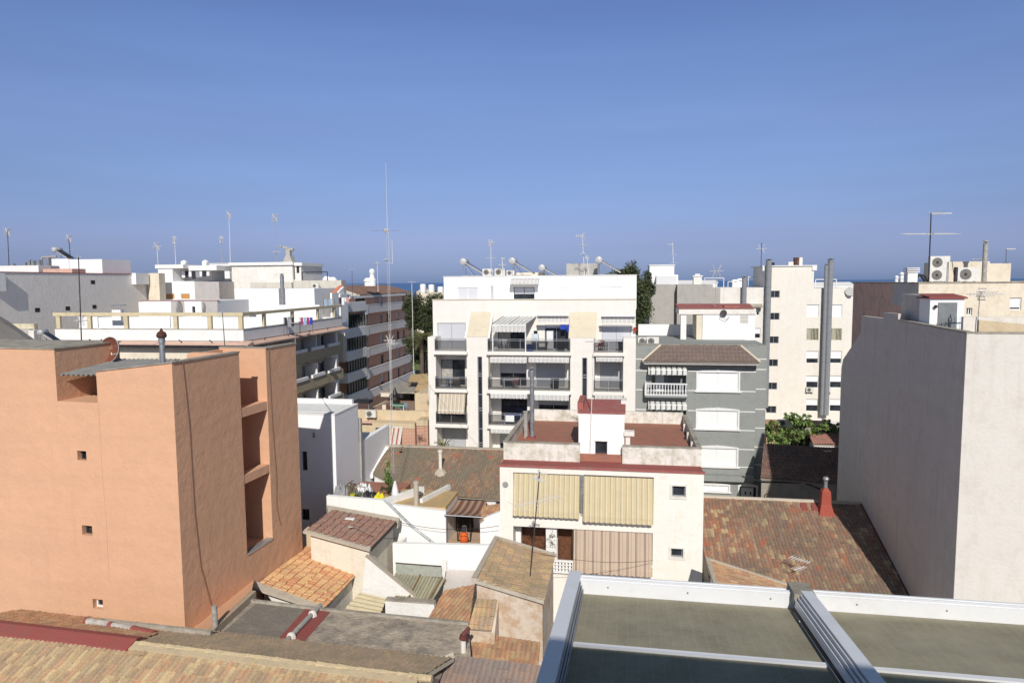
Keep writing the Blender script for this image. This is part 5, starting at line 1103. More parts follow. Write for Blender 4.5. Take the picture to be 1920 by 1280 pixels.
clothes(F.W(lg[0]+.4,1.2,lg[2]-.3),9.2,'dark and pale washing in the loggia of the white skyline house',4.6,[(.5,.9,CLR['white']),(.5,.95,CLR['dark']),(.4,.8,CLR['white']),(.55,1.1,CLR['dark']),(.5,.9,CLR['grey']),(.4,.8,CLR['white']),(.6,.8,CLR['dark']),(.4,.7,CLR['white'])],1.7,2)
r,F=blk('grey_annex','grey rendered annex right of the orange shutters',366,91); MB().box(0.003,F.front(411,545)[0],0,6,0,F.front(390,528)[1]).build('wall',r,GREY)
r,F=blk('white_block','plain white tower block with one small red vent, left of the long cream roof room',395,100); zq=F.front(410,495)[1]
MB().box(0,F.front(431,520)[0],0,8,0,zq).build('wall',r,WHT2); MB().box(F.front(431,520)[0]+.003,F.front(437,520)[0],.5,7,0,zq-.1).build('wall',r,GREY)
MB().box(-.2,F.front(437,520)[0],-.1,8,zq+.003,zq+.12).build('coping',r,WHT); q=F.rc(403,502,410,510); MB().box(q[0],q[1],-.04,-.003,q[2],q[3]).build('vent_grid',r,SLW); q=F.rc(395,518,398,521); MB().box(q[0],q[1],-.04,-.003,q[2],q[3]).build('red_vent',r,REDP)
r,F=blk('roof_house','long cream roof house with a concrete cowl chimney on its right end',437,94); zq=F.front(480,492)[1]; a=F.front(549,520)[0]; hs=[F.rc(549.5,501,553,524,.4),F.rc(556,499,561,512,.4)]
MB().box(0,a,0,7,10,zq-.4).build('wall',r,WHTG); m=MB(); shell(m,a+.003,F.front(565,520,.4)[0],.4,7,10,zq-.5,hs,.3); m.build('wall',r,[WHTG])
for h in hs: window(r,h,.4,'glass',FRD,0,.1,fw=.03)
MB().box(-.3,a+.2,-.3,7,zq-.398,zq).box(a+.203,F.front(566,520)[0],.1,7,zq-.498,zq-.1).build('roof_slab',r,WHT); q=F.rc(486,514,497,526); MB().box(q[0],q[1],-.04,-.003,q[2],q[3]).build('door',r,WHT2)
q=F.front(538,480,2)[0]; c=MB().prism([(q-.8,2,zq),(q+.75,2,zq),(q+.28,2.2,zq+1.0),(q-.28,2.2,zq+1.0)],(0,1.2,0)).box(q-.3,q+.3,2.25,2.9,zq+1.0,zq+1.8).cyl((q-.1,2.6,zq+1.9),(q-1.25,2.5,zq+2.3),.19,.12,n=8).cyl((q,2.6,zq+1.85),(q+.75,2.5,zq+1.75),.22,n=8); c.build('cowl_chimney',r,CONC)
r,F=blk('stained_wall_house','long low wall stained grey along its foot, running to the brick block gable',470,88); zq=F.front(560,526)[1]
MB().box(0,F.front(546.5,535)[0],0,1.5,8,F.front(500,528.5)[1]-.05).box(F.front(547,535)[0],F.front(637,535)[0],.5,2.0,8,zq).build('wall',r,plaster('stained_grey_cream',(.62,.58,.50),(.40,.37,.31),.6,.6,patch=.5))
ac_unit(F.W(F.front(591,535,-.4)[0],-.4,F.front(591,541,-.4)[1]),9.2,'dirty air conditioner standing against the stained wall left of the brick block',1.0,1,True)
g=MB(); q0=F.front(567,520,1)[0];q1=F.front(614,520,1)[0]; zt2=F.front(590,510,1)[1]; g.path([(q0,1,zq),(q0,1,zt2),(q1,1,zt2),(q1,1,zq)],.06); g.build('terrace_frame',r,ANTD)
r,F=blk('white_house','bright white stepped house behind the beam frame, with a small clay lean-to',440,80); zq=F.front(500,541)[1]; a=F.front(590,570)[0]
MB().box(0,F.front(523,560)[0],0,6,8,zq).box(F.front(523,560)[0]+.003,F.front(531.5,560)[0]-.003,1.5,5.9,8,zq-.1).box(F.front(531.5,560)[0],a,0,6,8,zq-.02).build('wall',r,WHT2)
b=F.front(607,570,2)[0]; e=F.front(628,560,2)[0]
MB().box(a+.9,e-.2,4,6.3,12,F.front(615,551,4)[1]).box(a+.01,e-1.1,1,5,0,13.9).prism([(e-.6,2,13.9),(e-.35,2,13.9),(e-.35,2,F.front(630,541,2)[1]-.5),(e-.6,2,F.front(630,541,2)[1]-.5)],(0,2,0)).prism([(e-.6,4.01,13.9),(e-.6,5.6,13.9),(e-.6,5.6,F.front(630,541,2)[1]+.2),(e-.6,4.01,F.front(630,541,2)[1]-.4)],(.25,0,0)).build('lean_to_wall',r,WHT2)
tile_mesh('lean_to_roof',r,[(a+.3,3.6,F.front(610,551,3.6)[1]),(e-.65,3.6,F.front(610,551,3.6)[1]),(e-.65,6.2,F.front(610,551,3.6)[1]+.95),(a+.3,6.2,F.front(610,551,3.6)[1]+.95)],T_CLAY,thick=.1)
q=F.front(526,560,-.1)[0]; flue(r,(F.front(530,560,-.3)[0],-.3,zq-2.5),4.0,.22,GALV)
clothes(F.W(F.front(607,570,1)[0],1,F.front(607,574,1)[1]-.9),9.2,'pale trousers hung out under the small clay lean-to',1.3,[(.3,.9,CLR['sky']),(.25,.95,CLR['grey']),(.3,.9,CLR['sky']),(.2,.8,CLR['grey'])],1.75,12)
clothes(F.W(F.front(635,570,2)[0],2,F.front(636,573,2)[1]-.8),9.2,'white, black and pink washing left of the brick block corner',1.5,[(.3,.8,CLR['dark']),(.3,.85,CLR['white']),(.2,.5,CLR['white']),(.3,.6,CLR['pink'])],1.75,13)
MB().box(0,F.front(600,580,-.8)[0],-.9,-.8,9,F.front(520,571.5,-.8)[1]).build('terrace_wall',r,WHT2)
r,F=blk('white_house','low white house with rooftop clutter and a small dark doorway, behind the beam frame',258,72); zq=F.front(320,564)[1]; dr=F.rc(360,574.5,366,586)
m=MB(); shell(m,.5,F.front(408,575)[0],0,6,8,zq,[dr],.3); m.box(0,.49,.1,6,8,zq-.1); m.build('wall',r,[WHT2]); window(r,dr,0,'glass',FRD,0,.2,fw=.03)
MB().box(F.front(321,575)[0],F.front(346,575)[0],-.03,-.003,9,zq-.02).box(F.front(378,575)[0],F.front(408,575)[0],-.03,-.003,9,zq-.02).build('grey_panel',r,GREY); MB().box(.4,F.front(409,575)[0],-.06,.3,zq+.002,zq+.06).build('coping',r,REDB)
t_=thing('chimney_stack','white chimney with a dark wire cage on top, in front of the grey flank','chimney',at(218,590,63),9.2); MB().box(-.45,.45,0,.7,-1,.45).build('stack',t_,WHT2); g=MB()
for i in range(5): g.cyl((-.5+i*.25,0,.45),(-.5+i*.25,0,.85),.02,n=4)
g.box(-.55,.55,-.05,.75,.85,.9); g.build('cage',t_,GALV)
t_=thing('satellite_dish','grey satellite dish leaning on the low white house, left of its twin','satellite dish',at(336,577,71),0); MB().lathe((0,0,0),[(.75,0),(.68,.12),(.4,.25),(.02,.3)],14,0,'x').build('reflector',t_,ANT)
t_=thing('satellite_dish','grey satellite dish right of the small doorway of the low white house','satellite dish',at(384,577,71),0); MB().lathe((0,0,0),[(.7,0),(.62,.12),(.4,.22),(.02,.28)],14,0,'x').build('reflector',t_,ANT)
# near-left corner bits
r,F=blk('gable_wall','dark grey sloping gable wall cut by the left edge of the picture',-60,37,9.2); q=[F.front(x,y) for x,y in ((-60,566),(4,603),(64,645))]
MB().prism([(a,0,z) for a,z in q]+[(q[2][0],0,q[2][1]-.3),(q[0][0],0,10)],(0,.4,0)).build('wall',r,plaster('dark_cement',(.17,.16,.15),(.1,.1,.09),.6,.3))
r,F=blk('cream_parapet','low cream parapet and pink wall stub above the orange block, far left',4,46); 
MB().box(0,F.front(64,610)[0],0,.3,13,F.front(30,607)[1]).build('wall',r,plaster('yellow_stained',(.66,.60,.42),(.35,.3,.18),.7,.6)); MB().box(.3,F.front(63,620)[0]-.01,-.3,-.003,13,F.front(30,616)[1]).build('front_wall',r,GREY); MB().box(F.front(65,620)[0],F.front(75,620)[0],-.5,0,13,F.front(70,618)[1]).build('chimney',r,WHTG)
solar(at(84,634,45)-Vector((.1,0,.4)),9.2-15,'solar water heater tilted away, standing left of the beam-framed terrace',.6,1.6)
# ======================= aerials =======================
A=antpx
A('aerial with stacked heads at the far left edge of the skyline',(17,500),(14,433),86,[(.97,'wing',20,.9),(.6,'ring',0,.5),(.35,'ring',0,.6)],.05,ANTD)
A('aerial just right of the far left solar heater',(132,488),(129,446),88,[(.97,'wing',20,.9),(.45,'yagi',40,.4)],.05,ANTD)
A('tall black double mast with a low wide dipole in front of the grey flank',(153,646),(147,480),50,[(.99,'uhf',0,.3),(.27,'dipole',60,1.6),(.28,'wing',10,.9)],.045,ANTD)
A('pale aerial above the cream edge left of the white skyline houses',(297,503),(294,460),94,[(.96,'wing',10,1.0)],.05,ANTW)
A('slender aerial rising from the slab of the house with orange shutters',(330,500),(327,448),95,[(.96,'wing',70,.9)],.04,ANTW)
A('aerial on the plain white tower block, left of the taller pole',(417,494),(415,448),101,[(.97,'wing',80,.9)],.05,ANT)
A('tall pale pole aerial beside the plain white tower block',(432,494),(429,400),102,[(.97,'wing',30,1.0)],.045,ANTW)
A('tall aerial with a second low head on the long cream roof house',(519,514),(515,404),93,[(.96,'wing',30,1.0),(.38,'yagi',80,.7)],.05,ANT)
b=at(735,800,47); t=at(721,305,47)
antpx('very tall lattice radio mast with a crossed aerial and side whips, left of centre',(737,900),(718.5,306),42.5,[(.794,'cross',0,.9),(.905,'ring',0,.01),(.705,'yagi',90,.3),(.693,'whip',0,1.1),(.70,'ring',0,.4)],.03,ANTW,lattice=.80,guys=.0)
antpx('aerial with wing reflectors halfway up in front of the brick block',(733,800),(731,626),45,[(.93,'wing',0,.8),(.90,'uhf',10,.8)],.02,ANTW)
antpx('round grid aerial left of the tall lattice mast',(709,545),(707,490),92,[(.95,'ring',60,1.4),(.9,'yagi',20,.5)],.04,ANTW)
antpx('slim grey pole with a small head at the street corner of the brick block',(776,700),(772,527),95,[(.99,'yagi',0,.5)],.05,ANTW)
antpx('grey pole aerial beside the cut corner of the brick block roof',(661,560),(660,505),90,[(.99,'yagi',0,.3)],.03,ANTD)
antpx('thin dark pole in front of the white terrace parapet',(422,655),(417,586),47,[(.99,'boom',200,.5)],.03,ANTD)
antpx('thin grey pole in front of the olive balconies',(556,760),(553,604),46,[(.99,'yagi',0,.3)],.025,ANT)
for i,(px,lab) in enumerate(((778,'leftmost faint'),(790,'second faint'))):
    pass
# ======================= low roofs between the blocks =======================
def onp(px,py,F,p0,sv,su=0.):
    """where the view meets the plane through p0 that rises sv per metre along F.d and su along F.e"""
    g=F.d*sv+F.e*su; r=ray(px,py); k=(p0.z-CP.z+(CP.x-p0.x)*g.x+(CP.y-p0.y)*g.y)/(r.z-r.x*g.x-r.y*g.y); return CP+r*k
Z9=lambda px,py,z,t=9.2: Fr(atz(px,py,z),t)
def house(label,F,P,mat,wall=None,thick=.1,inset=.12,down=None,name='low_house',zb=0,th=.37,tw=.19,drop=None,amp=.045,cat='house',step=.03):
    """tiled roof over a walled body that follows its outline"""
    r=bthing(name,label,cat,F); L=[F.loc(p) for p in P]; tile_mesh('roof',r,L,mat,down=down,thick=thick,th=th,tw=tw,amp=amp,step=step)
    c=sum(L,Vector())/len(L); B=[]
    for p in L: d=(c-p); d.z=0; B.append(p+d.normalized()*inset*1.5)
    B=[Vector((p.x,p.y,p.z-thick-.03)) for p in B]; n=len(B)
    m=MB().add(B+[Vector((p.x,p.y,zb)) for p in B],[tuple(range(n))]+[(i,(i+1)%n,n+(i+1)%n,n+i) for i in range(n)]); m.build('wall',r,wall or WHTG); return r,L
# -- brown mossy roof left of the awning house
F=Z9(840,842,5.9); p0=atz(840,842,5.9); PT=[onp(x,y,F,p0,.36) for x,y in ((730,838),(952,844),(950,938),(775,926),(697,888))]
tr,L=house('low house with a wide mossy brown tile roof left of the awning house',F,PT,T_MID,WHT)
a,b=L[0],L[1]; MB().box(a.x-1.2,b.x,b.y-.05,b.y+.35,4,(a.z+b.z)/2+.1).build('ridge_wall',tr,MORT)
PW=[F.loc(onp(x,y,F,p0,.36)+Vector((0,0,.02))) for x,y in ((706,834),(731,839),(699,889),(640,889))]; MB().prism(PW,(0,0,-.3)).build('whitewashed_verge',tr,WHT2)
q=onp(826,886,F,p0,.36); l=F.loc(q); MB().lathe((l.x,l.y,l.z-.25),[(.55,0),(.42,.3),(.2,.5),(.13,.55)],8).build('chimney_base',tr,MORT); MB().cyl((l.x,l.y,l.z+.2),(l.x,l.y,l.z+1.45),.12,n=10).cyl((l.x,l.y,l.z+1.46),(l.x,l.y,l.z+1.6),.17,n=10).build('chimney_pipe',tr,WHTG)
MB().path([(PT and L[3].x,L[3].y-.06,L[3].z-.12),(L[2].x,L[2].y-.06,L[2].z-.12)],.07).build('gutter',tr,BLK)
MB().prism([(L[3].x-.9,L[3].y-.5,L[3].z-.95),(L[3].x+1.9,L[3].y-.6,L[3].z-.95),(L[3].x+1.9,L[3].y,L[3].z-.95),(L[3].x-.9,L[3].y,L[3].z-.95)],(0,0,.35)).build('white_cornice',tr,WHT)
# -- red mixed roof, right
F=Z9(1500,943,5.3); p0=FB.W(0,4.22,2.89); PR=[onp(x,y,F,p0,.325) for x,y in ((1296,931),(1615,945),(1722,1150),(1345,1150))]
rr,L=house('low house with a broad red and ochre tile roof, half shaded by the tall house',F,PR,T_RR,WHT)
MB().cyl(L[0]+Vector((0,.02,.02)),L[1]+Vector((0,.02,.02)),.13,n=8).build('ridge_tiles',rr,MORT)
MB().prism([L[1]+Vector((-.08,0,.05)),L[1]+Vector((.12,0,.05)),L[2]+Vector((.12,0,.05)),L[2]+Vector((-.08,0,.05))],(0,0,.05)).build('flashing',rr,plain('oxide_band',(.16,.05,.04),.9))
l=F.loc(onp(1548,962,F,p0,.325))
MB().add([(l.x-.42,l.y-.3,l.z-.1),(l.x+.42,l.y-.3,l.z-.1),(l.x+.42,l.y+.45,l.z-.1),(l.x-.42,l.y+.45,l.z-.1),(l.x-.27,l.y-.1,l.z+.55),(l.x+.27,l.y-.1,l.z+.55),(l.x+.27,l.y+.38,l.z+.55),(l.x-.27,l.y+.38,l.z+.55),(l.x-.23,l.y-.08,l.z+1.25),(l.x+.23,l.y-.08,l.z+1.25),(l.x+.23,l.y+.36,l.z+1.25),(l.x-.23,l.y+.36,l.z+1.25),(l.x-.1,l.y+.03,l.z+1.45),(l.x+.1,l.y+.03,l.z+1.45),(l.x+.1,l.y+.25,l.z+1.45),(l.x-.1,l.y+.25,l.z+1.45)],
 [(i+4*k,(i+1)%4+4*k,(i+1)%4+4*k+4,i+4*k+4) for k in range(3) for i in range(4)]+[(12,13,14,15)]).build('chimney',rr,plaster('bright_red_paint',(.34,.075,.05),(.3,.07,.05),.4,.1))
MB().cyl((l.x,l.y+.14,l.z+1.45),(l.x,l.y+.14,l.z+1.9),.1,n=10).lathe((l.x,l.y+.14,l.z+1.9),[(.16,0),(.18,.06),(.14,.16),(.03,.2)],10).build('chimney_pot',rr,GALV)
for (x0,y0,x1,y1) in ((1500,944,1512,958),(1521,944,1540,958)):
    q=[F.loc(onp(x,y,F,p0,.325)+Vector((0,0,.085))) for x,y in ((x0,y0),(x1,y0+1),(x1+3,y1),(x0+2,y1))]; MB().prism(q,(0,0,-.06)).build('red_patch',rr,REDP)
b_=onp(1498,1092,F,p0,.325); antenna(b_,1.25,'small pale grid aerial lying low over the red tile roof',[(.95,'yagi',50,.55),(.6,'yagi',-30,.45)],.014,ANT)
# -- small lean-to roof behind the glass canopy
F=Z9(1325,1048,4.9); p0=atz(1325,1048,4.9); PS=[onp(x,y,F,p0,0,-.25) for x,y in ((1327,1049),(1482,1101),(1520,1155),(1352,1130))]
s_,L=house('small lean-to with a pale verge in front of the red tile roof',F,PS,T_RB,WHT,down=(1,0,-.25))
MB().prism([L[0]+Vector((-.1,-.05,.02)),L[1]+Vector((.1,-.05,.02)),L[1]+Vector((.1,.1,.02)),L[0]+Vector((-.1,.1,.02))],(0,0,.1)).prism([L[0]+Vector((-.1,-.06,.02)),L[0]+Vector((.08,-.06,.02)),L[3]+Vector((.08,0,.02)),L[3]+Vector((-.1,0,.02))],(0,0,.1)).build('verge',s_,MORT)
# -- roofs B and A beside the orange block
F=FO; v_,z_=FO.side(484,1093); p0=FO.W(.02,v_,z_); F=Fr(p0,13.0)
PB=[onp(x,y,F,p0,0,-.26) for x,y in ((575,1023),(684,1060),(609,1141),(483,1095))]
rb_,L=house('small house with an orange tile lean-to roof beside the orange block',F,PB,T_OR,WHTG,down=(1,0,-.26),inset=.2,amp=.03,tw=.17,step=.06)
e=[L[0],L[1]]
MB().prism([Vector((e[0].x,e[0].y,e[0].z-.3)),Vector((e[1].x+.02,e[1].y,e[1].z-.3)),Vector((e[1].x+.02,e[1].y,e[1].z+.75)),Vector((e[0].x,e[0].y,e[0].z+.98))],(0,.25,0)).build('dividing_wall',rb_,BEIGE)
MB().prism([L[3]+Vector((-.05,0,.02)),L[2]+Vector((0,0,.02)),L[2]+Vector((0,-.28,-.02)),L[3]+Vector((-.1,-.45,-.02))],(0,0,.12)).build('verge',rb_,MORT)
w_=L[2]; MB().box(w_.x-.36,w_.x-.30,w_.y+.9,w_.y+1.6,w_.z-1.9,w_.z-.45).build('door',rb_,DOORB)
p0=atz(574,993,5.55); F=Fr(p0,9.2); PA=[onp(x,y,F,p0,0,-.2) for x,y in ((622,956),(743,978),(695,1028),(574,994))]
ra_,L=house('small house with a purple-brown tile lean-to roof, ribbed by dark courses',F,PA,T_PU,plaster('pale_beige',(.76,.70,.58),(.5,.4,.28),.4,.3),down=(1,0,-.2),inset=.15,amp=.03,tw=.17,step=.06)
MB().prism([L[0]+Vector((-.2,0,.0)),L[1]+Vector((.1,0,.0)),L[1]+Vector((.1,.4,.1)),L[0]+Vector((-.5,.4,.15))],(0,0,-.35)).prism([L[3]+Vector((-.1,-.15,0)),L[2]+Vector((0,-.15,0)),L[2]+Vector((0,.1,.06)),L[3]+Vector((-.1,.1,.06))],(0,0,-.1)).build('verge',ra_,MORT)
w_=L[2]; g=MB()
for k in range(2): g.box(w_.x-.31,w_.x-.22,w_.y+.8+k*1.5,w_.y+1.5+k*1.5,w_.z-1.5,w_.z-.3)
g.build('window',ra_,DOORG)
MB().cyl(L[2]+Vector((.02,0,-.08)),L[1]+Vector((.02,0,-.08)),.06,n=6).build('gutter',ra_,BLK)
q=onp(655,975,F,p0,0,-.2); l=F.loc(q); MB().box(l.x-.3,l.x+.3,l.y-.12,l.y+.12,l.z+.06,l.z+.12).build('skylight_tile',ra_,WHT2)
antenna(onp(660,1052,FO,FO.W(.02,v_,z_),0,-.26),1.9,'short black pole standing on the orange tile lean-to',[(.98,'yagi',0,.15)],.022,ANTD)
# -- corner white house (WH) next to the orange block
p=at(628,800,41); F=Fr(p,9.2); wh=bthing('white_house','smooth white house with a flat roof, partly shaded, right behind the orange block','house',F); fz=F.front(628,778)[1]; fs=Fr(p,9.2-90); s1=fs.front(671,760)[0]; s2=fs.front(728,800)[0]
z2=fs.front(728,797)[1]; hs=[F.rc(566,846,576,882),F.rc(566,954,580,975)]
m=MB(); shell(m,-7,0,0,s1,0,fz,hs,.25); m.box(-.35,0,s1+.003,s2,0,z2+.0); m.build('wall',wh,[plaster('smooth_white_blue',(.90,.90,.90),None,.1,.04,bump=.15)])
for h in hs: window(wh,h,0,'glass',FRD,0,.15)
MB().box(-7,.03,-.03,s1+.03,fz+.002,fz+.06).build('coping',wh,WHT); MB().box(-6.6,-.4,.5,s1-.3,fz+.061,fz+.08).build('roof_deck',wh,WHT)
MB().box(-7,-.3,s1-.28,s1,fz+.061,fz+.35).build('parapet',wh,WHT2); MB().box(-7,-.36,s1+.003,s2,0,z2-.9).build('rear_roof',wh,WHT)
MB().box(-1.4,-1.3,-.12,-.003,fz-1.4,fz-1.25).box(-1.4,-1.3,-.12,-.003,fz-1.2,fz-1.1).build('vent_pipe',wh,PIPE)
MB().box(-.36,-.02,s2-.002,s2+.2,0,z2-.01).prism([(-3.4,s2-2.2,z2-.9),(-.36,s2-2.2,z2-.9),(-.36,s2-2.2,z2-.1),(-3.4,s2-2.2,z2-.1)],(0,.2,0)).build('rear_wall',wh,WHT2)
MB().box(-.14,-.003+.1,s1+.15,s1+.4,2,fz-1).build('downpipe',wh,PIPE)
# -- patio house with its walls
p=at(720,937,37.8); F=Fr(p,9.2); ph=bthing('patio_house','white walled patio house with a cluttered roof patio, below the mossy brown roof','house',F)
pts=[F.front(x,y) for x,y in ((612,929),(720,938),(736,946),(833,958))]; zpt=pts[1][1]
MB().prism([(a,0,z) for a,z in pts]+[(pts[3][0],0,0),(pts[0][0],0,0)],(0,.28,0)).build('wall',ph,plaster('limewash',(.86,.85,.81),(.6,.55,.42),.25,.3,patch=.6,lo=.55,hi=.8,bump=.2))
MB().box(pts[0][0],pts[1][0]-.1,.28,5.2,0,zpt-.55).build('patio_floor',ph,TERR)
MB().box(pts[1][0],pts[3][0],.28,3.3,0,pts[3][1]+.12).build('ochre_roof',ph,TARP)
MB().prism([(pts[1][0]-.25,.28,zpt-.5),(pts[1][0]+.1,.28,zpt-.5),(pts[1][0]+1.6,2.6,zpt-.4),(pts[1][0]+1.3,2.6,zpt-.4)],(0,0,.5)).prism([(pts[1][0]+1.8,.9,zpt-.4),(pts[1][0]+2.0,.9,zpt-.4),(pts[1][0]+2.9,3.8,zpt-.4),(pts[1][0]+2.7,3.8,zpt-.4)],(0,0,.3)).build('partition_wall',ph,WHT)
g=[F.front(x,y,-.06) for x,y in ((720,936),(770,985),(818,1022))]; MB().path([(a,-.06,z) for a,z in g],.05,6).path([(a+.12,-.06,z) for a,z in g],.03,6).build('drainpipe',ph,GALV)
q=F.front(781,955,.5); MB().cyl((q[0],.5,pts[3][1]),(q[0],.5,pts[3][1]+1.35),.14,n=10).cyl((q[0],.5,pts[3][1]+1.36),(q[0],.5,pts[3][1]+1.5),.17,n=10).build('chimney_pipe',ph,MORT)
# brown awning room to its right
VR=3.0; a0=F.front(833,980)[0]; a1=F.front(901,980)[0]; zf2=F.front(860,1026)[1]
MB().box(a0+.02,a1,.3,VR,0,zf2).build('room_floor',ph,plaster('tan_floor',(.5,.36,.24),None,.2,0)); MB().box(a0+.02,a1+.3,VR,VR+.2,0,F.front(880,937,VR)[1]-.1).box(a0-.25,a0+.018,.285,VR,0,pts[3][1]-.05).build('room_wall',ph,WHT)
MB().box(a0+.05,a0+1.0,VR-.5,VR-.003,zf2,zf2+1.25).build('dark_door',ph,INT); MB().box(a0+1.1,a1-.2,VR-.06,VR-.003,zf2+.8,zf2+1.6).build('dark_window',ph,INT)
MB().box(a0-.12,a0+.1,-.05,.2,zf2-.5,pts[3][1]+.02).build('pillar',ph,WHT2)
fr_=MB(); fx,fy=a0+.5,.9; 
fr_.box(fx,fx+.05,fy,fy+.05,zf2,zf2+1.5).box(fx+.75,fx+.8,fy,fy+.05,zf2,zf2+1.5).box(fx+.05,fx+.75,fy,fy+.05,zf2+.02,zf2+.08).box(fx+.05,fx+.75,fy,fy+.05,zf2+1.45,zf2+1.5); fr_.build('door_frame',ph,BLK)
t0=F.front(847,936,VR); t1=F.front(913,940,VR); b0=F.front(836,965,-.25); b1=F.front(902,970,-.25)
aw_=MB(); N=6; n=12
for k in range(N):
    for i in range(n):
        f=lambda i,k:((t0[0]+(t1[0]-t0[0])*i/n)*(1-k/N)+(b0[0]+(b1[0]-b0[0])*i/n)*k/N, VR-(VR+.25)*k/N, t0[1]*(1-k/N)+b0[1]*k/N-.18*math.sin(math.pi*k/N))
        aw_.poly([f(i,k),f(i+1,k),f(i+1,k+1),f(i,k+1)])
ao_=aw_.build('awning',ph,AWB); MB().cyl((b0[0]-.1,-.27,b0[1]),(b1[0]+.1,-.27,b1[1]+.03),.035).cyl((b0[0]-.05,-.27,b0[1]),(b0[0]-.05,.6,b0[1]-.4),.02).cyl((b1[0],-.27,b1[1]),(b1[0]+.2,.5,b1[1]-.5),.03).build('awning_bar',ao_,ALU)
# right flank wall and small rust roof
pr=[F.front(x,y,-.1) for x,y in ((900,974),(939,957))]
MB().prism([(pr[0][0],-.1,pr[0][1]),(pr[1][0]+.3,-.1,pr[1][1]+.1),(pr[1][0]+.3,-.1,0),(pr[0][0],-.1,0)],(0,.3,0)).build('flank_wall',ph,WHT2)
p0=F.W(pr[0][0],.1,pr[0][1]+.1); PQ=[F.loc(onp(x,y,F,p0,.33,.05)) for x,y in ((905,949),(940,944),(940,960),(899,977))]; tile_mesh('small_roof',ph,PQ,T_RB)
# low front wall, courtyard
q0=F.front(736,1018,-1.9); q1=F.front(940,1026,-1.9); MB().prism([(q0[0],-1.9,q0[1]),(q1[0],-1.9,q1[1]+.1),(q1[0],-1.9,0),(q0[0],-1.9,0)],(0,.25,0)).box(q0[0],q0[0]+.2,-1.65,-.01,0,q0[1]-.3).build('courtyard_wall',ph,WHT2)
q=F.rc(828,1053,836,1095,-2.3); MB().box(q[0],q[1],-2.2,-1.91,0,q[3]).build('courtyard_pillar',ph,WHT)
q=F.rc(741,1059,827,1077,-2.4); MB().box(q[0],q[1],-2.3,-2.26,q[2]-.1,q[3]).build('screen_panel',ph,plain('plastic_screen',(.42,.44,.38),.4)); MB().cyl((q[0],-2.32,q[3]+.02),(q[1],-2.32,q[3]-.02),.03).build('screen_rail',ph,ANTD)
# orange bag rack, patio clutter
t_=thing('shopping_trolley','bright orange bag behind a black frame in the brown awning room','bag',F.W(a0+.95,.7,zf2),9); MB().lathe((0,0,.05),[(.2,0),(.26,.2),(.24,.45),(.15,.6)],10).build('bag',t_,CLR['orange']); MB().path([(-.15,.1,.4),(-.1,.15,.95),(.1,.15,.95),(.15,.1,.4)],.02).build('handle',t_,ALU); MB().box(-.12,.12,-.05,.1,.65,.95).build('top_flap',t_,CLR['dark'])
t_=thing('drying_rack','row of dark utensils hung on the wall under the brown awning','rack',F.W(a1-.9,VR-.2,zf2+.9),9); MB().box(-.8,.6,0,.04,.6,.64).build('rail',t_,ALU); g=MB()
for i in range(5): g.box(-.7+i*.2,-.64+i*.2,-.03,.03,.25,.6)
g.build('utensil',t_,BLK)
zp_=zpt-.55; V=lambda px,v:F.W(F.front(px,930,v)[0],v,zp_)
def heap(label,px,v,sx,sy,h,mats,seed,name='tarpaulin',cat='tarpaulin'):
    t_=thing(name,label,cat,V(px,v),9); rn=random.Random(seed)
    for k,mt in enumerate(mats):
        n=13; g=MB(); H=[[max(.0,.5*h*(1-(max(abs(i/n-.5),abs(j/n-.5))*2)**4))*(.72+.3*math.sin(i*.7+seed*2)*math.cos(j*.9+seed)+.12*math.sin(i*1.9+j*1.3))*rn.uniform(.95,1.05) for j in range(n+1)] for i in range(n+1)]; ox=(k-len(mats)/2+.5)*sx*.6
        for i in range(n):
            for j in range(n):
                f=lambda i,j:(ox+(i/n-.5)*sx,(j/n-.5)*sy+k*.1,.02+H[i][j]+k*.01); g.poly([f(i,j),f(i+1,j),f(i+1,j+1),f(i,j+1)])
        g.build('crumpled_sheet',t_,mt,True)
    return t_
heap('heap of grey and brown tarpaulin draped over poles on the roof patio',661,2.2,1.0,1.0,1.5,[CLR['grey'],plain('brown_sheet',(.16,.11,.09),.9),CLR['white']],3)
heap('dark blue-grey sheeting in the middle of the roof patio',681,1.7,.7,.8,.95,[CLR['grey'],CLR['dark']],5)
heap('black plastic bag beside the yellow cloth on the roof patio',699,1.9,.6,.6,.8,[BLK],6,'rubbish_bag','bag')
heap('yellow cloth thrown over a box on the roof patio',712,1.5,.8,.7,1.0,[CLR['yellow']],7,'yellow_cloth','cloth')
heap('folded tan cloth under the yellow one on the roof patio',716,.9,.6,.5,.5,[CLR['pink']],8,'folded_cloth','cloth')
t_=thing('pot_stand','rusty green metal frame round the pots at the left of the roof patio','frame',V(647,.7),9); g=MB()
for x in (0,1.2): g.box(x,x+.04,0,.04,0,1.05)
g.box(0,1.24,0,.04,1.05,1.09).box(0,.04,0,1.2,1.05,1.09); g.build('frame',t_,plain('green_metal',(.12,.13,.06),.7))
def pot(label,pos,h,rad,leaf,n=260,mt=LEAFF,potm=None,spiky=False,seed=1):
    t_=thing('potted_plant',label,'plant',pos,0,'potted plants'); MB().lathe((0,0,0),[(.13,0),(.19,.28),(.21,.3),(.17,.3)],12).build('pot',t_,potm or CLR['tan'])
    g=MB(); foliage(g,(0,0,.3+h*.5),(rad,rad,h*.5),n,leaf,random.Random(seed),clumps=8); g.build('foliage',t_,mt); MB().cyl((0,0,.28),(0,0,.3+h*.5),.02).build('stem',t_,BARK); return t_
pot('yellow-green potted plant in the metal frame of the roof patio',V(659,.9),.5,.3,.06,seed=1); pot('dark green potted plant right of the yellow-green one',V(668,.8),.45,.32,.06,mt=LEAF,seed=2); pot('low pale plant in a green tub at the wall of the roof patio',V(655,.5),.25,.35,.05,seed=3)
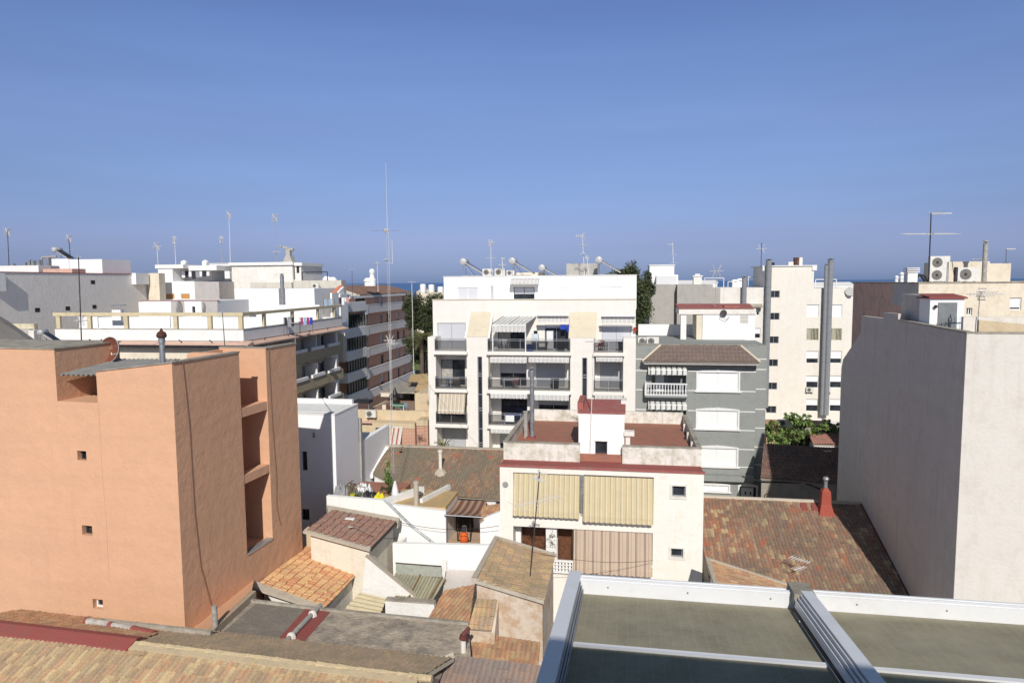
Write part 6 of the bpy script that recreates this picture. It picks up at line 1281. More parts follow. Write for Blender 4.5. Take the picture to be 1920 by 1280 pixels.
pot('tall spindly plant at the far right corner of the roof patio',V(731,2.6),1.9,.35,.09,420,seed=4); pot('dark bushy plant under the tall spindly one',V(727,1.9),.6,.4,.07,300,LEAF,seed=5)
t_=thing('yellow_bucket','small yellow bucket beside the dark green plant','bucket',V(661,.55),0); MB().lathe((0,0,.35),[(.1,0),(.15,.3),(.16,.3)],12).build('body',t_,CLR['yellow']); MB().path([(-.15,0,.65),(-.1,0,.78),(.1,0,.78),(.15,0,.65)],.01).build('handle',t_,ALU)
t_=thing('bird_statue','upright white folded parasol-like bundle on the roof patio corner','bundle',V(741,1.2),0); MB().lathe((0,0,0),[(.2,0),(.24,.2),(.2,.7),(.12,1.1),(.04,1.35)],9).build('cover',t_,CLR['white']); MB().cyl((0,0,1.3),(0,0,1.5),.02).build('pole',t_,ALU)
# -- raking white wall, corrugated roofs
p=at(700,1070,32.5); F=Fr(p,9.2); wl=bthing('raking_wall','white garden wall with a sloping top, running down between the tile lean-tos','wall',F)
q=[F.front(x,y) for x,y in ((685,1043),(789,1128),(789,1180),(674,1180))]; MB().prism([(a,0,z) for a,z in q],(0,.25,0)).build('wall',wl,WHT)
MB().prism([(q[0][0],-.03,q[0][1]+.003),(q[1][0],-.03,q[1][1]+.003),(q[1][0],-.03,q[1][1]+.03),(q[0][0],-.03,q[0][1]+.03)],(0,.31,0)).build('coping',wl,MORT)
def corr(label,z,corners,sv,su,mt,period=.17,along=0):
    F=Z9(*corners[0],z); p0=atz(*corners[0],z); L=[F.loc(onp(x,y,F,p0,sv,su)) for x,y in corners]; r=bthing('corrugated_roof',label,'roof',F); g=MB(); n=int((L[1]-L[0]).length/period*4) if along==0 else int((L[2]-L[1]).length/period*4)
    A,B,C,D=L if along==0 else (L[3],L[0],L[1],L[2]); 
    for i in range(n):
        h=[.03*math.sin(i*math.pi/2),.03*math.sin((i+1)*math.pi/2)]
        f=i/n;k=(i+1)/n; g.poly([A.lerp(B,f)+Vector((0,0,h[0])),A.lerp(B,k)+Vector((0,0,h[1])),D.lerp(C,k)+Vector((0,0,h[1])),D.lerp(C,f)+Vector((0,0,h[0]))])
    g.build('sheet',r,mt); b=MB(); c=sum(L,Vector())/4
    for k in range(4): e=L[k].lerp(c,.06)-Vector((0,0,.06)); b.cyl(e,(e.x,e.y,0),.05,n=6)
    b.cyl(L[0]-Vector((0,0,.06)),L[1]-Vector((0,0,.06)),.04).cyl(L[3]-Vector((0,0,.06)),L[2]-Vector((0,0,.06)),.04).build('support',r,WOOD); return r,F,L
CT=stripes('translucent_sheet',[(0,(.50,.46,.30)),(.35,(.30,.31,.24)),(.5,(.56,.53,.38)),(.8,(.36,.36,.27))],.34,0,.6,trans=.2,dirt=.4)
r,F,L=corr('pale green-yellow corrugated plastic roof with brown battens in the courtyard',3.0,[(741,1074),(836,1084),(806,1134),(728,1110)],.12,-.02,CT)
for f in (.5,.93): MB().cyl(L[3].lerp(L[2],f)+Vector((0,0,.06)),L[0].lerp(L[1],f)+Vector((0,0,.06)),.05,n=5).build('batten',r,WOOD)
corr('beige corrugated roof below the raking white wall',2.9,[(675,1109),(725,1121),(711,1156),(643,1144)],.1,-.03,plaster('beige_sheet',(.62,.54,.36),(.4,.33,.2),.5,.2),.3,1)
p0=atz(850,1070,2.8); F=Fr(p0,9.2); r=bthing('canvas_sheet','taut pinkish-white canvas over the courtyard beside the corrugated plastic','canvas',F)
Lc=[F.loc(onp(x,y,F,p0,.1)) for x,y in ((838,1062),(893,1064),(889,1120),(822,1150))]; g=MB(); n=8
for i in range(n):
    for j in range(n):
        f=lambda i,j:(Lc[0].lerp(Lc[1],i/n)).lerp(Lc[3].lerp(Lc[2],i/n),j/n)-Vector((0,0,.12*math.sin(math.pi*i/n)*math.sin(math.pi*j/n))); g.poly([f(i,j),f(i+1,j),f(i+1,j+1),f(i,j+1)])
g.build('cloth',r,plaster('canvas',(.62,.57,.53),(.5,.4,.35),.4,.1)); MB().path([Lc[0],Lc[1],Lc[2],Lc[3],Lc[0]],.02).build('rope',r,ANTD)
p=at(760,1140,30.5); F=Fr(p,9.2); r=bthing('garden_wall','short white wall with a brown-stained top behind the grey felt roof','wall',F); q=[F.front(x,y) for x,y in ((722,1124),(814,1132),(806,1165),(716,1155))]
MB().prism([(a,0,z) for a,z in q[:2]]+[(q[1][0],0,0),(q[0][0],0,0)],(0,.3,0)).build('wall',r,WHT); MB().box(q[0][0],q[1][0],-.03,.33,q[1][1]+.003,q[1][1]+.06).build('coping',r,CEMT)
# -- yellow-mossy roofed little house (C) with its annex (D) and apron roof (E)
p0=atz(931,1008,6.0); F=Fr(p0,9.2); PC=[onp(x,y,F,p0,0,-.27) for x,y in ((931,1009),(1041,1043),(1020,1128),(889,1087))]
lc,L=house('little stained house with a yellow-mossy tile roof under the leaning aerial',F,PC,T_YE,plaster('peeling_wall',(.62,.53,.43),(.42,.26,.14),.7,.3,lo=.45,hi=.62,patch=.9),down=(1,0,-.27),inset=.1,amp=.03,tw=.17,step=.05)
MB().prism([L[0]+Vector((-.1,-.1,.0)),L[1]+Vector((.05,-.1,.0)),L[1]+Vector((.05,.12,.05)),L[0]+Vector((-.1,.12,.05))],(0,0,.06)).prism([L[0]+Vector((-.12,0,.0)),L[0]+Vector((.1,0,.0)),L[3]+Vector((.1,0,.0)),L[3]+Vector((-.12,0,.0))],(0,0,.09)).prism([L[3]+Vector((-.1,-.08,-.06)),L[2]+Vector((0,-.08,-.06)),L[2]+Vector((0,.1,.02)),L[3]+Vector((-.1,.1,.02))],(0,0,.06)).build('verge',lc,MORT)
yf=L[3].y+.1; q=[F.front(x,y,yf) for x,y in ((894,1122),(932,1123))]; q2=[F.front(x,y,yf-.95) for x,y in ((879,1179),(919,1180))]
PD=[(q[0][0],yf,q[0][1]),(q[1][0],yf,q[0][1]),(q2[1][0]+.05,yf-.95,q2[0][1]),(q2[0][0]-.03,yf-.95,q2[0][1])]; tile_mesh('annex_roof',lc,PD,T_YE,thick=.06)
MB().box(PD[3][0]+.05,PD[2][0]-.05,yf-.88,yf-.003,0,q2[0][1]-.08).prism([(PD[2][0]-.04,yf-.9,q2[0][1]-.1),(PD[2][0]-.04,yf,q[0][1]-.05),(PD[2][0]-.04,yf,0),(PD[2][0]-.04,yf-.9,0)],(.16,0,0)).build('annex_wall',lc,MT['peeling_wall'])
antpx('long leaning dark aerial mast rising in front of the striped awnings',(987,1156),(1012,884),28.2,[(.99,'uhf',20,.45),(.95,'yagi',60,.4),(.80,'yagi',-35,1.3),(.18,'yagi',0,.1)],.028,ANTD)
p0=atz(950,1195,3.9); FE=Fr(p0,9.2); PE=[onp(x,y,FE,p0,.33) for x,y in ((876,1185),(1013,1203),(1006,1275),(872,1262))]; house('low apron roof of red and orange tiles in front of the little stained house',FE,PE,T_RB,WHTG)
p0=atz(845,1130,3.7); F=Fr(p0,9.2); PF=[onp(x,y,F,p0,.28,.12) for x,y in ((834,1108),(890,1096),(880,1172),(802,1161))]; house('rust-coloured tile roof wedged left of the little stained house',F,PF,T_RB,WHT)
t_=thing('ceramic_pipe','white pipe with a dark red hood at the corner of the grey felt roof','pipe',atz(869,1224,4.5),0); MB().cyl((0,0,-.5),(0,0,.55),.1,n=12).build('pipe',t_,WHTG); MB().cyl((0,0,.55),(.02,0,.7),.16,.14,n=10).cyl((.0,0,.68),(.22,.05,.95),.1,.07,n=8).build('hood',t_,plain('oxide',(.13,.035,.03),.7))
# -- foreground roofs
FF=Fr(atz(500,1238,5.9),12.); p0=atz(500,1238,5.9)
fg=bthing('foreground_house','foreground house with a sandy tile slope and a mossy grey back slope, bottom left','house',FF)
ridge=[(-40,1187),(240,1210),(500,1238),(775,1271)]
N1=[FF.loc(onp(x,y,FF,p0,.36)) for x,y in ((-60,1190),(780,1272),(900,1400),(-120,1400))]; v_r=(N1[0].y+N1[1].y)/2
PN=[(N1[0].x-1,0,5.9),(N1[1].x+.1,0,5.9),(N1[1].x+.4,-6,5.9-2.16),(N1[0].x-1,-6,5.9-2.16)]
tile_mesh('roof_front',fg,PN,T_FG,th=.42,tw=.19,thick=.15,amp=.05)
u0,u1=PN[0][0],PN[1][0]; uS=FF.loc(atz(245,1208,5.9)).x
bq=FF.loc(onp(425,1187,FF,p0,-.3)); bq2=FF.loc(onp(852,1231,FF,p0,-.3)); bq=FF.loc(onp(425,1187,FF,p0,-.3))
dd_=max(2.2,min(3.4,bq.y))
PBk=[(uS,.12,5.87),(uS-.3,dd_,5.9-.3*dd_),(bq.x,dd_,5.9-.3*dd_),(bq2.x,bq2.y,bq2.z),(u1,.12,5.87)]
tile_mesh('roof_back',fg,PBk,T_FGB,th=.36,tw=.19,thick=.15,amp=.045)
PBl=[(u0,.12,5.87),(u0,dd_,5.9-.3*dd_),(uS-.31,dd_,5.9-.3*dd_),(uS-.02,.12,5.87)]; tile_mesh('roof_back',fg,PBl,T_RB,th=.36,tw=.19,thick=.15)
rg_=MB(); rn=random.Random(4); x=uS
while x<u1: l_=rn.uniform(.3,.42); rg_.cyl((x,.06,5.9+rn.uniform(-.01,.02)),(x+l_*1.05,.06,5.9+rn.uniform(-.01,.02)),.13+rn.uniform(-.01,.015),.11,n=8); x+=l_
rg_.build('ridge_capping',fg,tiles('ridge_clay',[(.52,.42,.24),(.48,.3,.18),(.42,.33,.2)],(.3,.25,.16),.6,1.5,.4,.6))
MB().prism([(u0,-.32,5.83),(uS+.1,-.30,5.83),(uS+.15,.1,5.99),(u0,.1,5.99)],(0,0,.08)).prism([(u0,.1,5.99),(uS+.15,.1,5.99),(uS+.1,.42,5.9),(u0,.42,5.9)],(0,0,.08)).build('painted_ridge',fg,REDP)
MB().prism([(uS,-.24,5.87),(u1,-.24,5.87),(u1,-.02,5.95),(uS,-.02,5.95)],(0,0,.03)).build('mortar_band',fg,plaster('sandy_mortar',(.50,.40,.25),(.3,.25,.18),.6,0))
MB().box(u0,u1,-5.8,dd_-.3,0,3.6).prism([(u0,-5.8,3.55),(u0,dd_-.3,4.75),(u0,0,5.6)],(u1-u0,0,0)).build('wall',fg,MORT)
q0=FF.loc(onp(165,1171,FF,p0,-.3)); q1=FF.loc(onp(290,1190,FF,p0,-.3)); z_=q0.z+.1
MB().cyl((q0.x,q0.y,z_+.05),(q0.x+1.0,q0.y-.03,z_),.13,n=10).cyl((q0.x+1.06,q0.y-.03,z_),(q0.x+2.0,q0.y-.1,z_-.02),.13,n=10).build('ridge_pipe',fg,plain('old_asbestos',(.50,.47,.43),.8,0,.2,5))
MB().cyl((q0.x-.1,q0.y,z_+.05),(q0.x,q0.y,z_+.05),.145,n=10).cyl((q0.x+.95,q0.y-.03,z_),(q0.x+1.12,q0.y-.03,z_),.145,n=10).cyl((q0.x+2.0,q0.y-.1,z_-.02),(q0.x+3.0,q0.y-.2,z_-.06),.15,n=10).build('painted_joint',fg,REDP)
MB().box(q0.x+.3,q0.x+5,q0.y+.2,q0.y+.32,3.5,z_+.05).build('rear_kerb',fg,CEMT)
# purple-grey roof bottom centre
p0=atz(900,1240,4.75); F=Fr(p0,12); PG=[onp(x,y,F,p0,.33) for x,y in ((850,1229),(1030,1250),(1060,1400),(700,1400),(772,1268))]
hg,L=house('grey-purple tile roof at the bottom edge, left of the white canopy beam',F,PG,T_FGP,MORT)
MB().cyl(L[0]+Vector((0,0,.05)),L[4]+Vector((0,0,.05)),.13,n=8).cyl(L[4]+Vector((0,0,.05)),L[3]+Vector((0,0,.05)),.13,n=8).build('ridge_tiles',hg,MORT)
# grey felt flat roof
p=atz(480,1128,4.55); F=Fr(p,12.); tf=bthing('flat_roof_house','patched grey felt flat roof house, crossed by a red strip and a pipe','house',F)
PP=[F.loc(atz(x,y,4.55)) for x,y in ((470,1129),(612,1146),(878,1172),(885,1255),(380,1215))]
B=PP+[Vector((p_.x,p_.y,0)) for p_ in PP]; n=5
MB().add(B,[tuple(range(n))]+[(i,(i+1)%n,n+(i+1)%n,n+i) for i in range(n)]).build('wall',tf,ASPH)
qd=[F.loc(atz(x,y,4.554)) for x,y in ((480,1131),(577,1141),(515,1212),(400,1200))]; MB().prism(qd,(0,0,.004)).build('felt_sheet',tf,ASPD)
qr=[F.loc(atz(x,y,4.56)) for x,y in ((578,1135),(620,1146),(556,1218),(508,1212))]; MB().prism(qr,(0,0,.006)).build('red_strip',tf,REDP)
a=F.loc(atz(601,1134,4.65));b=F.loc(atz(535,1203,4.65)); MB().cyl(a,b,.1,n=10).build('pipe',tf,PIPE)
for f in (.25,.85): c_=a.lerp(b,f); MB().lathe(c_-Vector((0,0,.1)),[(.2,0),(.18,.1),(.13,.2),(.03,.24)],8).build('pipe_clamp',tf,WHTG)
MB().prism([PP[0]+Vector((0,0,.003)),PP[1]+Vector((0,0,.003)),PP[1]+Vector((0,.14,.003)),PP[0]+Vector((0,.14,.003))],(0,0,.10)).prism([PP[1]+Vector((0,0,.003)),PP[2]+Vector((0,0,.003)),PP[2]+Vector((0,.14,.003)),PP[1]+Vector((0,.14,.003))],(0,0,.10)).build('kerb',tf,CEMT)
t_=thing('upright_pipe','upright pale pipe standing at the foot of the orange block','pipe',atz(405,1184,4.6),0); MB().cyl((0,0,-.3),(-.02,0,1.05),.1,n=12).build('pipe',t_,PIPE); MB().cyl((0,0,-.3),(0,0,.03),.14,n=12).build('collar',t_,CEMT)
wq=[FO.loc(atz(x,y,4.6)) for x,y in ((470,1129),(380,1215))]
A_=FO.loc(atz(405,1176,4.85)); B_=FO.loc(atz(480,1107,4.85)); A0=A_-(B_-A_)*.6
MB().prism([A0,B_,B_-Vector((.22,0,0)),A0-Vector((.22,0,0))],(0,0,-4.8)).build('base_ledge',ob,plaster('ledge_cement',(.40,.33,.24),(.5,.3,.2),.5,.3))
_s=[FO.side(*q) for q in ((383,1176),(476,1090))]; W1=Vector((.004,_s[0][0],_s[0][1]+.35)); W2=Vector((.004,_s[1][0],_s[1][1]+.1)); W0=W1-(W2-W1)*.6
MB().poly([A0-Vector((.2,0,-.01)),B_-Vector((.2,0,-.01)),W2,W0]).build('plinth',ob,ORG)
# -- terrace houses between the patio and the brick block
p=at(672,800,62); F=Fr(p,9.2); tb=bthing('terrace_house','beige house with a tiled roof terrace and plastic garden furniture, left of the ivory block','house',F)
zq=F.front(740,769)[1]; zl=F.front(740,791)[1]; a=F.front(805,780)[0]; FT_=FKf
MB().box(0,a,0,.25,0,zq).box(0,a,.25,14,0,zq-.45).build('wall',tb,BEIGE); MB().box(.25,a-.25,.251,13.9,zq-.449,zq-.43).build('terrace_floor',tb,PAVE)
MB().box(-.1,a,-.35,-.003,zl-.1,zl+.05).build('ledge',tb,PINKW)
ac_unit(F.W(F.front(695,780,-.5)[0],-.5,F.front(695,783,-.5)[1]),9.2,'air conditioner bracketed to the beige parapet left of the ivory block',1.1,1,True)
b0=F.front(745,750,10)[0]; zz=F.front(735,735,10)[1]
q=F.rc(714,735,752,752,9.5); MB().box(q[0],q[1],9.5,9.7,zq-.43,q[3]).build('low_wall',tb,CRM)
q=F.rc(778,737,806,770,2.5); MB().box(q[0],q[1],2.5,6,zq-.43,q[3]).build('room_wall',tb,BEIGE)
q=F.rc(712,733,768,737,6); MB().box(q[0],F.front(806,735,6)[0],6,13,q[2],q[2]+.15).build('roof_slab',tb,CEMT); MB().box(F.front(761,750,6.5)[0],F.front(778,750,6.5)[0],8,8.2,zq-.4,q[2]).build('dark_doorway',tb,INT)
MB().box(F.front(752,750,9)[0],F.front(757,750,9)[0],8.6,9,zq-.4,q[2]).build('pillar',tb,WHT)
corr('yellowed corrugated lean-to roof beside the ivory block, nearer one',F.front(806,735,2.5)[1]+.3,[(787,712),(808,700),(808,733),(777,732)],.25,0,TARP,.4); corr('grey and yellow corrugated roof patch farther back beside the ivory block',F.front(790,712,8)[1],[(770,702),(802,700),(796,716),(765,715)],.1,0,TARP,.4)
FZ=lambda px,py,v: F.W(F.front(px,py,v)[0],v,zq-.43)
table(FZ(747,765,1.4),9,'garden table with a green cloth on the beige house terrace',FRW,1.5,.9); tq=thing('table_cloth','dark green cloth lying on the garden table','cloth',FZ(747,765,1.4)+Vector((0,0,.73)),9); MB().box(-.7,.7,-.35,.42,0,.02).box(-.7,.7,-.37,-.352,-.2,.02).build('cloth',tq,CLR['green'])
chair(FZ(757,765,1.4),120,'pale blue garden chair right of the green-clothed table',CLR['sky'],'garden chairs'); chair(FZ(736,765,1.5),-100,'green garden chair left of the green-clothed table',CLR['green'],'garden chairs')
t_=thing('garden_oven','small dark chimney-shaped oven behind the green-clothed table','oven',FZ(741,757,5),0); MB().lathe((0,0,0),[(.25,0),(.28,.6),(.3,1.1),(.18,1.35),(.1,1.5),(.04,1.75)],10).build('body',t_,BLK); MB().box(-.14,.14,-.32,-.24,.5,.8).build('door',t_,ANTD)
for i,(x,l) in enumerate(((723,'cream cabinet with a pole behind, left on the terrace edge'),(730,'brown box right of the cream cabinet'))): t_=thing('cabinet',l,'cabinet',FZ(x,768,.9),9); MB().box(-.32,.3,0,.4,0,.75).build('body',t_,CRM if not i else DOORB); MB().box(-.34,.32,-.02,.42,.751,.79).build('top',t_,CEMT)
t_=thing('clutter_table','dark workbench with a black cover at the left end of the terrace','workbench',FZ(684,760,1.5),9); MB().box(-.9,.6,-.5,.6,.8,1.05).build('cover',t_,BLK); 
for x in (-.8,.5): MB().box(x,x+.06,-.4,-.34,0,.8).build('leg',t_,ALU)
F2_=Fr(at(751,815,60),9.2); bw=bthing('brick_annex','low orange brick annex with a red and white striped awning','house',F2_); z0=F2_.front(780,801)[1]; a=F2_.front(805,820)[0]; c1=F2_.front(778.5,820)[0];c2_=F2_.front(784,820)[0]
MB().box(-.1,c1,0,2,0,z0-.1).box(c2_,a,-.4,2,0,z0+.25).build('wall',bw,BRICKL); MB().box(-2.6,c1,-.05,2,z0-.098,z0+.35).box(c2_,a,-.45,2,z0+.252,z0+.75).build('top_band',bw,BEIGE); MB().box(c1+.003,c2_-.003,.5,1.9,0,z0).build('recess',bw,OLIVE)
q=F2_.rc(732,806,752,835,-.5); awning(bw,q[0],q[1],-.02,q[3]+.1,-.9,q[2],AWR,.1); MB().box(q[0]-.6,-.1,.0,.3,0,z0-.1).build('rear_wall',bw,BEIGE)
# -- dark house behind the red roof, fig tree, sheds
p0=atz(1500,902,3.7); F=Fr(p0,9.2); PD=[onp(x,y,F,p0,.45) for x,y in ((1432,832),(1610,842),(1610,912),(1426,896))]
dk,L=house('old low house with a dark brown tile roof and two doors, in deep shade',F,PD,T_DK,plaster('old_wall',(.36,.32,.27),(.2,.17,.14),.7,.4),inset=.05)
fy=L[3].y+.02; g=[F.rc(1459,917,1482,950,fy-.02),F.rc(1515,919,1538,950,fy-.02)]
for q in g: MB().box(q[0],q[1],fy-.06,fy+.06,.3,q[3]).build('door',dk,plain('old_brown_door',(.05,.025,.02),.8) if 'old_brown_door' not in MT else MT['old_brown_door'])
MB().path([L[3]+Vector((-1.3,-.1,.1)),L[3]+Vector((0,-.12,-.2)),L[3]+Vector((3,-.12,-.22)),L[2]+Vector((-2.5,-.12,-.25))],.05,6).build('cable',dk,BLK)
q=F.front(1432,932,fy-.1); cu=bpy.data.curves.new('graffiti','FONT'); cu.body='Ca lbon'; cu.size=.62; cu.extrude=.002; cu.materials.append(BLK)
tx=bpy.data.objects.new('graffiti_text',cu); COL.objects.link(tx); 
dg=bpy.context.evaluated_depsgraph_get(); me=bpy.data.meshes.new_from_object(tx.evaluated_get(dg)); bpy.data.objects.remove(tx); tx=bpy.data.objects.new('graffiti',me); COL.objects.link(tx); tx.parent=dk; tx.location=(q[0],fy-.02,q[1]-.15); tx.rotation_euler=(R(90),0,0)
antenna(onp(1565,885,F,p0,.45),1.6,'thin bent wire aerial on the dark brown roof',[(.98,'yagi',0,.3)],.02,ANTD,tilt=-.35)
t_=thing('fig_tree','sprawling light green fig tree over the dark brown roof','tree',atz(1500,830,1)-Vector((0,0,1)),0); rn=random.Random(8); c=at(1505,812,58); c0=Vector(t_.location)
t_.location=(c.x,c.y,0); fo=MB(); tk=MB(); ends=[]
for i in range(46):
    px=rn.uniform(1438,1580); py=rn.uniform(795,835)-max(0,(rn.random()-.6))*22; e=at(px,py,rn.uniform(55.5,60))-Vector((c.x,c.y,0)); ends.append(e)
for x,y in ((1482,780),(1487,784),(1510,783),(1509,790),(1547,792),(1572,802),(1490,790),(1497,795)): ends.append(at(x,y,57.5)-Vector((c.x,c.y,0)))
for e in ends:
    st=Vector((rn.uniform(-.3,.3),rn.uniform(-.3,.3),1.5)); mid=st.lerp(e,.5)+Vector((0,0,.4)); tk.cyl(st,mid,.07,.05,n=5).cyl(mid,e,.05,.02,n=5)
    foliage(fo,e,(.65,.6,.42),80,.15,rn,clumps=6)
    foliage(fo,mid,(.7,.7,.45),26,.13,rn,clumps=4)
tk.cyl((0,0,0),(0,0,1.6),.22,.16,n=8); fo.build('crown',t_,LEAFF); tk.build('trunk',t_,BARK)
p=at(1525,826,54.6); F=Fr(p,9.2); r=bthing('small_shed','small shed with a reddish tile roof among the fig leaves','shed',F); z=F.front(1540,833)[1]; tile_mesh('roof',r,[(0,0,z),(4,0,z),(4,1.6,z+.55),(0,1.6,z+.55)],tiles('tiles_pinkish',[(.3,.15,.12),(.26,.13,.1)],(.2,.12,.1),.3),thick=.1); MB().box(.1,3.9,.1,1.5,0,z-.12).build('wall',r,WHT)
p=at(1437,810,66); F=Fr(p,9.2); r=bthing('ochre_house','low ochre house behind the fig tree','house',F); MB().box(0,F.front(1500,810)[0],0,2,0,F.front(1450,799)[1]).build('wall',r,plaster('ochre_wall',(.60,.42,.24),(.45,.3,.18),.4,.1)); MB().prism([(0,-.1,F.front(1450,799)[1]+.003),(6,-.1,F.front(1450,799)[1]+.003),(6,2,F.front(1450,799)[1]+.2),(0,2,F.front(1450,799)[1]+.2)],(0,0,.1)).build('roof',r,plain('pale_clay',(.5,.3,.18),.9))
ac_unit(F.W(F.front(1470,792,-.5)[0],-.5,F.front(1470,800,-.5)[1]),9.2,'air conditioner half hidden by fig leaves, at the foot of the cream block',1.1,1,False)
t_=thing('hanging_sheet','white sheet hung beyond the fig leaves','sheet',F.W(F.front(1480,800,-.6)[0],-.6,F.front(1480,808,-.6)[1]),9); g=MB()
for i in range(8): y=lambda q:.08*math.sin(q*2.1); g.poly([(i*.18,y(i),0),(i*.18+.18,y(i+1),0),(i*.18+.18,0,1.1),(i*.18,0,1.1)])
g.build('cloth',t_,CLR['white']); MB().cyl((-.2,0,1.1),(1.7,0,1.1),.015).build('line',t_,ANTD)
# ======================= trees =======================
def tree(label,name,x,y,Y,rad,hc,n,leaf,mt,seed,squash=1.,clumps=26,tr=.35):
    c=at(x,y,Y); t_=thing(name,label,'tree',(c.x,c.y,0),0); rn=random.Random(seed); g=MB(); foliage(g,(0,0,c.z),rad,n,leaf,rn,clumps=clumps); g.build('crown',t_,mt)
    k=MB().cyl((0,0,0),(.2,0,c.z-rad[2]*.5),tr,tr*.6,n=9)
    for i in range(7): a=i*.9; k.cyl((.1,0,c.z-rad[2]*.8+i*.2),(math.cos(a)*rad[0]*.6,math.sin(a)*rad[1]*.6,c.z+rad[2]*(.1+.08*i)),tr*.35,.04,n=5)
    k.build('trunk',t_,BARK); return t_
tree('tall dark eucalyptus rising behind the right end of the ivory block','eucalyptus_tree',1190,538,80,(2.2,2.4,3.2),0,15000,.13,LEAF,3,clumps=40)
tree('dark rounded tree reaching left behind the ivory block roof','eucalyptus_tree',1168,520,82,(1.7,2.0,1.4),0,5000,.13,LEAF,5)
tree('lower dark tree filling the gap beside the ivory block','eucalyptus_tree',1197,585,78,(2.0,2.0,3.6),0,9000,.13,LEAF,6)
tree('round dark green tree between the brick block and the ivory block','broadleaf_tree',795,592,100,(3.9,3.0,3.0),0,14000,.16,[LEAF[0],plain('leaf_olive',(.06,.075,.02),.8,0,.3,3)],11,clumps=40)
tree('dark shrubby tree under the palm at the lawn edge','broadleaf_tree',793,650,98,(3.0,2.0,2.0),0,6000,.16,LEAF,12)
c=at(790,632,96); t_=thing('palm_tree','shaggy palm in front of the round dark tree, left of the ivory block','tree',(c.x,c.y,0),0); g=MB(); rn=random.Random(2)
for i in range(46):
    a=rn.uniform(0,6.28); up=rn.uniform(-.2,1.1); L_=rn.uniform(2.2,3.2); pts=[]
    for k in range(7): f=k/6; pts.append(Vector((math.cos(a)*L_*f,math.sin(a)*L_*f,c.z+up*L_*f-1.0*L_*f*f*(.5+.4*up))))
    for k in range(6):
        d=(pts[k+1]-pts[k]); s=Vector((-math.sin(a),math.cos(a),0))
        for q in (-1,1):
            for h_ in (0,.5): b=pts[k]+d*h_; w_=.55*math.sin(math.pi*min(.95,(k+h_+.6)/6.5)); g.poly([b,b+d*.28,b+d*.6+s*q*w_-Vector((0,0,w_*.5))],i%3==0)
g.build('fronds',t_,PALM); MB().cyl((0,0,0),(0,0,c.z),.3,.28,n=9).build('trunk',t_,BARK)
# far low houses by the sea
for i,(x0,x1,y,Y,l,mt) in enumerate(((781,806,549,210,'low cream house row below the sea line, left one',CRM),(800,832,556,170,'far cream house with a pitched roof by the ivory block',CRM),(1470,1600,535,230,'far pale terrace edge between the tall blocks on the right',WHT),(1270,1345,531,240,'far pale roof line behind the bare concrete walls',WHT))):
    F=Fr(at(x0,y,Y),9.2); r=bthing('far_house',l,'house',F); a=F.front(x1,y)[0]; z=F.front((x0+x1)/2,y)[1]; MB().box(0,a,0,9,0,z).build('wall',r,mt); MB().prism([(-.3,-.2,z+.01),(a+.3,-.2,z+.01),(a+.3,4.5,z+.9),(-.3,4.5,z+.9)],(0,0,.15)).prism([(-.3,4.5,z+.91),(a+.3,4.5,z+.91),(a+.3,9.2,z+.01),(-.3,9.2,z+.01)],(0,0,.15)).build('roof',r,YSTONE if i<2 else WHT)
for i,(x,y) in enumerate(((793,540),(809,541),(826,545))):
    t_=thing('water_tank','far white cylindrical roof tank, %s of the three by the sea line'%('leftmost','middle','rightmost')[i],'tank',at(x,y+6,195),0); MB().lathe((0,0,-.5),[(.8,0),(.85,2.3),(.7,2.5),(.1,2.6)],12).build('body',t_,WHT2); MB().cyl((.9,0,-.5),(.9,0,1.5),.08).build('pipe',t_,GALV)
# ======================= glass canopy at our feet =======================
FP=Fr(at(1088,1085,6.),9.9); p0=at(1088,1085,6.); SV=-.122
cy=thing('glass_canopy','white framed glass roof canopy with dusty panes and grooved rails, bottom right','canopy',(p0.x,p0.y,0),9.9)
PV=lambda x,y:FP.loc(onp(x,y,FP,p0,SV)); zz=lambda v:p0.z+SV*v
fa=FP.side; W0=FP.front(1064,1072)[0]; W1=FP.front(1087,1072)[0]
wbm=W1-W0; WHM=plaster('white_lacquer',(.73,.74,.755),(.48,.44,.37),.45,.1,patch=1.5,lo=.55,hi=.8,bump=.04,rough=.4)
def sl_box(m,u0,u1,v0,v1,h0,h1,k=0): # box that follows the pitch
    m.add([(u0,v0,zz(v0)+h0),(u1,v0,zz(v0)+h0),(u1,v1,zz(v1)+h0),(u0,v1,zz(v1)+h0),(u0,v0,zz(v0)+h1),(u1,v0,zz(v0)+h1),(u1,v1,zz(v1)+h1),(u0,v1,zz(v1)+h1)],[(0,3,2,1),(4,5,6,7),(0,1,5,4),(1,2,6,5),(2,3,7,6),(3,0,4,7)],k); return m
far=.06; vn=-4.4
b1=sl_box(MB(),-wbm,0,vn,far+.08,-.12,.03); b1.build('side_beam',cy,WHM); g=MB()
for i in range(3): sl_box(g,.003+i*.012,.01+i*.012,vn,far-.1,-.10-.02*i,-.005-.035*i)
g.build('rail_lip',cy,ALU)
zb_=FP.front(1088,1116,-.02)[1]; hr=zz(0)-zb_
UE=6.5
m=MB(); m.box(0,UE,0,.05,zz(0)-hr,zz(0)-.012).box(0,UE,.05,.13,zz(0)-hr,zz(0)-.03).box(0,UE,.012,.02,zz(0)-.011,zz(0)+.004).box(0,UE,.04,.052,zz(0)-.0125,zz(0)+.004).box(0,UE,.13,.15,zz(0)-hr,zz(0)-.02); m.build('front_gutter',cy,WHM)
MB().box(0.03,UE,-.03,-.003,zz(0)-hr-.01,zz(0)-hr+.012).build('glass_seal',cy,plaster('seal',(.30,.26,.2),(.12,.1,.08),.8,0,patch=3))
for i in range(9):
    x=.25+i*.7; MB().cyl((x,-.004,zz(0)-.06),(x,.001,zz(0)-.06),.008,n=8).build('screw',cy,GALV)
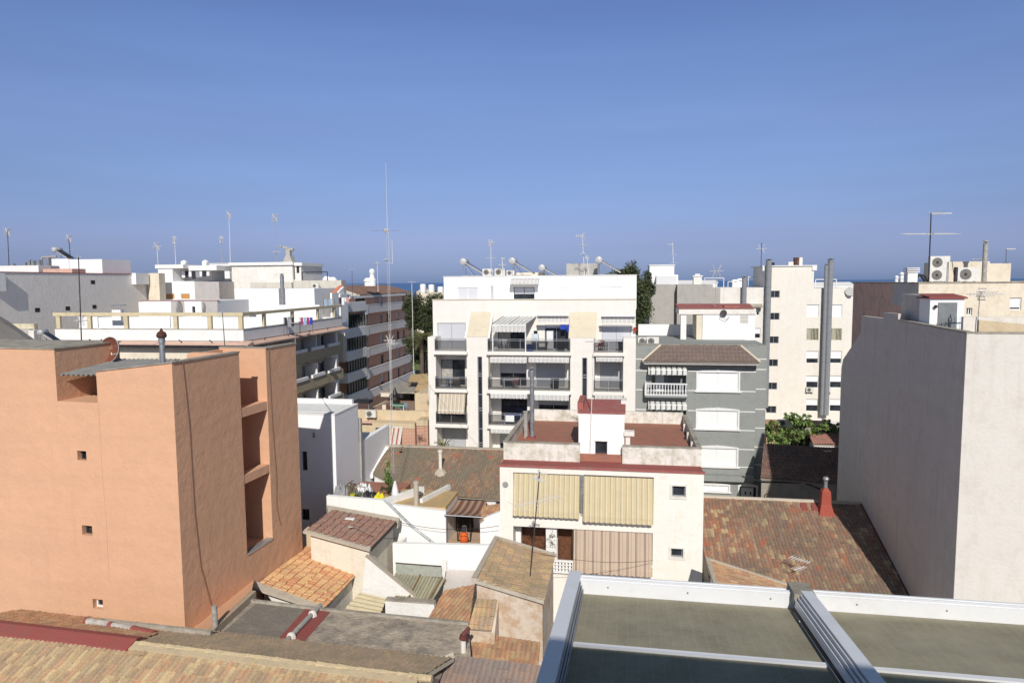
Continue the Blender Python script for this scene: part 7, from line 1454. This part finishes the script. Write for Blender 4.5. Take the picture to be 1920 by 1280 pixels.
# second beam with grooves
c0=FP.front(1484,1118)[0]; c1=FP.front(1522,1118)[0]; wg=c1-c0
m=sl_box(MB(),c0+wg*.42,c1,vn,far+.02,-.12,.035); 
for i in range(3): sl_box(m,c0+wg*(.03+.13*i),c0+wg*(.08+.13*i),vn,-.1,-.09+.03*i,-.02+.022*i)
m.build('middle_beam',cy,WHM); g=MB(); sl_box(g,c0,c0+wg*.42,vn,-.08,-.13,-.095); g.build('groove',cy,BLK)
MB().prism([(c0,-.1,zz(0)+.04),(c1+.01,-.1,zz(0)+.04),(c1+.01,.17,zz(0)+.03),(c0,.17,zz(0)+.03)],(0,0,-.1)).build('end_cap',cy,CEMT)
m_,n_,b_=_new('dusty_glass'); tc=n_.nodes.new('ShaderNodeTexCoord'); sp=n_.nodes.new('ShaderNodeSeparateXYZ'); n_.links.new(tc.outputs['Object'],sp.inputs[0])
f_=_math(n_,'FRACT',_math(n_,'DIVIDE',sp.outputs[0],.085)); ln_=_math(n_,'LESS_THAN',f_,.05)
s1=_noise(n_,_pos(n_),2.2,7,.7); s2=_noise(n_,_pos(n_),26,5,.75); c=_mix(n_,_map(n_,s1,.35,.65),(.24,.215,.145),(.35,.315,.22)); c=_mix(n_,_map(n_,s2,.45,.62,0,.5),c,(.32,.30,.24)); c=_mix(n_,_math(n_,'MULTIPLY',ln_,.35),c,(.42,.4,.34)); n_.links.new(c,b_.inputs['Base Color']); b_.inputs['Roughness'].default_value=.7; b_.inputs['Specular IOR Level'].default_value=.15
h_=zz(0)-hr
for (ua,ub) in ((0.03,c0-.005),(c1+.005,UE)):
    vm=FP.loc(onp(1065,1211,FP,Vector((p0.x,p0.y,h_)),SV)).y
    for k,(va_,vb2) in enumerate(((vm+.02,-.004),(vn,vm-.02))):
        q=lambda v:h_+SV*v
        MB().add([(ua,va_,q(va_)+.012),(ub,va_,q(va_)+.012),(ub,vb2,q(vb2)+.012),(ua,vb2,q(vb2)+.012),(ua,va_,q(va_)),(ub,va_,q(va_)),(ub,vb2,q(vb2)),(ua,vb2,q(vb2))],[(0,1,2,3),(4,7,6,5),(0,4,5,1),(1,5,6,2),(2,6,7,3),(3,7,4,0)]).build('glass_pane',cy,MT['dusty_glass'])
    MB().add([(ua,vm-.025,q(vm)+.03),(ub,vm-.025,q(vm)+.03),(ub,vm+.02,q(vm)+.03),(ua,vm+.02,q(vm)+.03),(ua,vm-.025,q(vm)-.02),(ub,vm-.025,q(vm)-.02),(ub,vm+.02,q(vm)-.02),(ua,vm+.02,q(vm)-.02)],[(0,1,2,3),(4,7,6,5),(0,4,5,1),(1,5,6,2),(2,6,7,3),(3,7,4,0)]).build('glazing_bar',cy,WHM)
MB().box(-wbm+.005,UE,.16,.2,zz(0)-hr-1.2,zz(0)-hr-.02).build('fascia',cy,WHM)
# our own building, behind the camera: it shades the near end of the canopy
own=bthing('camera_building','pale building the view is taken from, behind the camera','building',Fr((0,-.76),10.8)); MB().box(-.45,14,-8,0,0,19.15).build('wall',own,WHT); MB().box(-.45,14.1,-8.1,.05,19.152,19.2).build('coping',own,CEMT)
MB().box(-1,7,.001,3.6,0,12.3).build('terrace_below',own,WHT)

# overhead cables, as thin sagging lines
def wire(label,p,q,sag,r=.014,n=14):
    p=Vector(p);q=Vector(q); P=[p.lerp(q,i/n)-Vector((0,0,sag*4*(i/n)*(1-i/n))) for i in range(n+1)]
    o=MB().path([v-P[0] for v in P],r,4).build('overhead_cable',None,ANTD); o.location=P[0]; tagp(o,label,'cable','overhead cables')
wire('thin cable sagging from the patio house pillar across the white courtyard wall',at(736,975,37.4),at(936,985,35.8),.35)
wire('thin cable from the upright dark pole on the orange tiles to the white wall',at(659,985,33),at(742,1008,35.5),.25)
wire('thin cable crossing in front of the lower striped curtain',at(985,1030,30),at(1225,1050,33.3),.3,.01)
wire('long cable from the lattice mast towards the ivory block corner',at(735,700,42.5),at(806,716,56.5),.4,.012)
wire('long cable from the lattice mast down to the low brown roof',at(729,620,42.5),at(905,846,50),.2,.008)
wire('cable slung from the grey-green house to the dark brown roof eave',at(1385,894,54.8),at(1432,898,50),.15,.025)
wire('thin cable between the beam-framed terrace and the smooth white house',at(556,640,46),at(628,778,41.2),.6,.012)
